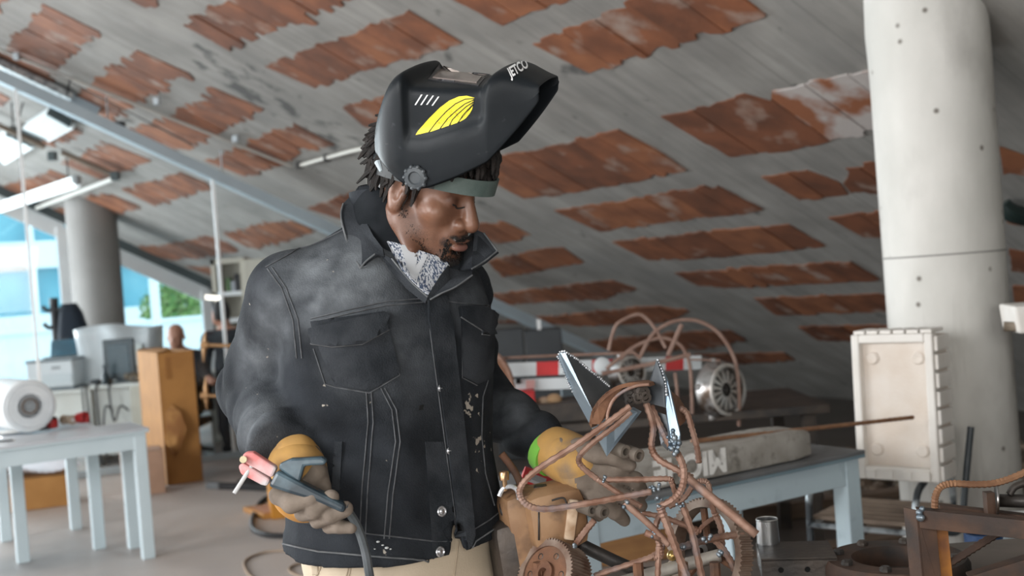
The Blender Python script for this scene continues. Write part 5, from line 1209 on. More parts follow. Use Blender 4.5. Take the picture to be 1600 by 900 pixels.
# curved rusty brow plate: an arched band 7 cm deep
arc_o = [(344, 392), (352, 350), (372, 315), (402, 285), (440, 262), (490, 252), (540, 254)]
arc_i = [(362, 392), (376, 352), (396, 322), (424, 298), (458, 278), (498, 268), (538, 270)]
mb = MB(); O_ = smooth_path([W(*c4(*p), 2.00) for p in arc_o], 3); n_ = len(O_)
B_ = [p + _f * .055 + _r * .022 for p in O_]; O2 = [p + (_u * -.006 + _r * .004) for p in O_]; B2 = [p + (_u * -.006 + _r * .004) for p in B_]
vs = O_ + B_ + O2 + B2; fs = []
for i in range(n_ - 1): fs += [(i, i + 1, n_ + i + 1, n_ + i), (2 * n_ + i + 1, 2 * n_ + i, 3 * n_ + i, 3 * n_ + i + 1), (i + 1, i, 2 * n_ + i, 2 * n_ + i + 1), (n_ + i, n_ + i + 1, 3 * n_ + i + 1, 3 * n_ + i)]
fs += [(0, n_, 3 * n_, 2 * n_), (n_ - 1, 2 * n_ - 1 + 0, 4 * n_ - 1, 3 * n_ - 1)]
mb.add(vs, fs); mb.obj('brow_plate', rust_d, rb, smooth=True)
sheet('cheek_plate', [(344, 392, 2.0), (352, 350, 2.0), (372, 315, 2.0), (402, 285, 2.0), (440, 262, 2.0), (470, 258, 2.005), (440, 288, 2.005), (418, 312, 2.005), (408, 345, 2.005), (396, 372, 2.005), (380, 392, 2.0)], rust_d, .004)
rod('plate_lip', [c4(*p) + (1.997,) for p in ((404, 385), (408, 350), (424, 312), (455, 284), (500, 264), (545, 258))], .0032, rust, rb, False)
sheet('jaw_plate', [(612, 285, 2.07), (640, 305, 2.07), (662, 340, 2.08), (664, 385, 2.08), (648, 398, 2.07), (630, 350, 2.06)], rust_d, .005)
sheet('neck_plate', [(560, 345, 2.07), (600, 360, 2.06), (612, 420, 2.05), (606, 480, 2.05), (585, 460, 2.05)], steel_dk, .004)
mb = MB()
for q, r in (((480, 290), .013), ((505, 300), .012), ((520, 285), .014), ((478, 310), .010), ((530, 300), .011)): mb.lathe(W(*c4(*q), 2.04), -_f, [(r, 0), (r, .012), (r * .55, .014), (r * .5, .004)], 10)
tag(mb.obj('bolt_cluster', scrap_d, rb, smooth=True), kind='stuff')
# pipe ends beside the glove
def stub(px, py, d, r, tx, ty, L_=.035):
    a = W(px, py, d); ax = (W(px, py, d) - W(px - tx, py - ty, d + .02)).normalized()
    MB().lathe(a - ax * L_, ax, [(r * .95, 0), (r, L_ * .8), (r * .96, L_), (r * .55, L_), (r * .5, L_ - .02), (.0001, L_ - .02)], 14).obj('pipe_stub', gry_steel, rb, smooth=True)
gry_steel = mat('grey_brown_casting', (.20, .17, .14), (.13, .105, .085), 20, .7, .3)
for px, py, r in ((978, 706, .0125), (999, 712, .0125), (926, 798, .0115), (945, 801, .0115)): stub(px, py, 2.03, r, 14, 5)
# tank and crankcase on the left
def lump(name, px, py, d, sx, sy, sz, m, rot=0.0, bev=.03):
    return MB().box(W(px, py, d), (sx, sy, sz), Matrix.Rotation(rot, 3, 'Z') @ Matrix.Rotation(math.radians(-5), 3, 'Y'), bev=bev).obj(name, m, rb, smooth=True)
lump('tank', 862, 806, 2.14, .118, .12, .118, tan_m, .25, .028)
lump('tank_half', 818, 826, 2.15, .085, .12, .155, tan_m, .25, .022)
MB().box(W(893, 812, 2.085), (.02, .012, .075), Matrix.Rotation(.2, 3, 'Y'), bev=.004).obj('tank_flange', mat('pale_flange', (.55, .42, .30), (.30, .18, .10), 30, .7), rb, smooth=True)
mb = MB(); mb.lathe(W(806, 800, 2.13), (W(800, 780, 2.10) - W(806, 830, 2.16)), [(.024, -.05), (.028, -.03), (.027, .0), (.030, .01), (.030, .02), (.02, .03), (.0001, .034)], 18); mb.obj('cylinder_head', chrome, rb, smooth=True)
MB().tube(smooth_path([W(780, 775, 2.09), W(786, 764, 2.09), W(798, 760, 2.09), W(808, 766, 2.09), W(811, 780, 2.09)], 4), .0045, 8).obj('clamp_ring', weld_w, rb, smooth=True)
mb = MB(); mb.lathe(W(788, 750, 2.09), (0, 0, 1), [(.0045, -.02), (.0045, .0), (.009, .0), (.0095, .014), (.008, .016), (.0001, .016)], 8); mb.obj('brass_nut', mat('brass', (.50, .32, .18), (.40, .24, .13), 20, .35, .9), rb, smooth=True)
lump('crankcase', 805, 862, 2.16, .09, .14, .14, scrap_d, .2, .02)
MB().box(W(846, 770, 2.14), (.03, .03, .03), bev=.006).obj('valve_block', scrap_d, rb)
for a_ in ([(862, 782), (880, 778), (886, 788)], [(842, 796), (842, 844)]): rod('tank_seam', [p + (2.075,) for p in a_] if len(a_) > 2 else [a_[0] + (2.075,), a_[1] + (2.075,)], .0018, scrap_d, rb, False)
# gears
def gear(name, c, ax, R_, wd, nt, m, m2, bore, th=.06, holes=0):
    ax = Vector(ax).normalized(); u = ax.orthogonal().normalized(); v = ax.cross(u); mb = MB(); n = nt * 4; c = Vector(c); prof = []
    for i in range(n):
        k = i % 4; rr = R_ * (1 + th * .5 if k in (1, 2) else 1 - th * .5); a = 2 * math.pi * (i + (.25 if k in (1,) else -.25 if k == 2 else 0)) / n; prof.append((rr, a))
    rings = [(1.0, -wd / 2), (1.0, wd / 2)]; vs = []
    for s, h in rings: vs += [c + ax * h + (u * math.cos(a) + v * math.sin(a)) * r for r, a in prof]
    bi = R_ * bore
    for h in (-wd / 2, wd / 2): vs += [c + ax * h + (u * math.cos(a) + v * math.sin(a)) * bi for r, a in prof]
    fs = []
    for i in range(n):
        j = (i + 1) % n; fs += [(i, j, n + j, n + i), (2 * n + j, 2 * n + i, 3 * n + i, 3 * n + j), (j, i, 2 * n + i, 2 * n + j), (n + i, n + j, 3 * n + j, 3 * n + i)]
    mb.add(vs, fs); g = mb.obj(name, m, rb)
    return g, u, v, ax
gear_m = mat('gear_steel_rusty', (.24, .16, .115), (.34, .27, .22), 22, .5, .5, c3=(.12, .06, .04), s3=14, lo3=.5, hi3=.7)
gc = W(866, 903, 2.06); gax = (-_f * .62 - _r * .66 + _u * .42)
g, u_, v_, ax_g = gear('gear', gc, gax, .064, .056, 60, gear_m, gear_m, .80)
mb = MB(); mb.lathe(gc + ax_g * .020, ax_g, [(.052, -.004), (.052, .004), (.022, .006), (.022, .014), (.010, .014), (.010, .0)], 28); mb.obj('gear_web', rust_d, g, smooth=True)
for k in range(6):
    a = 2 * math.pi * k / 6; mb = MB(); mb.lathe(gc + ax_g * .0235 + (u_ * math.cos(a) + v_ * math.sin(a)) * .037, ax_g, [(.0065, 0), (.0065, .0015), (.0045, .0022), (.0045, .0005)], 12); mb.obj('bolt_hole', scrap_d, g, smooth=True)
rc_ = W(1108, 862, 2.14); rax = (-_f * .55 - _r * .82 + _u * .12)
g2, u_, v_, ax_r = gear('ring_gear', rc_, rax, .098, .030, 70, gear_m, gear_m, .84, .045)
for k in range(3):
    a = 2 * math.pi * k / 3 + .5; p0 = rc_ + (u_ * math.cos(a) + v_ * math.sin(a)) * .08; MB().tube([p0, rc_], .007, 7).obj('spoke', rust_d, g2, smooth=True)
MB().lathe(rc_ - ax_r * .02, ax_r, [(.018, 0), (.02, .02), (.018, .04), (.008, .042), (.008, .0)], 14).obj('hub', scrap_d, g2, smooth=True)
MB().ball(W(1050, 868, 2.1), .010, 10, 7).obj('brass_ball', mat('brass_fitting', (.55, .38, .14), None, rough=.3, metal=.9), rb, smooth=True)
# feet that stand on the bench
for px in (845, 1000, 1070, 1120):
    p_ = W(px, 930, 2.06); MB().tube([Vector((p_.x, p_.y, BZ)), Vector((p_.x, p_.y + .0, p_.z + .06))], .010, 7).obj('foot_rod', rust_d, rb, smooth=True)

# ================================================================ SCRAP ON THE BENCH
def at_bench(px, py, z): return onz(px, py, z)
p0 = onz(1165, 892, BZ + .045); p1 = onz(1262, 884, BZ + .045)
ch = thing('steel_channel', 'dark steel channel with drilled holes on the bench beside the steel cup', 'steel channel', Vector((.55, 2.45, BZ)))
mb = MB(); e = Vector((.15, -.03, 0)); o_ = Vector((.475, 2.37, BZ)); mb.obox(o_ + Vector((0, 0, .0)), e, Vector((.02, .14, 0)), Vector((0, 0, .006))); mb.obox(o_, e, Vector((0, .006, 0)), Vector((0, 0, .048))); mb.obox(o_ + Vector((.02, .14, 0)), e, Vector((0, .006, 0)), Vector((0, 0, .048)))
mb.obox(o_ + Vector((0, 0, .044)), e, Vector((.02, .14, 0)), Vector((0, 0, .006)))
tag(mb.obj('channel_body', scrap_d, ch), None)
for t in (.25, .6): MB().lathe(o_ + e * t + Vector((0, -.001, .026)), (0, -1, 0), [(.006, 0), (.006, .001), (.0001, .001)], 12).obj('hole', mat('hole_black', (.003, .003, .003), None, rough=1), ch)
fl_ = thing('steel_flange', 'round rusty flange plate with a big dark hole lying on the bench', 'flange', Vector((.72, 2.33, BZ)))
mb = MB(); mb.lathe((.745, 2.34, BZ), (0, 0, 1), [(.08, .0), (.145, 0), (.145, .03), (.138, .042), (.088, .042), (.083, .035)], 40, closed=True); mb.obj('flange_ring', rust_x, fl_, smooth=True)
for k in range(8):
    a = k * math.pi / 4 + .3; MB().lathe((.745 + .115 * math.cos(a), 2.34 + .115 * math.sin(a), BZ + .042), (0, 0, 1), [(.012, 0), (.012, .006), (.008, .010), (.0001, .010)], 8).obj('bolt', scrap_d, fl_)
cup = thing('steel_cup', 'bright steel cup standing behind the long-eared sculpture on the bench', 'cup', Vector((W(1199, 862, 2.52).x, 2.52, BZ)))
cz = W(1198, 809, 2.52).z; cx = W(1198, 840, 2.52)
mb = MB(); R_ = 16.5 / FPX * 2.52; mb.lathe((cx.x, 2.5, BZ), (0, 0, 1), [(R_ * 1.1, 0), (R_ * 1.12, .004), (R_, cz - BZ), (R_ * .92, cz - BZ), (R_ * 1.0, .01), (.0001, .01)], 28); mb.obj('cup_body', mat('bright_steel', (.62, .63, .63), (.42, .43, .44), 9, .25, .9, stretch=(4, 4, 1)), cup, smooth=True)
MB().lathe((cx.x, 2.5, cz - .002), (0, 0, 1), [(R_ * .99, 0), (R_ * 1.04, .002), (R_ * .99, .004), (R_ * .93, .002)], 28, closed=True).obj('rolled_rim', mat('rim_steel', (.7, .7, .7), None, rough=.2, metal=.9), cup, smooth=True)

# ================================================================ ANGLE-IRON FRAME ON THE RIGHT
af = thing('angle_iron_frame', 'rusty welded angle-iron frame at the right edge with a bent rebar on top', 'steel frame', Vector((W(1500, 880, 2.2).x, 2.2, BZ)))
def z5(x, y): return 1200 + x / 3.4625, 640 + y / 3.4625
D = 2.15
def angle(name, a, b, w1, w2, m, t=.004):       # L-section bar from a to b; w1, w2 = flange vectors
    d = b - a; mb = MB(); mb.obox(a, d, w1, w2.normalized() * t); mb.obox(a, d, w2, w1.normalized() * t); return mb.obj(name, m, af, bevel=.0008)
orange_r = mat('orange_rust', (.42, .17, .035), (.22, .09, .04), 18, .8, .1, c3=(.12, .08, .07), s3=12, lo3=.5, hi3=.6)
a = W(*z5(800, 545), D); b = Vector((a.x + .004, a.y, BZ)); angle('post', a, b, _r * .040 * .9, Vector((-.012, .035, 0)), rust_x)
a = W(*z5(885, 612), D + .02); b = Vector((a.x + .004, a.y, BZ)); angle('post', a, b, _r * .030, Vector((-.01, .03, 0)), orange_r)
a = W(*z5(815, 545), D - .005); b = W(*z5(1600, 622), 2.0); angle('top_rail', a, b, Vector((0, 0, -.034)), Vector((0.006, .034, 0)), rust_x)
a = W(*z5(930, 520), D + .10); b = W(*z5(1600, 600), 2.16); angle('top_rail', a, b, Vector((0, 0, -.03)), Vector((0.006, .03, 0)), rust_x)
a = W(*z5(1090, 905), D + .0); b = W(*z5(1600, 750), 2.1); angle('lower_rail', a, b, Vector((0, 0, -.034)), Vector((0.006, .034, 0)), rust_x)
b2_ = W(*z5(1560, 640), 2.02); angle('post', b2_, Vector((b2_.x, b2_.y, BZ)), _r * .036, Vector((-.012, .035, 0)), rust_x)
rod('rebar', [z5(985, 830) + (D + .03,), z5(1265, 655) + (D + .03,)], .0075, rust_x, af)
rod('rebar', [z5(*p) + (D + .0,) for p in ((902, 535), (906, 470), (935, 418), (1000, 400), (1100, 404), (1210, 400), (1300, 377), (1400, 335), (1500, 290))], .0066, mat('brown_rebar', (.30, .16, .085), (.20, .10, .055), 30, .6, .3), af)
bead(W(*z5(832, 565), D - .012), .010, af); bead(W(*z5(1310, 625), D - .06), .007, af)
MB().lathe(W(*z5(1230, 490), D + .05), (_r * .96 - _f * .28), [(.0001, 0), (.030, 0), (.031, .002), (.030, .004), (.0001, .004)], 24).obj('washer', chrome, af, smooth=True)
MB().box(W(*z5(1198, 515), D + .05), (.016, .02, .05)).obj('lug', rust_x, af)
rod('pipe', [z5(1240, 492) + (D + .08,), z5(1600, 500) + (D + .0,)], .013, scrap_d, af, False)
rod('pipe', [z5(1305, 460) + (D + .06,), z5(1340, 415) + (D + .06,), z5(1420, 390) + (D + .06,)], .007, scrap_d, af, False)

# ================================================================ WORK TABLE ON THE RIGHT
tbl = thing('work_table', 'pale blue work table with a dark top on the right, carrying the stone beam', 'table', Vector((.75, 3.7, 0)))
blue_m = mat('pale_blue_enamel', (.50, .61, .66), (.46, .56, .62), 4, .45, c3=(.36, .45, .50), s3=12, lo3=.6, hi3=.75)
top_m = mat('grey_board_top', (.115, .12, .125), (.16, .165, .17), 5, .55, c3=(.09, .085, .08), s3=3)
def leg_table(root, c0, ex, ey, L_, Wd, H, legw, mt, ml, apron=.09, over=.02, te=.026, legs=(0, 1, 2, 3), edge=None):
    c0 = Vector((c0.x, c0.y, 0)); up = Vector((0, 0, 1))
    MB().obox(c0 + up * (H - te), ex * L_, ey * Wd, up * (te * .45)).obj('top_edge', edge or ml, root, bevel=.003)
    MB().obox(c0 + up * (H - te * .55), ex * L_, ey * Wd, up * (te * .55)).obj('table_top', mt, root, bevel=.003)
    z = H - te - apron; i = over
    for o_, d_, t_ in ((c0 + ex * i + ey * i, ex * (L_ - 2 * i), ey * .025), (c0 + ex * i + ey * (Wd - i - .025), ex * (L_ - 2 * i), ey * .025), (c0 + ex * i + ey * i, ey * (Wd - 2 * i), ex * .025), (c0 + ex * (L_ - i - .025) + ey * i, ey * (Wd - 2 * i), ex * .025)):
        MB().obox(o_ + up * z, d_, t_, up * apron).obj('apron', ml, root, bevel=.002)
    for k, (a, b) in enumerate(((i, i), (L_ - i - legw, i), (i, Wd - i - legw), (L_ - i - legw, Wd - i - legw))):
        if k in legs: MB().obox(c0 + ex * (a - .003) + ey * (b - .003), ex * (legw + .006), ey * (legw + .006), up * (H - te)).obj('leg', ml, root, bevel=.004)
TC = onz(1352, 703, .75); ext_ = 1.24
leg_table(tbl, TC - DA * ext_, DA, DB, ext_, .72, .75, .062, top_m, blue_m, edge=mat('table_edge_blue', (.19, .27, .31), (.15, .22, .26), 6, .5))
# stone beam with white lettering
sb_ = thing('stone_beam', 'grey stone beam with upside-down white letters lying on the work table', 'stone beam', TC - DA * .6 + DB * .3 + Vector((0, 0, .75)))
stone_m = mat('weathered_stone', (.27, .25, .22), (.36, .34, .31), 14, .9, bump=.5, bscale=60, c3=(.16, .145, .125), s3=22, lo3=.55, hi3=.7, bdist=.004)
s1 = onz(1272, 714, .752); s0 = s1 - DA * 0.98
def beam_pt(t, y, z): return s0 + DA * (t * .98) + DB * y + Vector((0, 0, z))
mb = MB(); secs = []
for t in list(np.linspace(0, 1, 12)) + [1.035]:
    k = 1.0 if t < .97 else (.86 if t <= 1 else .45); h = .100; wv = .19
    secs.append([beam_pt(t, wv * .5 + (y - wv * .5) * k + random.gauss(0, .0015), (z - h * .5) * k + h * .5 + random.gauss(0, .0015)) for y, z in ((0, .004), (0, h - .018), (.014, h), (wv - .014, h), (wv, h - .02), (wv, .004))])
n_ = 6; vs = [p for s in secs for p in s]; fs = [(i * n_ + j, i * n_ + (j + 1) % n_, (i + 1) * n_ + (j + 1) % n_, (i + 1) * n_ + j) for i in range(len(secs) - 1) for j in range(n_)] + [tuple(range(n_)), tuple((len(secs) - 1) * n_ + j for j in range(n_))]
mb.add(vs, fs); beam = mb.obj('beam_body', stone_m, sb_, smooth=True)
white_l = mat('white_lettering', (.82, .81, .78), (.55, .53, .50), 30, .8, lo=.55, hi=.8)
def flat_text(name, txt, o, ex, ey, h, m, parent, bold=.03, depth=.0):
    cu = bpy.data.curves.new('lettering', 'FONT'); cu.body = txt; cu.size = 1; cu.offset = bold; ob = bpy.data.objects.new('tmp', cu); S.collection.objects.link(ob)
    e_ = ob.evaluated_get(bpy.context.evaluated_depsgraph_get()); me = e_.to_mesh(); mb = MB(); mb.add([o + ex * (v.co.x / .72 * h) + ey * (v.co.y / .72 * h) for v in me.vertices], [tuple(p.vertices) for p in me.polygons]); e_.to_mesh_clear(); bpy.data.objects.remove(ob); return mb.obj(name, m, parent)
tq_ = (PX(beam_pt(0, 0, .09)), PX(beam_pt(1, 0, .09)))
tm = (1137 - tq_[0][0]) / (tq_[1][0] - tq_[0][0])
flat_text('lettering', 'MICHE', beam_pt(tm - .045, -.004, .088), -DA, Vector((0, 0, -1)), .074, white_l, sb_, .05)
for k, (a_, b_, r) in enumerate((((1246, 668), (1427, 652), .0075), ((1236, 669), (1400, 655), .0062))):
    rr = thing('rebar_rod', ('longer' if k == 0 else 'shorter') + ' rusty rebar rod lying on the stone beam, sticking out past it', 'rebar', W(a_[0], a_[1], 4.2))
    q0 = beam_pt(.55, .10 + k * .022, .108); q1 = W(b_[0], b_[1], 4.15 + k * .05); dq = q1 - q0; nst = int(dq.length / .012)
    MB().tube([q0 + dq * (i / nst) for i in range(nst + 1)], [r * (1.1 if i % 2 else .93) for i in range(nst + 1)], 7).obj('rod', bpy.data.materials['brown_rebar'], rr, smooth=True)

# ================================================================ CHAIR WITH THE FOAM BOX, AND THINGS BEHIND
ch_ = thing('armchair', 'tubular steel armchair with worn slats under the white foam box', 'chair', Vector((W(1320, 800, 4.45).x, 4.5, 0)))
tube_st = mat('scuffed_tube_steel', (.55, .60, .63), (.07, .08, .09), 9, .3, .6, lo=.45, hi=.6)
slat_w = mat('weathered_slat', (.34, .26, .20), (.24, .18, .14), 10, .8)
fl0 = W(1262, 800, 4.45); fl0.z = 0; ce = Vector((.77, -.64, 0)) * .42; cb = Vector((.64, .77, 0)) * .40; up = Vector((0, 0, 1))
for s in (0, 1):
    b_ = fl0 + ce * s; pts = [b_, b_ + up * .40 + cb * .03, b_ + up * .52 + cb * .08, b_ + up * .565 + cb * .28, b_ + up * .57 + cb * .7, b_ + up * .55 + cb * .95, b_ + up * .44 + cb * 1.05, b_ + cb * 1.15]
    MB().tube(smooth_path(pts, 5), .0135, 8).obj('side_frame', tube_st, ch_, smooth=True)
    MB().tube([b_ + up * .40 + cb * .03, b_ + up * .40 + cb * 1.05], .0115, 8).obj('seat_rail', tube_st, ch_, smooth=True)
    MB().tube([b_ + up * .18 + cb * .0, b_ + up * .20 + cb * 1.1], .010, 8).obj('stretcher', tube_st, ch_, smooth=True)
for k in range(6):
    t = .08 + k * .16; MB().obox(fl0 + cb * t + up * .413, ce, cb * .125, up * .016).obj('slat', slat_w, ch_, bevel=.003)
MB().tube([fl0 + up * .40, fl0 + ce + up * .40], .0115, 8).obj('front_rail', tube_st, ch_, smooth=True)
pb0 = W(1468, 835, 4.35)
po = thing('black_pole', 'black bent tube rising behind the white foam box', 'tube', Vector((pb0.x, pb0.y, 0)))
MB().tube(smooth_path([W(1455, 825, 4.30), W(1480, 832, 4.30), W(1497, 830, 4.30), W(1504, 810, 4.30), W(1507, 770, 4.30), W(1517, 667, 4.30)], 5), [.012] * 6 + [.013] * 20, 8).obj('bent_tube', mat('black_tube', (.02, .027, .032), (.05, .06, .065), 6, .4), po, smooth=True)
q_ = W(1455, 825, 4.30); MB().tube([Vector((q_.x, q_.y, 0)), q_], .012, 8).obj('stand_tube', tube_st, po, smooth=True)
# foam box
fb = thing('foam_box', 'white polystyrene fish box standing on edge on the armchair', 'foam box', W(1400, 750, 4.42))
foam = mat('white_polystyrene', (.77, .74, .70), (.70, .66, .61), 7, .8, bump=.25, bscale=140, bdist=.003); foam_d = mat('stained_polystyrene', (.66, .57, .49), (.74, .68, .62), 6, .85, bump=.25, bscale=140)
bl = W(1340, 748, 4.40); br = W(1468, 753, 4.19); ex = (br - bl); ex.z = 0; WB = ex.length * 1.0; ex.normalize(); ez = Vector((0, 0, 1)); ey = ez.cross(ex); ey = -ey if ey.dot(_f) < 0 else ey
bl.z = .575; HBX = W(1328, 524, 4.40).z - bl.z; TB = .16
tilt = (ez * .995 + ey * .05).normalized(); ez = tilt
def fbx(x, y, z): return bl + ex * (x * WB) + ey * y + ez * (z * HBX)
mb = MB(); rimw = .075
MB().obox(fbx(0.02, .035, .02), ex * WB * .96, ey * (TB - .035), ez * HBX * .96).obj('box_body', foam_d, fb, bevel=.006)
for nm, o_, a, b in (('rim', fbx(0, 0, 0), ex * WB * .10, ez * HBX), ('rim', fbx(.90, 0, 0), ex * WB * .10, ez * HBX), ('rim', fbx(.1, 0, .94), ex * WB * .8, ez * HBX * .06), ('rim', fbx(.1, 0, 0), ex * WB * .8, ez * HBX * .09)):
    MB().obox(o_, a, ey * .05, b).obj(nm, foam, fb, bevel=.006)
for x, z in ((.22, .83), (.78, .83), (.22, .20), (.78, .20)):
    MB().lathe(fbx(x, .038, z), -ey, [(.026, -.01), (.025, .008), (.019, .013), (.0001, .010)], 18).obj('boss', foam_d, fb, smooth=True)
for k in range(8):
    MB().obox(fbx(1.0, .012, .01 + k * .124), ex * .014, ey * .125, ez * HBX * .10).obj('rib', foam, fb, bevel=.004)
for k in range(6):
    MB().obox(fbx(.02 + k * .165, .012, 1.0), ex * WB * .14, ey * .12, ez * .014).obj('rib', foam, fb, bevel=.004)
for k in range(4):
    MB().obox(fbx(.12 + k * .22, -.008, .01), ex * WB * .12, ey * .02, ez * HBX * .06).obj('tab', foam, fb, bevel=.003)
for k, z in enumerate((.70, .64)): MB().obox(fbx(.34, .034, z), ex * WB * (.42 if k == 0 else .36), ey * .004, ez * .006).obj('moulded_line', foam_d, fb)
# pieces at the right edge
we = thing('white_crate', 'white crate corner beside the column at the right edge', 'crate', W(1600, 520, 4.2))
mb = MB(); p_ = W(1592, 522, 4.1); mb.obox(p_, Vector((.3, -.05, 0)), Vector((.05, .25, 0)), Vector((-.01, 0, .10))); mb.obj('crate_body', foam, we, bevel=.01)
MB().tube([W(1568, 510, 4.16), W(1640, 512, 4.1)], .018, 8).obj('handle_bar', mat('worn_bar', (.12, .09, .06), (.3, .25, .2), 12, .6), we, smooth=True)
q_ = W(1600, 520, 4.15); MB().obox(Vector((q_.x + .08, q_.y + .04, 0)), Vector((.05, 0, 0)), Vector((0, .05, 0)), Vector((0, 0, q_.z))).obj('stand_post', scrap_d, we)
st2 = thing('small_stand', 'pale blue low stand behind the angle-iron frame', 'stand', Vector((W(1580, 830, 3.6).x, 3.65, 0)))
sx = W(1560, 835, 3.6); stz = sx.z
MB().obox(Vector((sx.x - .02, 3.55, stz)), Vector((.36, .0, 0)), Vector((0, .25, 0)), Vector((0, 0, .02))).obj('stand_top', white_p, st2, bevel=.004)
for i in (0.01, .28):
    for j in (3.57, 3.75): MB().obox(Vector((sx.x + i, j, 0)), Vector((.04, 0, 0)), Vector((0, .04, 0)), Vector((0, 0, stz))).obj('leg', blue_m, st2)
bb = thing('blue_tub', 'small blue tub behind the angle-iron frame', 'tub', W(1537, 828, 3.5))
p_ = W(1536, 832, 3.4); MB().lathe(Vector((p_.x, p_.y, 0.0)), (0, 0, 1), [(.05, 0), (.055, p_.z), (.05, p_.z + .0), (.045, .02), (.0001, .02)], 16).obj('tub_body', mat('blue_plastic', (.02, .06, .16), None, rough=.4), bb, smooth=True)

# rubble and timber on the floor under and behind the table
rub = MB(); rub_m = [mat('rubble_%d' % i, c, c2, 8, .9, bump=.4, bscale=30) for i, (c, c2) in enumerate((((.17, .12, .085), (.10, .07, .05)), ((.24, .185, .14), (.15, .11, .08)), ((.10, .075, .055), (.06, .045, .035))))]
for k in range(900):
    x = random.uniform(1.6, 3.9); y = random.uniform(4.95, 8.2)
    if random.random() > .25 + .75 * math.exp(-((y - 6.0) / 1.0) ** 2): continue
    r = random.uniform(.03, .11) * random.choice((1, 1, .6)); rub.cur = random.randrange(3)
    R3 = Matrix.Rotation(random.uniform(0, 6.3), 3, 'Z') @ Matrix.Rotation(random.uniform(-.4, .4), 3, 'X')
    rub.ball((x, y, r * .25), (r, r * random.uniform(.6, 1), r * random.uniform(.4, .7)), 6, 4, R3)
tag(rub.obj('rubble', rub_m, norm=False), 'heap of broken brown rubble on the floor behind the table', 'rubble', kind='stuff')
for k, (p0, p1, lbl) in enumerate((((1045, 800), (1560, 742), 'long timber on the rubble behind the work table, farther one'), ((1130, 868), (1440, 822), 'long timber on the rubble behind the armchair legs, nearer one'))):
    a = onz(*p0, .09); b = onz(*p1, .09); bm_ = thing('timber', lbl, 'timber', (a + b) / 2 * 1 - Vector((0, 0, .09)))
    dv = b - a; sd_ = dv.cross(Vector((0, 0, 1))).normalized(); MB().obox(a - Vector((0, 0, .09)), dv, sd_ * .12, Vector((0, 0, .09))).obj('timber_body', mat('old_timber_%d' % k, (.20, .14, .10), (.13, .09, .065), 5, .85, stretch=(1, 1, 4)), bm_, bevel=.004)
def crate(name, lbl, cat, px0, px1, pyb, h, m, dpt=.25, lid=None):
    a = onz(px0, pyb); b = onz(px1, pyb); ex_ = (b - a); ey_ = Vector((0, 0, 1)).cross(ex_).normalized(); r_ = thing(name, lbl, cat, (a + b) / 2)
    MB().obox(a, ex_, ey_ * dpt, Vector((0, 0, h))).obj('box_body', m, r_, bevel=.004)
    MB().obox(a - ey_ * .004 + Vector((0, 0, h)), ex_, ey_ * (dpt + .008), Vector((0, 0, .012))).obj('lid', lid or m, r_, bevel=.003); return r_
wood_o = mat('orange_wood', (.34, .17, .06), (.25, .12, .045), 6, .7, stretch=(1, 1, 4))
w_ = thing('wooden_beam', 'thick orange-brown wooden beam on the floor behind the sculpture', 'beam', onz(970, 880))
a = onz(905, 890); b = onz(1060, 872); MB().obox(a, b - a, Vector((-.05, .3, 0)), Vector((0, 0, .17))).obj('beam_body', wood_o, w_, bevel=.008)
for k in (.15, .8): MB().obox(a + (b - a) * k - Vector((0, .01, 0)), (b - a) * .03, Vector((0, .32, 0)), Vector((0, 0, .172))).obj('strap', mat('beam_strap', (.2, .1, .04), None), w_)
zb = .172; ab_ = a + Vector((0, .06, zb)); dv = b - a
def onbeam(name, lbl, t0, t1, h, m, lid):
    r_ = thing(name, lbl, 'box', ab_ + dv * t0); MB().obox(ab_ + dv * t0, dv * (t1 - t0), Vector((0, .2, 0)), Vector((0, 0, h))).obj('box_body', m, r_, bevel=.004); MB().obox(ab_ + dv * t0 + Vector((0, -.003, h)), dv * (t1 - t0), Vector((0, .206, 0)), Vector((0, 0, .014))).obj('lid', lid, r_, bevel=.003)
yb = mat('yellow_card', (.60, .30, .02), None, rough=.6); gb = mat('green_card', (.03, .16, .07), None, rough=.6); yb2 = mat('yellow_strip', (.62, .48, .05), None, rough=.6)
onbeam('yellow_box', 'orange-yellow box on the wooden beam, partly hidden by the glove', .02, .30, .10, yb, yb)
onbeam('green_box', 'dark green box with a yellow lid on the wooden beam', .36, .75, .085, gb, yb2)

# ================================================================ FAR BENCH WITH BARRIER BOARD AND ROD SCULPTURE
fb2 = thing('far_bench', 'dark workshop bench far behind the sculpture, piled with scrap', 'bench', Vector((.55, 5.75, 0)))
fz = .74
MB().box((.50, 5.75, fz - .02), (1.9, .8, .04)).obj('bench_top', scrap_d, fb2, bevel=.004)
for x in (-.38, 1.36):
    for y in (5.42, 6.08): MB().box((x, y, (fz - .04) / 2), (.06, .06, fz - .04)).obj('leg', scrap_d, fb2)
MB().box((.5, 5.75, .3), (1.8, .7, .03)).obj('shelf', scrap_d, fb2)
bd_ = thing('barrier_board', 'red and white barrier board standing on the far bench', 'barrier board', W(930, 600, 5.6) * 1)
redp = mat('signal_red', (.60, .02, .025), (.48, .02, .02), 8, .5); whp = mat('board_white', (.66, .70, .72), (.58, .62, .64), 6, .5)
def strip(p0, p1, h, d, m, name, t=.02):
    a = W(*p0, d); b = W(*p1, d); up_ = _u * (h / FPX * d); MB().obox(a, b - a, _f * t, up_).obj(name, m, bd_)
segs = [(786, 838, whp), (838, 873, redp), (873, 925, whp), (925, 960, redp), (960, 1040, whp), (1040, 1068, redp), (1068, 1096, whp)]
for x0, x1, m in segs:
    y = lambda x: 589 - (x - 786) * .040; strip((x0, y(x0)), (x1, y(x1)), 21, 5.6, m, 'stripe')
strip((790, 612), (905, 607), 18, 5.58, whp, 'lower_panel')
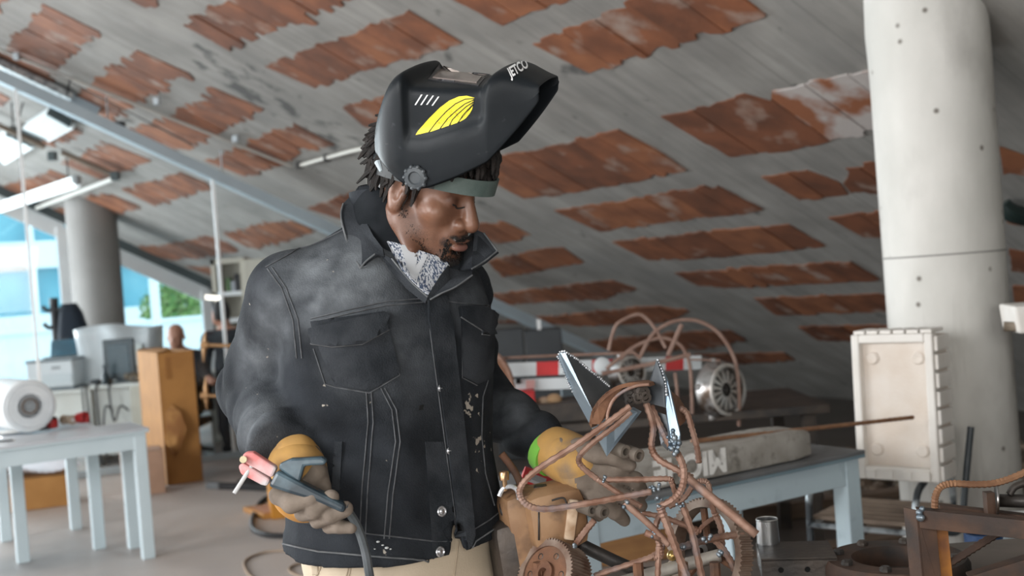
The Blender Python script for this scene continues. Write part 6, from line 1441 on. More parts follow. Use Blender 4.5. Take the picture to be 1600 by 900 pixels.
strip((806, 600), (814, 599.6), 8, 5.57, bpy.data.materials['hole_black'], 'printed_mark', .005); strip((822, 607), (836, 606), 13, 5.57, mat('pink_print', (.6, .35, .33), None), 'printed_mark', .005)
for x in (800, 1085):
    p_ = W(x, 608, 5.62); MB().obox(Vector((p_.x - .015, p_.y, fz)), Vector((.03, 0, 0)), Vector((0, .03, 0)), Vector((0, 0, p_.z - fz))).obj('support', scrap_d, bd_)
p_ = W(941, 572, 5.55); dk = thing('white_disc', 'round white disc on a stem behind the left ear blade', 'disc', Vector((p_.x, p_.y, fz)))
MB().lathe(p_, (0, -1, 0), [(.043, 0), (.043, .008), (.036, .012), (.0001, .012)], 24).obj('disc_face', whp, dk, smooth=True); MB().tube([Vector((p_.x, p_.y + .01, fz)), p_ + Vector((0, .01, -.03))], .006, 6).obj('stem', scrap_d, dk)
rs = thing('rod_sculpture', 'tangled rusty rod sculpture with two clutch discs standing on the far bench', 'sculpture', W(1060, 650, 5.4) * 1)
def c5(x, y): return 940 + x / 4.092, 480 + y / 4.092
thin = mat('thin_rusty_rod', (.22, .13, .10), (.30, .20, .16), 14, .7, .2)
for pts, r in (([(45, 275), (85, 130), (150, 75), (235, 45), (290, 75), (345, 140), (410, 260)], .0085), ([(245, 320), (330, 170), (460, 92), (600, 85), (720, 140), (800, 230), (850, 330), (868, 420), (880, 560), (878, 760)], .0095), ([(30, 395), (200, 260), (330, 205), (420, 200), (500, 240), (540, 300), (570, 420), (582, 760)], .009), ([(425, 310), (512, 110)], .012), ([(0, 425), (330, 360), (568, 303)], .011), ([(-720, 330), (-300, 310), (200, 292)], .007), ([(250, 330), (180, 280), (120, 340)], .008), ([(470, 420), (485, 560), (490, 760)], .008), ([(560, 335), (760, 340)], .005)):
    P_ = [W(*c5(*p), 5.4) for p in pts]; P_ = smooth_path(P_, 6) if len(P_) > 2 else P_; MB().tube(P_, r, 7).obj('rod', thin, rs, smooth=True)
for px in (1082, 1154, 1060):
    p_ = W(px, 660, 5.4); MB().tube([Vector((p_.x, p_.y, fz)), p_ + Vector((0, 0, .03))], .008, 6).obj('foot', thin, rs)
def clutch(px, py, d, R_, ax, m1, m2):
    c = W(px, py, d); ax = Vector(ax).normalized(); mb = MB(); mb.lathe(c, ax, [(R_ * .86, -.07), (R_ * 1.12, -.06), (R_ * 1.12, -.03), (R_ * 1.0, 0), (R_ * .98, .012), (R_ * .80, .016), (R_ * .78, .0), (R_ * .78, -.03)], 32)
    o_ = mb.obj('clutch_disc', m1, rs, smooth=True); u = ax.orthogonal().normalized(); v = ax.cross(u)
    MB().lathe(c, ax, [(R_ * .98, .010), (R_ * .97, .020), (R_ * .86, .022), (R_ * .84, .012)], 32, closed=True).obj('pressure_ring', m2, o_, smooth=True)
    MB().lathe(c, ax, [(R_ * .775, -.026), (R_ * .775, -.024), (.0001, -.024)], 28).obj('gap_shade_disc', bpy.data.materials['hole_black'], o_)  # black disc added as the shade behind the spring fingers
    for k in range(14):
        a = 2 * math.pi * k / 14; dr_ = u * math.cos(a) + v * math.sin(a); tn = ax.cross(dr_); mb = MB(); w0 = R_ * .105; w1 = R_ * .035
        q = [c + dr_ * R_ * .80 - tn * w0 - ax * .012, c + dr_ * R_ * .80 + tn * w0 - ax * .012, c + dr_ * R_ * .26 + tn * w1 + ax * .006, c + dr_ * R_ * .26 - tn * w1 + ax * .006]; mb.prism(q, -ax * .005); mb.obj('spring_finger', m2, o_)
    MB().lathe(c, ax, [(R_ * .24, -.03), (R_ * .24, -.005), (R_ * .12, -.005), (.0001, -.02)], 18).obj('hub', scrap_d, o_, smooth=True)
    for k in range(5):
        a = 2 * math.pi * k / 5 + .4; q = c + (u * math.cos(a) + v * math.sin(a)) * R_ * 1.12 - ax * .045; MB().box(q, (.028, .03, .028), bev=.008).obj('lug', m1, o_)
clutch(1134, 609, 5.38, 42 / FPX * 5.38 , (.62, -.77, .05), chrome, mat('clutch_steel', (.62, .62, .60), (.45, .41, .37), 18, .45, .4))
clutch(985, 582, 5.5, 26 / FPX * 5.5, (.45, -.88, .1), chrome, bpy.data.materials['clutch_steel'])
# smaller scrap on the far bench
def fbox(name, lbl, cat, px0, px1, pyb, pyt, d, m, dpt=.15, pn='box_body', bev=.006, tube_h=None):
    a = W(px0, pyb, d); b = W(px1, pyb, d); h = (pyb - pyt) / FPX * d; r_ = thing(name, lbl, cat, Vector(((a.x + b.x) / 2, a.y, fz))); a.z = fz; b.z = fz; top = W(px0, pyt, d).z
    MB().obox(a, b - a, Vector((0, dpt, 0)), Vector((0, 0, top - fz))).obj(pn, m, r_, bevel=bev); return r_
fbox('red_box', 'red metal box on the far bench below the barrier board', 'box', 808, 838, 645, 613, 5.45, redp)
fbox('dark_tray', 'long dark metal tray on the far bench beside the red box', 'tray', 830, 920, 652, 634, 5.42, scrap_d, .3)
tz = W(850, 634, 5.5).z
for k, (px, r, c) in enumerate(((850, .032, (.36, .26, .18)), (866, .040, (.42, .27, .15)), (838, .026, (.16, .11, .08)))):
    p_ = W(px, 630, 5.52); tag(MB().ball((p_.x, p_.y, tz + r * .62), (r, r * .8, r * .72), 10, 7).obj('stone', mat('pebble_%d' % k, c, None, rough=.85), smooth='all'), ('pale middle', 'larger ochre', 'small dark brown')[k] + ' stone lying in the dark tray on the far bench', 'stone')
fbox('grey_case', 'blue-grey case on the far bench behind the ear blade', 'case', 880, 935, 640, 606, 5.75, mat('blue_grey', (.10, .13, .15), None, rough=.5), .2)
rp = thing('rusty_plate', 'curved rusty plate standing behind the welder\'s sleeve', 'plate', Vector((W(785, 610, 5.3).x, 5.3, fz)))
mb = MB(); O_ = smooth_path([W(760, 548, 5.3), W(778, 556, 5.3), W(794, 578, 5.3), W(802, 610, 5.3), W(800, 640, 5.3), Vector((W(797, 650, 5.3).x, 5.3, fz))], 4); I_ = [p + Vector((-.10, .02, -.03)) for p in O_]; n_ = len(O_)
I_[-1].z = fz
vs = O_ + I_ + [p + Vector((0, .03, 0)) for p in O_] + [p + Vector((0, .03, 0)) for p in I_]; fs = []
for i in range(n_ - 1): fs += [(i, i + 1, n_ + i + 1, n_ + i), (2 * n_ + i, 3 * n_ + i, 3 * n_ + i + 1, 2 * n_ + i + 1), (i, 2 * n_ + i, 2 * n_ + i + 1, i + 1), (n_ + i, n_ + i + 1, 3 * n_ + i + 1, 3 * n_ + i)]
mb.add(vs, fs); mb.obj('plate_body', rust_d, rp, smooth=True); mb = MB(); mb.tube(O_, .012, 6); mb.obj('rolled_edge', rust, rp, smooth=True)
gp = thing('storage_unit', 'large dark grey storage unit far behind the welder', 'storage unit', Vector((W(825, 600, 9.0).x, 9.0, 0)))
for x0, x1 in ((768, 820), (822, 880)):
    a = W(x0, 556, 9.0); b = W(x1, 556, 9.0); t_ = W(x0, 517, 9.0); MB().obox(Vector((a.x, 9.0, 0)), Vector((b.x - a.x, 0, 0)), Vector((0, .3, 0)), Vector((0, 0, t_.z))).obj('cabinet_door', mat('slate_grey', (.045, .052, .058), (.035, .04, .045), 3, .6), gp, bevel=.01)
q_ = W(840, 514, 8.95); MB().obox(Vector((q_.x, 9.05, q_.z - .06)), Vector((.03, 0, 0)), Vector((0, .03, 0)), Vector((0, 0, .13))).obj('latch', white_p, gp)
# red torch body and loose bits below the cuff
rt = thing('red_tool', 'red tool body with a grey stripe beneath the left glove cuff', 'tool', W(838, 760, 2.9))
p0 = W(815, 745, 2.6); p1 = W(860, 762, 2.6)
MB().tube([p0, p1], .026, 12).obj('tool_body', redp, rt, smooth=True); MB().tube([p0 + (p1 - p0) * .2 - _f * .018 + _u * .008, p0 + (p1 - p0) * .8 - _f * .018 + _u * .008], .011, 8).obj('stripe', mat('tool_grey', (.35, .35, .36), None), rt, smooth=True)
MB().tube([p0 + Vector((0, 0, -.02)), Vector((p0.x + .02, p0.y, BZ))], .008, 8).obj('stand', scrap_d, rt)
# ================================================================ LEFT SIDE: TABLES, OFFICE DESKS, BOXES, PEOPLE
t1 = thing('work_table', 'pale blue table on the left with a smooth grey top, carrying the film roll', 'table', Vector((-2.6, 6.2, 0)))
lt_top = mat('pale_grey_top', (.50, .52, .55), (.56, .58, .61), 3, .3)
lt_blue = mat('light_blue_enamel', (.60, .70, .74), (.55, .65, .69), 4, .4)
TL = onz(233, 668, .75); tdir = Vector((.86, .51, 0)).normalized(); tper = Vector((-tdir.y, tdir.x, 0))
leg_table(t1, TL - tdir * 1.75, tdir, tper, 1.75, .46, .75, .062, lt_top, lt_blue)
t2 = thing('side_table', 'pale blue table standing close behind the left work table', 'table', Vector((-2.9, 7.0, 0)))
c_ = Vector((-3.0, 6.60, 0)); leg_table(t2, c_, tdir, tper, .53, .88, .735, .062, lt_top, lt_blue)
# roll of film
roll = thing('film_roll', 'big white roll of plastic film lying on the left table', 'film roll', Vector((-3.0, 7.0, .75)))
rc0 = W(46, 634, 6.75); rr_ = 41 / FPX * 6.75; rc0.z = .75 + rr_; rdir = Vector((-.93, .30, 0)).normalized(); raxis = Vector((.62, -.78, 0)).normalized()
film = mat('white_film', (.80, .82, .83), (.72, .75, .77), 7, .35, bump=.12, bscale=14)
MB().lathe(rc0 - raxis * .55, raxis, [(rr_ * .30, 0), (rr_, 0), (rr_ * 1.0, .2), (rr_ * .985, .40), (rr_, .54), (rr_ * .96, .55), (rr_ * .66, .556), (rr_ * .30, .55)], 36, closed=True).obj('film', film, roll, smooth=True)
MB().lathe(rc0 - raxis * .55, raxis, [(rr_ * .30, -.005), (rr_ * .30, .56), (rr_ * .25, .56), (rr_ * .25, -.005)], 24, closed=True).obj('core_tube', mat('brown_core', (.16, .11, .08), None, rough=.8), roll, smooth=True)
for k in (.45, .62, .8): MB().lathe(rc0 + raxis * .003, raxis, [(rr_ * k, 0), (rr_ * k + .003, .003), (rr_ * k + .006, 0)], 32).obj('layer_edge', mat('film_edge', (.62, .65, .67), None, rough=.4), roll, smooth=True)
red_pl = mat('red_plastic', (.52, .03, .03), (.38, .02, .02), 10, .4)
def on_table(px, py): return onz(px, py, .75)
p_ = on_table(82, 669); r1_ = thing('red_cup', 'small red tub with a dark lid beside the film roll', 'tub', p_)
MB().lathe(p_, (0, 0, 1), [(.028, 0), (.034, .01), (.034, .05), (.030, .055), (.0001, .055)], 18).obj('tub_body', red_pl, r1_, smooth=True); MB().lathe(p_ + Vector((0, 0, .054)), (0, 0, 1), [(.030, 0), (.030, .012), (.012, .016), (.012, .024), (.0001, .024)], 16).obj('lid', scrap_d, r1_, smooth=True)
p_ = on_table(107, 664); r2_ = thing('twine_spool', 'beige spool of twine between the two red things on the left table', 'spool', p_)
ax_ = Vector((.8, -.6, 0)); MB().lathe(p_ + Vector((0, 0, .032)) - ax_ * .05, ax_, [(.0001, 0), (.030, 0), (.030, .008), (.024, .016), (.027, .05), (.024, .085), (.030, .092), (.030, .1), (.0001, .1)], 20).obj('twine', mat('beige_twine', (.52, .42, .32), (.40, .32, .24), 40, .9), r2_, smooth=True); MB().lathe(p_ + Vector((0, 0, .032)) + ax_ * .05, ax_, [(.012, 0), (.012, .004), (.007, .004), (.007, -.02)], 14).obj('spool_core', white_p, r2_)
p_ = on_table(127, 662); r3_ = thing('red_funnel', 'red funnel-shaped plastic tool right of the twine spool', 'funnel', p_)
MB().lathe(p_ + Vector((-.045, 0, .036)), (1, -.3, .05), [(.014, -.012), (.016, 0), (.030, .03), (.036, .07), (.034, .09), (.026, .085), (.0001, .04)], 18).obj('funnel_body', red_pl, r3_, smooth=True); MB().box(p_ + Vector((.03, -.02, .02)), (.05, .02, .03), bev=.006).obj('grip', red_pl, r3_)
p_ = on_table(66, 672); r4_ = thing('black_tool', 'flat black tool lying in front of the film roll', 'tool', p_)
MB().box(p_ + Vector((0, 0, .006)), (.10, .025, .012), bev=.004).obj('tool_body', dark_m, r4_); MB().tube([p_ + Vector((.02, 0, .01)), p_ + Vector((.02, .005, .035))], .005, 6).obj('trigger', dark_m, r4_)
p_ = on_table(14, 676); r5_ = thing('paper_sheet', 'white paper sheet on the left table near the frame edge', 'paper', p_)
MB().obox(p_ - Vector((.15, .05, 0)), Vector((.24, .05, 0)), Vector((-.03, .14, 0)), Vector((0, 0, .003))).obj('sheet', mat('paper_white', (.75, .73, .70), None, rough=.8), r5_)
p_ = on_table(6, 690); r6_ = thing('pencil', 'dark pencil lying on the left table', 'pencil', p_)
MB().tube([p_ + Vector((-.06, -.01, .005)), p_ + Vector((.05, .0, .005))], .005, 6).obj('pencil_body', dark_m, r6_); MB().lathe(p_ + Vector((.05, 0, .005)), (1, .09, 0), [(.005, 0), (.001, .014), (.0001, .015)], 6).obj('tip', pvc, r6_)
# boxes on the floor
card = [mat('cardboard_%d' % i, c, c2, 5, .8, bump=.1, bscale=40) for i, (c, c2) in enumerate((((.42, .20, .055), (.34, .155, .042)), ((.46, .23, .07), (.38, .18, .05)), ((.42, .26, .18), (.35, .21, .14))))]
tape = mat('brown_tape', (.28, .12, .03), None, rough=.3)
def carton(lbl, c0, ex_, ey_, h, m, open_=False, tape_on=True):
    r_ = thing('cardboard_box', lbl, 'box', c0 + (ex_ + ey_) / 2); z = Vector((0, 0, h)); mb = MB(); t = .006
    exn = ex_.normalized(); eyn = ey_.normalized()
    for o_, a, b in ((c0, ex_, eyn * t), (c0 + ey_ - eyn * t, ex_, eyn * t), (c0, exn * t, ey_), (c0 + ex_ - exn * t, exn * t, ey_)): MB().obox(o_, a, b, z).obj('side', m, r_)
    MB().obox(c0, ex_, ey_, Vector((0, 0, t))).obj('bottom', m, r_)
    if open_:
        MB().prism([c0 + z, c0 + ex_ + z, c0 + ex_ * .97 + z * 1.01 - eyn * .10 - Vector((0, 0, .02)), c0 + ex_ * .03 + z * 1.01 - eyn * .10 - Vector((0, 0, .02))], Vector((0, 0, .005))) 
        MB().prism([c0 + ey_ + z, c0 + ey_ + ex_ + z, c0 + ey_ + ex_ * .95 + z + eyn * .06 + Vector((0, 0, .015)), c0 + ey_ + ex_ * .1 + z + eyn * .06 + Vector((0, 0, .02))], eyn * .005).obj('flap', m, r_)
        MB().prism([c0 + z + ey_ * .05, c0 + ey_ * .95 + z, c0 + ey_ * .9 + z + exn * .10 + Vector((0, 0, .015)), c0 + ey_ * .1 + z + exn * .12 + Vector((0, 0, .02))], Vector((0, 0, .005))).obj('flap', m, r_)
    else:
        MB().obox(c0 + z - Vector((0, 0, t)), ex_ * .498, ey_, Vector((0, 0, t))).obj('flap', m, r_); MB().obox(c0 + ex_ * .502 + z - Vector((0, 0, t)), ex_ * .498, ey_, Vector((0, 0, t))).obj('flap', m, r_)
    if tape_on: MB().obox(c0 + ex_ * .2 - eyn * .002 + z * .80, ex_ * .16, eyn * .003, z * .17).obj('tape_strip', tape, r_)
    return r_
b0 = onz(262, 759)
tb = carton('tall orange-brown cardboard box with a dented side in front of the glass', onz(262, 759), onz(318, 751) - onz(262, 759), onz(229, 742) - onz(262, 759), 1.055, card[0], True)
dn = MB(); q_ = b0 + (onz(318, 751) - b0) * .22 + Vector((0, -.012, .42)); 
O_ = [(-.06, .14), (.02, .22), (.09, .16), (.13, .02), (.07, -.14), (.01, -.20), (-.05, -.08)]
vs = [q_ + Vector((x, .045, z)) for x, z in O_] + [q_ + Vector((.02, .075, .0))] ; 
vs = [q_ + Vector((x, .0, z)) - Vector((0, .004, 0)) for x, z in O_] + [q_ + Vector((x * .6, -.03 * (1 if z < .05 else .2), z * .6)) for x, z in O_] + [q_ + Vector((.02, -.012, -.02))]
n_ = len(O_); dn.add(vs, [(i, (i + 1) % n_, n_ + (i + 1) % n_, n_ + i) for i in range(n_)] + [(n_ + i, n_ + (i + 1) % n_, 2 * n_) for i in range(n_)]); dn.obj('torn_patch', mat('torn_card', (.24, .10, .025), (.40, .20, .06), 9, .8, lo=.4, hi=.6), tb, smooth=True)
b0 = onz(195, 777); carton('small pinkish cardboard box between the left table and the tall box', b0, Vector((.30, .05, 0)), Vector((-.12, .30, 0)), .335, card[2])
b0 = onz(-20, 806); b1 = onz(120, 788); cbx = carton('low wide cardboard box under the left tables', b0, (b1 - b0), Vector((-.25, .40, 0)), .235, card[1])
# bubble wrap lying over the low box
bw_ = thing('bubble_wrap', 'sheet of white bubble wrap draped over the low cardboard box', 'bubble wrap', b0 + Vector((.2, .1, .24)))
nx, ny = 26, 12; vs = []
for i in range(nx):
    for j in range(ny):
        u = i / (nx - 1); v = j / (ny - 1); pt = b0 + (b1 - b0) * (u * 1.05) + Vector((-.25, .40, 0)) * (v * 1.0 - .05); h = .25 + .035 * math.sin(u * 7 + v * 3) + .03 * math.sin(u * 3.1) * (1 - v) + .02 + (.008 if (i + j) % 2 else 0); vs.append(Vector((pt.x, pt.y, max(h, .246))))
fs = [(i * ny + j, (i + 1) * ny + j, (i + 1) * ny + j + 1, i * ny + j + 1) for i in range(nx - 1) for j in range(ny - 1)]
mb = MB(); mb.add(vs, fs); ob = mb.obj('sheet', mat('bubble_film', (.72, .72, .76), (.62, .62, .68), 60, .3), bw_, smooth='all'); ob.modifiers.new('thickness', 'SOLIDIFY').thickness = .008
MB().tube([vs[(nx - 1) * ny + j] for j in range(ny)], .016, 7).obj('rolled_edge', bpy.data.materials['bubble_film'], bw_, smooth=True)
# things on the floor
bar = thing('black_bar', 'flat black bar with a grey end lying on the floor', 'bar', onz(375, 765))
a = onz(322, 764, .0); b = onz(470, 770, .0); dv = b - a
MB().obox(a + dv * .12, dv * .88, Vector((0, .07, 0)), Vector((0, 0, .045))).obj('bar_body', dark_m, bar, bevel=.005); MB().obox(a - Vector((0, .003, 0)), dv * .14, Vector((0, .076, 0)), Vector((0, 0, .05))).obj('grey_end', mat('mid_grey_plastic', (.16, .17, .18), None), bar, bevel=.006)
ybd = thing('yellow_board', 'small orange-yellow board on the floor behind the welder', 'board', onz(420, 803))
a = onz(380, 800); b = onz(412, 812); c = onz(470, 806); d = onz(430, 794); MB().prism([a, b, c, d], Vector((0, 0, .035))).obj('board_body', mat('orange_board', (.50, .22, .03), (.40, .17, .03), 6, .6), ybd, bevel=.004); MB().prism([p + Vector((0, 0, .036)) for p in (a.lerp(c, .15), b.lerp(d, .1), c.lerp(a, .1), d.lerp(b, .1))], Vector((0, 0, .003))).obj('pink_face', mat('pink_face', (.42, .24, .17), None), ybd)
oc = thing('orange_crate', 'orange crate standing behind the welder\'s right elbow', 'crate', onz(460, 800) * 1)
a = onz(425, 812); t_ = W(440, 624, (a - EYE).dot(_f)).z
for o_, e1, e2 in ((a, Vector((.5, .1, 0)), Vector((-.01, .02, 0))), (a + Vector((-.08, .3, 0)), Vector((.5, .1, 0)), Vector((-.01, .02, 0))), (a, Vector((-.08, .3, 0)), Vector((.02, .005, 0))), (a + Vector((.48, .096, 0)), Vector((-.08, .3, 0)), Vector((.02, .005, 0)))):
    MB().obox(o_, e1, e2, Vector((0, 0, t_))).obj('side', mat('orange_plastic', (.62, .26, .02), None, rough=.5) if 'orange_plastic' not in bpy.data.materials else bpy.data.materials['orange_plastic'], oc, bevel=.006)
MB().obox(a + Vector((-.09, 0, t_)), Vector((.52, .1, 0)), Vector((-.08, .32, 0)), Vector((0, 0, .02))).obj('lid', dark_fr, oc, bevel=.004)
def floor_loop(name, lbl, pts, r, m):
    o_ = MB().tube(smooth_path([onz(x, y, r) for x, y in pts], 6), r, 7).obj(name, m, smooth=True); tag(o_, lbl, 'cable'); return o_
floor_loop('black_cable', 'black cable loop on the floor left of the welder\'s hip', [(470, 766), (432, 772), (408, 784), (396, 806), (396, 826), (420, 836), (470, 836), (520, 832)], .016, dark_m)
floor_loop('beige_cord', 'thin beige cord in loops on the floor at the welder\'s feet', [(540, 862), (480, 860), (420, 862), (388, 872), (382, 886), (400, 905), (460, 915), (520, 900), (490, 880), (462, 882), (452, 892), (480, 902), (540, 895)], .007, mat('beige_cord', (.36, .27, .20), None, rough=.8))

# ---- office corner behind the glass
desk_m = mat('white_desk', (.66, .66, .62), (.60, .60, .56), 3, .45); cream = mat('cream_cabinet', (.52, .49, .41), (.47, .44, .37), 3, .6)
def desk(lbl, x0, x1, y0, dp, H, sides):
    r_ = thing('desk', lbl, 'desk', Vector(((x0 + x1) / 2, y0 + dp / 2, 0)))
    MB().obox(Vector((x0, y0, H - .03)), Vector((x1 - x0, 0, 0)), Vector((-.1, dp, 0)), Vector((0, 0, .03))).obj('desk_top', desk_m, r_, bevel=.004)
    for x in (x0 + .02, x1 - .05): MB().obox(Vector((x, y0 + .03, 0)), Vector((.03, 0, 0)), Vector((-.08, dp - .06, 0)), Vector((0, 0, H - .03))).obj('side_panel', desk_m, r_, bevel=.003)
    MB().obox(Vector((x0 + .05, y0 + .10, .10)), Vector((x1 - x0 - .1, 0, 0)), Vector((0, .02, 0)), Vector((0, 0, H - .14))).obj('modesty_panel', desk_m, r_)
    return r_
DY = 10.35
xa = W(130, 606, DY).x; xb = W(236, 606, DY).x; xc = W(345, 606, DY).x
d1 = desk('white office desk with the black monitor behind the glass', xa, xb + .05, DY, .75, .745, 1)
dr = MB().obox(Vector((W(204, 640, DY).x, DY - .004, .06)), Vector((.24, 0, 0)), Vector((0, .02, 0)), Vector((0, 0, .66))).obj('pedestal', cream, d1, bevel=.004)
d2 = desk('white office desk with the printer behind the glass', W(20, 610, DY + .6).x - .9, xa - .14, DY + .5, .7, .69, 1)
d3 = desk('narrow desk between the tall box and the person in black', W(302, 600, DY + .5).x, xc, DY + .9, .6, .73, 1)
mon = mat('monitor_black', (.022, .035, .042), (.03, .05, .06), 3, .35)
def monitor(lbl, px0, px1, pyt, pyb, d, zt, stem=True):
    a = W(px0, pyb, d); b = W(px1, pyb, d); h = (pyb - pyt) / FPX * d; r_ = thing('monitor', lbl, 'monitor', Vector(((a.x + b.x) / 2, a.y, zt)))
    z0 = max(a.z, zt + .03); w_ = b.x - a.x
    MB().obox(Vector((a.x, a.y, z0)), Vector((w_, 0, 0)), Vector((0, .05, 0)), Vector((0, 0, h))).obj('casing', mon, r_, bevel=.012)
    MB().obox(Vector((a.x + .05, a.y - .006, z0 + .05)), Vector((w_ - .1, 0, 0)), Vector((0, .008, 0)), Vector((0, 0, h - .1))).obj('rear_panel', mat('monitor_panel', (.03, .06, .075), None, rough=.3) if 'monitor_panel' not in bpy.data.materials else bpy.data.materials['monitor_panel'], r_, bevel=.004)
    MB().obox(Vector((a.x + w_ / 2 - .04, a.y + .01, zt + .01)), Vector((.08, 0, 0)), Vector((0, .04, 0)), Vector((0, 0, z0 - zt + .05))).obj('stem', mon, r_); MB().obox(Vector((a.x + w_ / 2 - .12, a.y - .06, zt)), Vector((.24, 0, 0)), Vector((0, .18, 0)), Vector((0, 0, .014))).obj('foot', mon, r_, bevel=.004)
monitor('black monitor on the white desk in front of the wrapped white bundle', 164, 213, 533, 596, DY + .25, .745)
pr = thing('printer', 'white office printer on the desk behind the left table', 'printer', Vector((W(82, 600, DY + .6).x, DY + .7, .69)))
a = W(43, 612, DY + .62); b = W(116, 612, DY + .62); w_ = b.x - a.x; prm = mat('printer_white', (.62, .66, .68), None, rough=.4)
MB().obox(Vector((a.x, DY + .62, .69 + .03)), Vector((w_, 0, 0)), Vector((0, .40, 0)), Vector((0, 0, .27))).obj('printer_body', prm, pr, bevel=.015)
MB().obox(Vector((a.x - .005, DY + .615, .965)), Vector((w_ + .01, 0, 0)), Vector((0, .41, 0)), Vector((0, 0, .025))).obj('lid', mat('printer_grey', (.14, .17, .19), None, rough=.4), pr, bevel=.006)
MB().obox(Vector((a.x + w_ * .25, DY + .612, .76)), Vector((w_ * .72, 0, 0)), Vector((0, .01, 0)), Vector((0, 0, .085))).obj('paper_tray', mat('printer_tray', (.55, .60, .62), None, rough=.4), pr, bevel=.004)
MB().obox(Vector((a.x + w_ * .55, DY + .614, .895)), Vector((w_ * .18, 0, 0)), Vector((0, .01, 0)), Vector((0, 0, .025))).obj('badge', mat('badge_grey', (.28, .30, .32), None), pr)
MB().obox(Vector((a.x + .01, DY + .64, .69)), Vector((w_ - .02, 0, 0)), Vector((0, .36, 0)), Vector((0, 0, .035))).obj('base', bpy.data.materials['printer_grey'], pr)
lp_ = thing('laptop', 'open laptop screen standing on top of the printer', 'laptop', Vector((W(90, 560, DY + .9).x, DY + .8, .99)))
a = W(70, 560, DY + .85); b = W(112, 560, DY + .85)
MB().obox(Vector((a.x, DY + .80, .99)), Vector((b.x - a.x, 0, 0)), Vector((0, .2, 0)), Vector((0, 0, .015))).obj('laptop_base', mon, lp_); MB().obox(Vector((a.x, DY + .98, 1.0)), Vector((b.x - a.x, 0, 0)), Vector((.0, .05, .16)), Vector((0, .012, 0))).obj('screen', mat('screen_blue', (.10, .24, .33), (.05, .12, .17), 4, .2), lp_, bevel=.004)
# wrapped bundle behind the monitor
bd = thing('wrapped_bundle', 'bulky white plastic-wrapped bundle behind the black monitor', 'bundle', Vector((W(180, 600, DY + .9).x, DY + 1.1, 0)))
a = W(126, 590, DY + .95); b = W(236, 590, DY + .95); tz_ = W(180, 511, DY + .95).z; nx = 18; nz = 14; vs = []
def bund(u, v):
    x = a.x + (b.x - a.x) * u; flare = .06 * (v ** 2); x += (u - .5) * flare; y = DY + .95 + .5 * (0) + .03 * math.sin(u * 13 + v * 4) + .02 * math.sin(v * 9 + u * 5); z = .02 + (tz_ - .02) * v + (.03 * math.sin(u * 5.5) * (v > .9)); return Vector((x, y - .05 * math.sin(math.pi * u), z))
for i in range(nx + 1):
    for j in range(nz + 1): vs.append(bund(i / nx, j / nz))
k0 = len(vs)
for i in range(nx + 1):
    for j in range(nz + 1):
        q = bund(i / nx, j / nz); vs.append(q + Vector((0, .42 + .06 * math.sin(math.pi * i / nx), 0)))
I = lambda i, j, s=0: s * k0 + i * (nz + 1) + j
fs = [(I(i, j), I(i + 1, j), I(i + 1, j + 1), I(i, j + 1)) for i in range(nx) for j in range(nz)] + [(I(i + 1, j, 1), I(i, j, 1), I(i, j + 1, 1), I(i + 1, j + 1, 1)) for i in range(nx) for j in range(nz)]
fs += [(I(i, nz), I(i + 1, nz), I(i + 1, nz, 1), I(i, nz, 1)) for i in range(nx)] + [(I(i + 1, 0), I(i, 0), I(i, 0, 1), I(i + 1, 0, 1)) for i in range(nx)]
fs += [(I(0, j + 1), I(0, j + 1, 1), I(0, j, 1), I(0, j)) for j in range(nz)] + [(I(nx, j), I(nx, j, 1), I(nx, j + 1, 1), I(nx, j + 1)) for j in range(nz)]
MB().add(vs, fs).obj('wrap', mat('milky_film', (.66, .70, .72), (.56, .60, .62), 3, .35), bd, smooth='all')
MB().box(Vector(((a.x + b.x) / 2 + .12, DY + .90, .98)), (.34, .02, .22), Matrix.Rotation(.12, 3, 'Y'), bev=.004).obj('wrapped_sheet', mat('film_sheet', (.60, .66, .64), None, rough=.3), bd)
# cables and clutter on the desk
for k, (px, h, lbl) in enumerate(((205, .09, 'dark desk clutter heap under the black monitor'), (228, .07, 'dark pouch at the right end of the monitor desk'), (158, .06, 'blue-grey gadget at the left foot of the monitor'))):
    p_ = W(px, 606, DY + .18); p_.z = .745; o_ = thing('desk_clutter', lbl, 'clutter', p_)
    for j in range(4): MB().ball(p_ + Vector((random.uniform(-.06, .06), random.uniform(-.04, .04), h * random.uniform(.3, .6))), (random.uniform(.04, .07), .04, h * .4), 9, 6).obj('bag_fold', mat('dark_cloth_%d_%d' % (k, j), random.choice(((.02, .025, .03), (.05, .07, .10), (.12, .09, .06))), None, rough=.8), o_, smooth='all')
vz = W(160, 560, DY + .1); bs = thing('spray_bottle', 'small dark bottle standing left of the monitor on the desk', 'bottle', Vector((vz.x, DY + .12, .745)))
MB().lathe((vz.x, DY + .12, .745), (0, 0, 1), [(.028, 0), (.03, .01), (.03, .09), (.012, .12), (.012, .16), (.0001, .16)], 14).obj('bottle_body', mon, bs, smooth=True); MB().box((vz.x + .01, DY + .12, .915), (.05, .02, .025), bev=.005).obj('nozzle', mon, bs)
for k, (px0, px1, sag) in enumerate(((128, 140, .35), (134, 150, .42), (150, 162, .5), (170, 186, .3))):
    a = W(px0, 606, DY - .02); b = W(px1, 606, DY - .02); pts = [Vector((a.x, DY + .05, .75)), Vector((a.x, DY - .03, .72)), Vector((a.x * .7 + b.x * .3, DY - .04, .72 - sag)), Vector((b.x, DY - .03, .30 if k < 2 else .55)), Vector((b.x + .05, DY + .02, .02 if k < 2 else .5))]
    tag(MB().tube(smooth_path(pts, 6), .009, 6).obj('desk_cable', dark_m, smooth=True), ('leftmost grey', 'second from the left dark', 'third from the left dark', 'right short')[k] + ' cable hanging down the front of the white desks', 'cable')
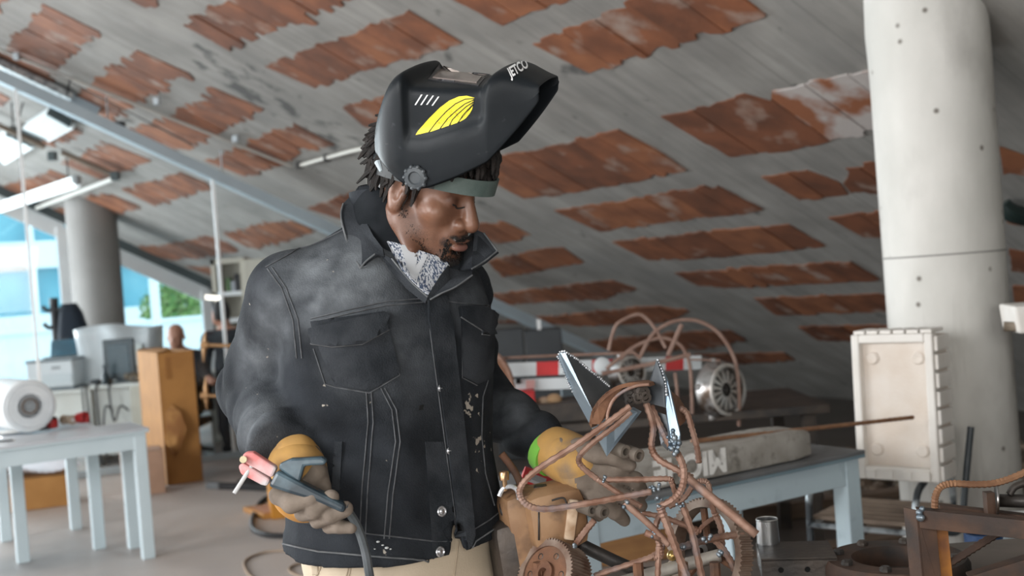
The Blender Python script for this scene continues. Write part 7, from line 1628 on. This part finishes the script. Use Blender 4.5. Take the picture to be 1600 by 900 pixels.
# coat rack with coat
cr = thing('coat_rack', 'black coat rack with a dark coat in front of the tall window', 'coat rack', Vector((W(84, 480, 11.9).x, 11.9, 0)))
cxr = W(84, 470, 11.9); topz = cxr.z + .03
MB().tube([Vector((cxr.x, 11.9, 0)), Vector((cxr.x, 11.9, topz))], .045, 10).obj('pole', dark_m, cr, smooth=True)
for s, z in ((-1, -.10), (1, -.10), (-1, -.28), (1, -.28)): MB().tube(smooth_path([Vector((cxr.x, 11.9, topz + z)), Vector((cxr.x + s * .06, 11.88, topz + z - .03)), Vector((cxr.x + s * .11, 11.87, topz + z + .02))], 4), .022, 7).obj('hook', dark_m, cr, smooth=True)
MB().lathe((cxr.x, 11.9, 0), (0, 0, 1), [(.22, 0), (.22, .03), (.05, .06)], 20).obj('base', dark_m, cr, smooth=True)
mb = MB(); rows = [(0, .07, .04), (-.10, .12, .07), (-.30, .16, .10), (-.6, .19, .13), (-.9, .20, .14), (-1.0, .19, .12)]; n = 16; cx0 = W(108, 480, 11.85).x; zt_ = W(108, 474, 11.85).z; vs = []
for dz, rx, ry in rows:
    for k in range(n):
        a = 2 * math.pi * k / n; f = 1 + .10 * math.sin(5 * a); vs.append(Vector((cx0 + .03 * -dz + rx * f * math.cos(a), 11.86 + ry * f * math.sin(a), zt_ + dz)))
fs = [(i * n + k, i * n + (k + 1) % n, (i + 1) * n + (k + 1) % n, (i + 1) * n + k) for i in range(len(rows) - 1) for k in range(n)] + [tuple(range(n)), tuple((len(rows) - 1) * n + k for k in range(n))]
ct = thing('coat', 'dark navy coat hanging on the black coat rack', 'coat', Vector((cx0, 11.86, zt_ - 1.0))); MB().add(vs, fs).obj('coat_body', mat('navy_cloth', (.008, .014, .024), None, rough=.85), ct, smooth='all')
MB().tube([Vector((cxr.x + .09, 11.88, topz - .26)), Vector((cx0, 11.86, zt_ - .01))], .02, 6).obj('hanger_loop', dark_m, ct)
# shelf cabinet behind the welder's shoulder
sc = thing('shelf_cabinet', 'cream cabinet with open shelves behind the welder\'s shoulder', 'cabinet', Vector((W(375, 460, 13.0).x, 13.0, 0)))
x0 = W(331, 440, 13.0).x; x1 = W(376, 440, 13.0).x; x2 = W(432, 440, 13.0).x; tz_ = W(352, 404, 13.0).z
for nm, o_, e in (('side_panel', (x0, 13.0, 0), (.05, .4, tz_)), ('side_panel', (x1, 13.0, 0), (.05, .4, tz_)), ('top_panel', (x0, 13.0, tz_ - .06), (x1 - x0, .4, .06)), ('back_panel', (x0, 13.38, 0), (x1 - x0, .02, tz_))):
    MB().obox(Vector(o_), Vector((e[0], 0, 0)), Vector((0, e[1], 0)), Vector((0, 0, e[2]))).obj(nm, cream, sc)
for py in (463, 505, 560): z = W(352, py, 13.0).z; MB().obox(Vector((x0, 13.0, z)), Vector((x1 - x0, 0, 0)), Vector((0, .4, 0)), Vector((0, 0, .05))).obj('shelf', white_p, sc)
MB().obox(Vector((x1 + .05, 12.98, 0)), Vector((x2 - x1, 0, 0)), Vector((0, .4, 0)), Vector((0, 0, tz_ - .03))).obj('door', cream, sc, bevel=.006)
z = W(352, 463, 13.0).z + .05
for k, (px, h, c) in enumerate(((358, .16, (.10, .18, .08)), (366, .12, (.40, .42, .46)), (372, .20, (.03, .03, .035)))):
    p_ = W(px, 460, 13.1); tag(MB().box((p_.x, 13.15, z + h / 2), (.06, .12, h), bev=.012).obj('shelf_bag', mat('shelf_thing_%d' % k, c, None, rough=.7)), ('green packet', 'pale grey packet', 'black packet')[k] + ' on the upper shelf of the cream cabinet', 'packet')
p_ = W(329, 463, 12.6); pp = thing('glowing_paper', 'white paper with an added glow beside the cream cabinet', 'lamp', Vector((p_.x, 12.6, 0)))
MB().obox(Vector((p_.x - .06, 12.6, p_.z - .03)), Vector((.18, 0, -.03)), Vector((0, .05, 0)), Vector((0, 0, .05))).obj('paper_block', mat('paper_glow', (.9, .85, .75), None, emit=(1, .93, .8, 1.6)), pp); MB().tube([Vector((p_.x, 12.65, 0)), Vector((p_.x, 12.65, p_.z - .02))], .015, 7).obj('stand', dark_m, pp)  # white paper thing on a stand, given an added glow
# ---- the two people in the office
def quick_person(name, lbl, f, lo, hi, h, mats, slotf, loc):
    r_ = thing(name, lbl, 'person', loc); V, Fq = sculpt(f, lo, hi, h); c = V[Fq].mean(1); mesh_np('body', V, Fq, mats, r_, slotf(c), relax=1); return r_
skin_p = mat('pale_skin', (.42, .20, .13), (.36, .165, .105), 12, .5); black_c = mat('black_clothes', (.010, .011, .014), (.018, .02, .024), 8, .9); black_h = mat('black_hair_far', (.008, .007, .007), None, rough=.7)
hc = W(272, 527, 10.7)                       # seated bald man behind the tall box
hc = Vector((hc.x, 10.75, hc.z))
def f_sit(P):
    q = P - npv(hc); d = s_ell(q, (0, .012, .035), (.076, .095, .088)); d = smin(d, s_ell(q, (0, -.04, -.045), (.056, .05, .072)), .03); d = smin(d, s_cone(q, (0, -.085, .01), (0, -.108, -.035), .010, .015), .012)
    for s in (-1, 1):
        d = smin(d, s_ell(q, (s * .078, .015, -.01), (.012, .02, .032)), .008); d = smax(d, -s_ell(q, (s * .03, -.105, .005), (.017, .02, .011)), .012); d = smin(d, s_ell(q, (s * .03, -.078, .003), (.014, .012, .011)), .004)
    d = smin(d, s_ell(q, (0, -.078, -.075), (.025, .012, .008)), .006)
    d = smin(d, s_cone(q, (0, .03, -.06), (0, .05, -.16), .055, .062), .03)
    t = s_chain(q, [(0, .06, -.22), (0, .10, -.45), (0, .12, -.62)], [.13, .145, .16], .05); t = smin(t, s_cone(q, (-.16, .05, -.20), (.16, .05, -.20), .07, .07), .06)
    for s in (-1, 1):
        t = smin(t, s_chain(q, [(s * .19, .05, -.22), (s * .25, -.06, -.46), (s * .12, -.28, -.47)], [.065, .055, .045], .02), .03); t = smin(t, s_chain(q, [(s * .10, .10, -.70), (s * .12, -.32, -.70), (s * .12, -.34, -1.03)], [.085, .075, .055], .03), .03); t = smin(t, s_ell(q, (s * .12, -.40, -1.065), (.05, .12, .05)), .02); 
        t = smin(t, s_ell(q, (s * .09, -.33, -.47), (.04, .06, .03)), .02)
    return smin(d, t, .02)
sp = quick_person('person', 'bald man in dark clothes sitting behind the tall cardboard box', f_sit, hc + Vector((-.42, -.62, -1.24)), hc + Vector((.42, .42, .16)), .013, [skin_p, black_c], lambda c: ((c[:, 2] < hc.z - .135) & ~((c[:, 2] > hc.z - .53) & (c[:, 1] < hc.y - .30) & (c[:, 2] < hc.z - .40))).astype(int), Vector((hc.x, hc.y, 0)))
cb_ = thing('office_chair', 'dark office chair under the seated bald man', 'chair', Vector((hc.x, hc.y + .1, 0)))
MB().box((hc.x, hc.y + .02, hc.z - .82), (.46, .46, .06), bev=.02).obj('seat', black_c, cb_); MB().box((hc.x, hc.y + .33, hc.z - .50), (.44, .06, .50), bev=.02).obj('backrest', black_c, cb_); MB().tube([(hc.x, hc.y + .02, .06), (hc.x, hc.y + .02, hc.z - .82)], .03, 8).obj('column', dark_m, cb_)
MB().tube([(hc.x, hc.y + .28, hc.z - .80), (hc.x, hc.y + .33, hc.z - .6)], .025, 6).obj('bracket', dark_m, cb_)
for k in range(5):
    a = 2 * math.pi * k / 5; MB().tube([(hc.x, hc.y + .02, .08), (hc.x + .27 * math.cos(a), hc.y + .02 + .27 * math.sin(a), .03)], .022, 6).obj('foot', dark_m, cb_)
hs = W(342, 490, 9.75); hs = Vector((hs.x, 9.75 + .55, hs.z)); hs = Vector((W(346, 490, 10.78).x, 10.78, W(346, 490, 10.78).z))
def f_std(P):
    q = P - npv(hs); d = s_ell(q, (0, .0, .02), (.085, .10, .115)); d = smin(d, s_ell(q, (-.05, .03, -.05), (.05, .06, .06)), .03); d = smin(d, s_cone(q, (.01, .01, -.08), (.03, .01, -.17), .055, .06), .03)
    d = smin(d, s_ell(q, (-.085, .02, -.01), (.014, .018, .03)), .008)
    t = s_chain(q, [(.05, .0, -.26), (.06, .01, -.50), (.07, .02, -.70)], [.13, .15, .15], .05); t = smin(t, s_cone(q, (-.13, .0, -.22), (.24, .0, -.22), .07, .07), .06)
    t = smin(t, s_chain(q, [(-.15, .0, -.24), (-.20, -.02, -.52), (-.10, -.22, -.60)], [.065, .058, .045], .02), .03); t = smin(t, s_chain(q, [(.26, .0, -.24), (.30, .02, -.54), (.22, -.20, -.62)], [.065, .058, .045], .02), .03)
    t = smin(t, s_ell(q, (-.05, -.27, -.62), (.05, .05, .035)), .02); t = smin(t, s_ell(q, (.17, -.25, -.64), (.05, .05, .035)), .02)
    for s in (-1, 1): t = smin(t, s_chain(q, [(.07 + s * .09, .02, -.75), (.07 + s * .10, .0, -1.08), (.07 + s * .10, .04, -1.23)], [.10, .078, .06], .03), .03); t = smin(t, s_ell(q, (.07 + s * .10, -.03, -1.265), (.05, .13, .045)), .02)
    return smin(d, t, .02)
quick_person('person', 'person in black clothes with short black hair standing with back turned in the office', f_std, hs + Vector((-.40, -.42, -1.46)), hs + Vector((.5, .3, .18)), .014, [black_c, skin_p, black_h], lambda c: np.where(c[:, 2] > hs.z - .06, np.where((c[:, 0] < hs.x - .06) & (c[:, 2] < hs.z + .03), 1, 2), np.where((c[:, 2] > hs.z - .15), 1, np.where((c[:, 2] < hs.z - .56) & (c[:, 1] < hs.y - .235), 1, 0))), Vector((hs.x, hs.y, 0)))
# brass-coloured rod fitting on the glass
brass_m = mat('brass_rod', (.46, .27, .13), (.38, .21, .10), 20, .4, .6)
bh = thing('brass_stand', 'brass-coloured rod stand with two spindle fittings beside the tall box', 'rod stand', Vector((W(370, 640, 8.9).x, 8.9, 0)))
for y0, y1, yb in ((517, 566, 539), (588, 640, 618)):
    a = W(321, y0, 8.9); b = W(318 + (y0 > 560) * 5, y1, 8.9); mb = MB(); mb.lathe(b, a - b, [(.003, 0), (.012, .05), (.018, .09), (.019, (a - b).length * .5), (.018, (a - b).length - .09), (.011, (a - b).length - .05), (.003, (a - b).length)], 12); mb.obj('spindle', brass_m, bh, smooth=True)
    MB().tube([W(318, yb, 8.9), W(385, yb + 2, 8.9)], .014, 10).obj('crossbar', brass_m, bh, smooth=True); MB().lathe(W(320, yb, 8.9) - _r * .03, _r, [(.026, 0), (.028, .03), (.026, .06), (.015, .062)], 14).obj('collar', brass_m, bh, smooth=True)
p_ = W(386, 540, 8.9); MB().tube([Vector((p_.x, p_.y, 0)), Vector((p_.x, p_.y, p_.z + .02))], .022, 8).obj('upright', dark_m, bh); MB().lathe((p_.x, p_.y, 0), (0, 0, 1), [(.16, 0), (.16, .025), (.03, .05)], 18).obj('base', dark_m, bh)
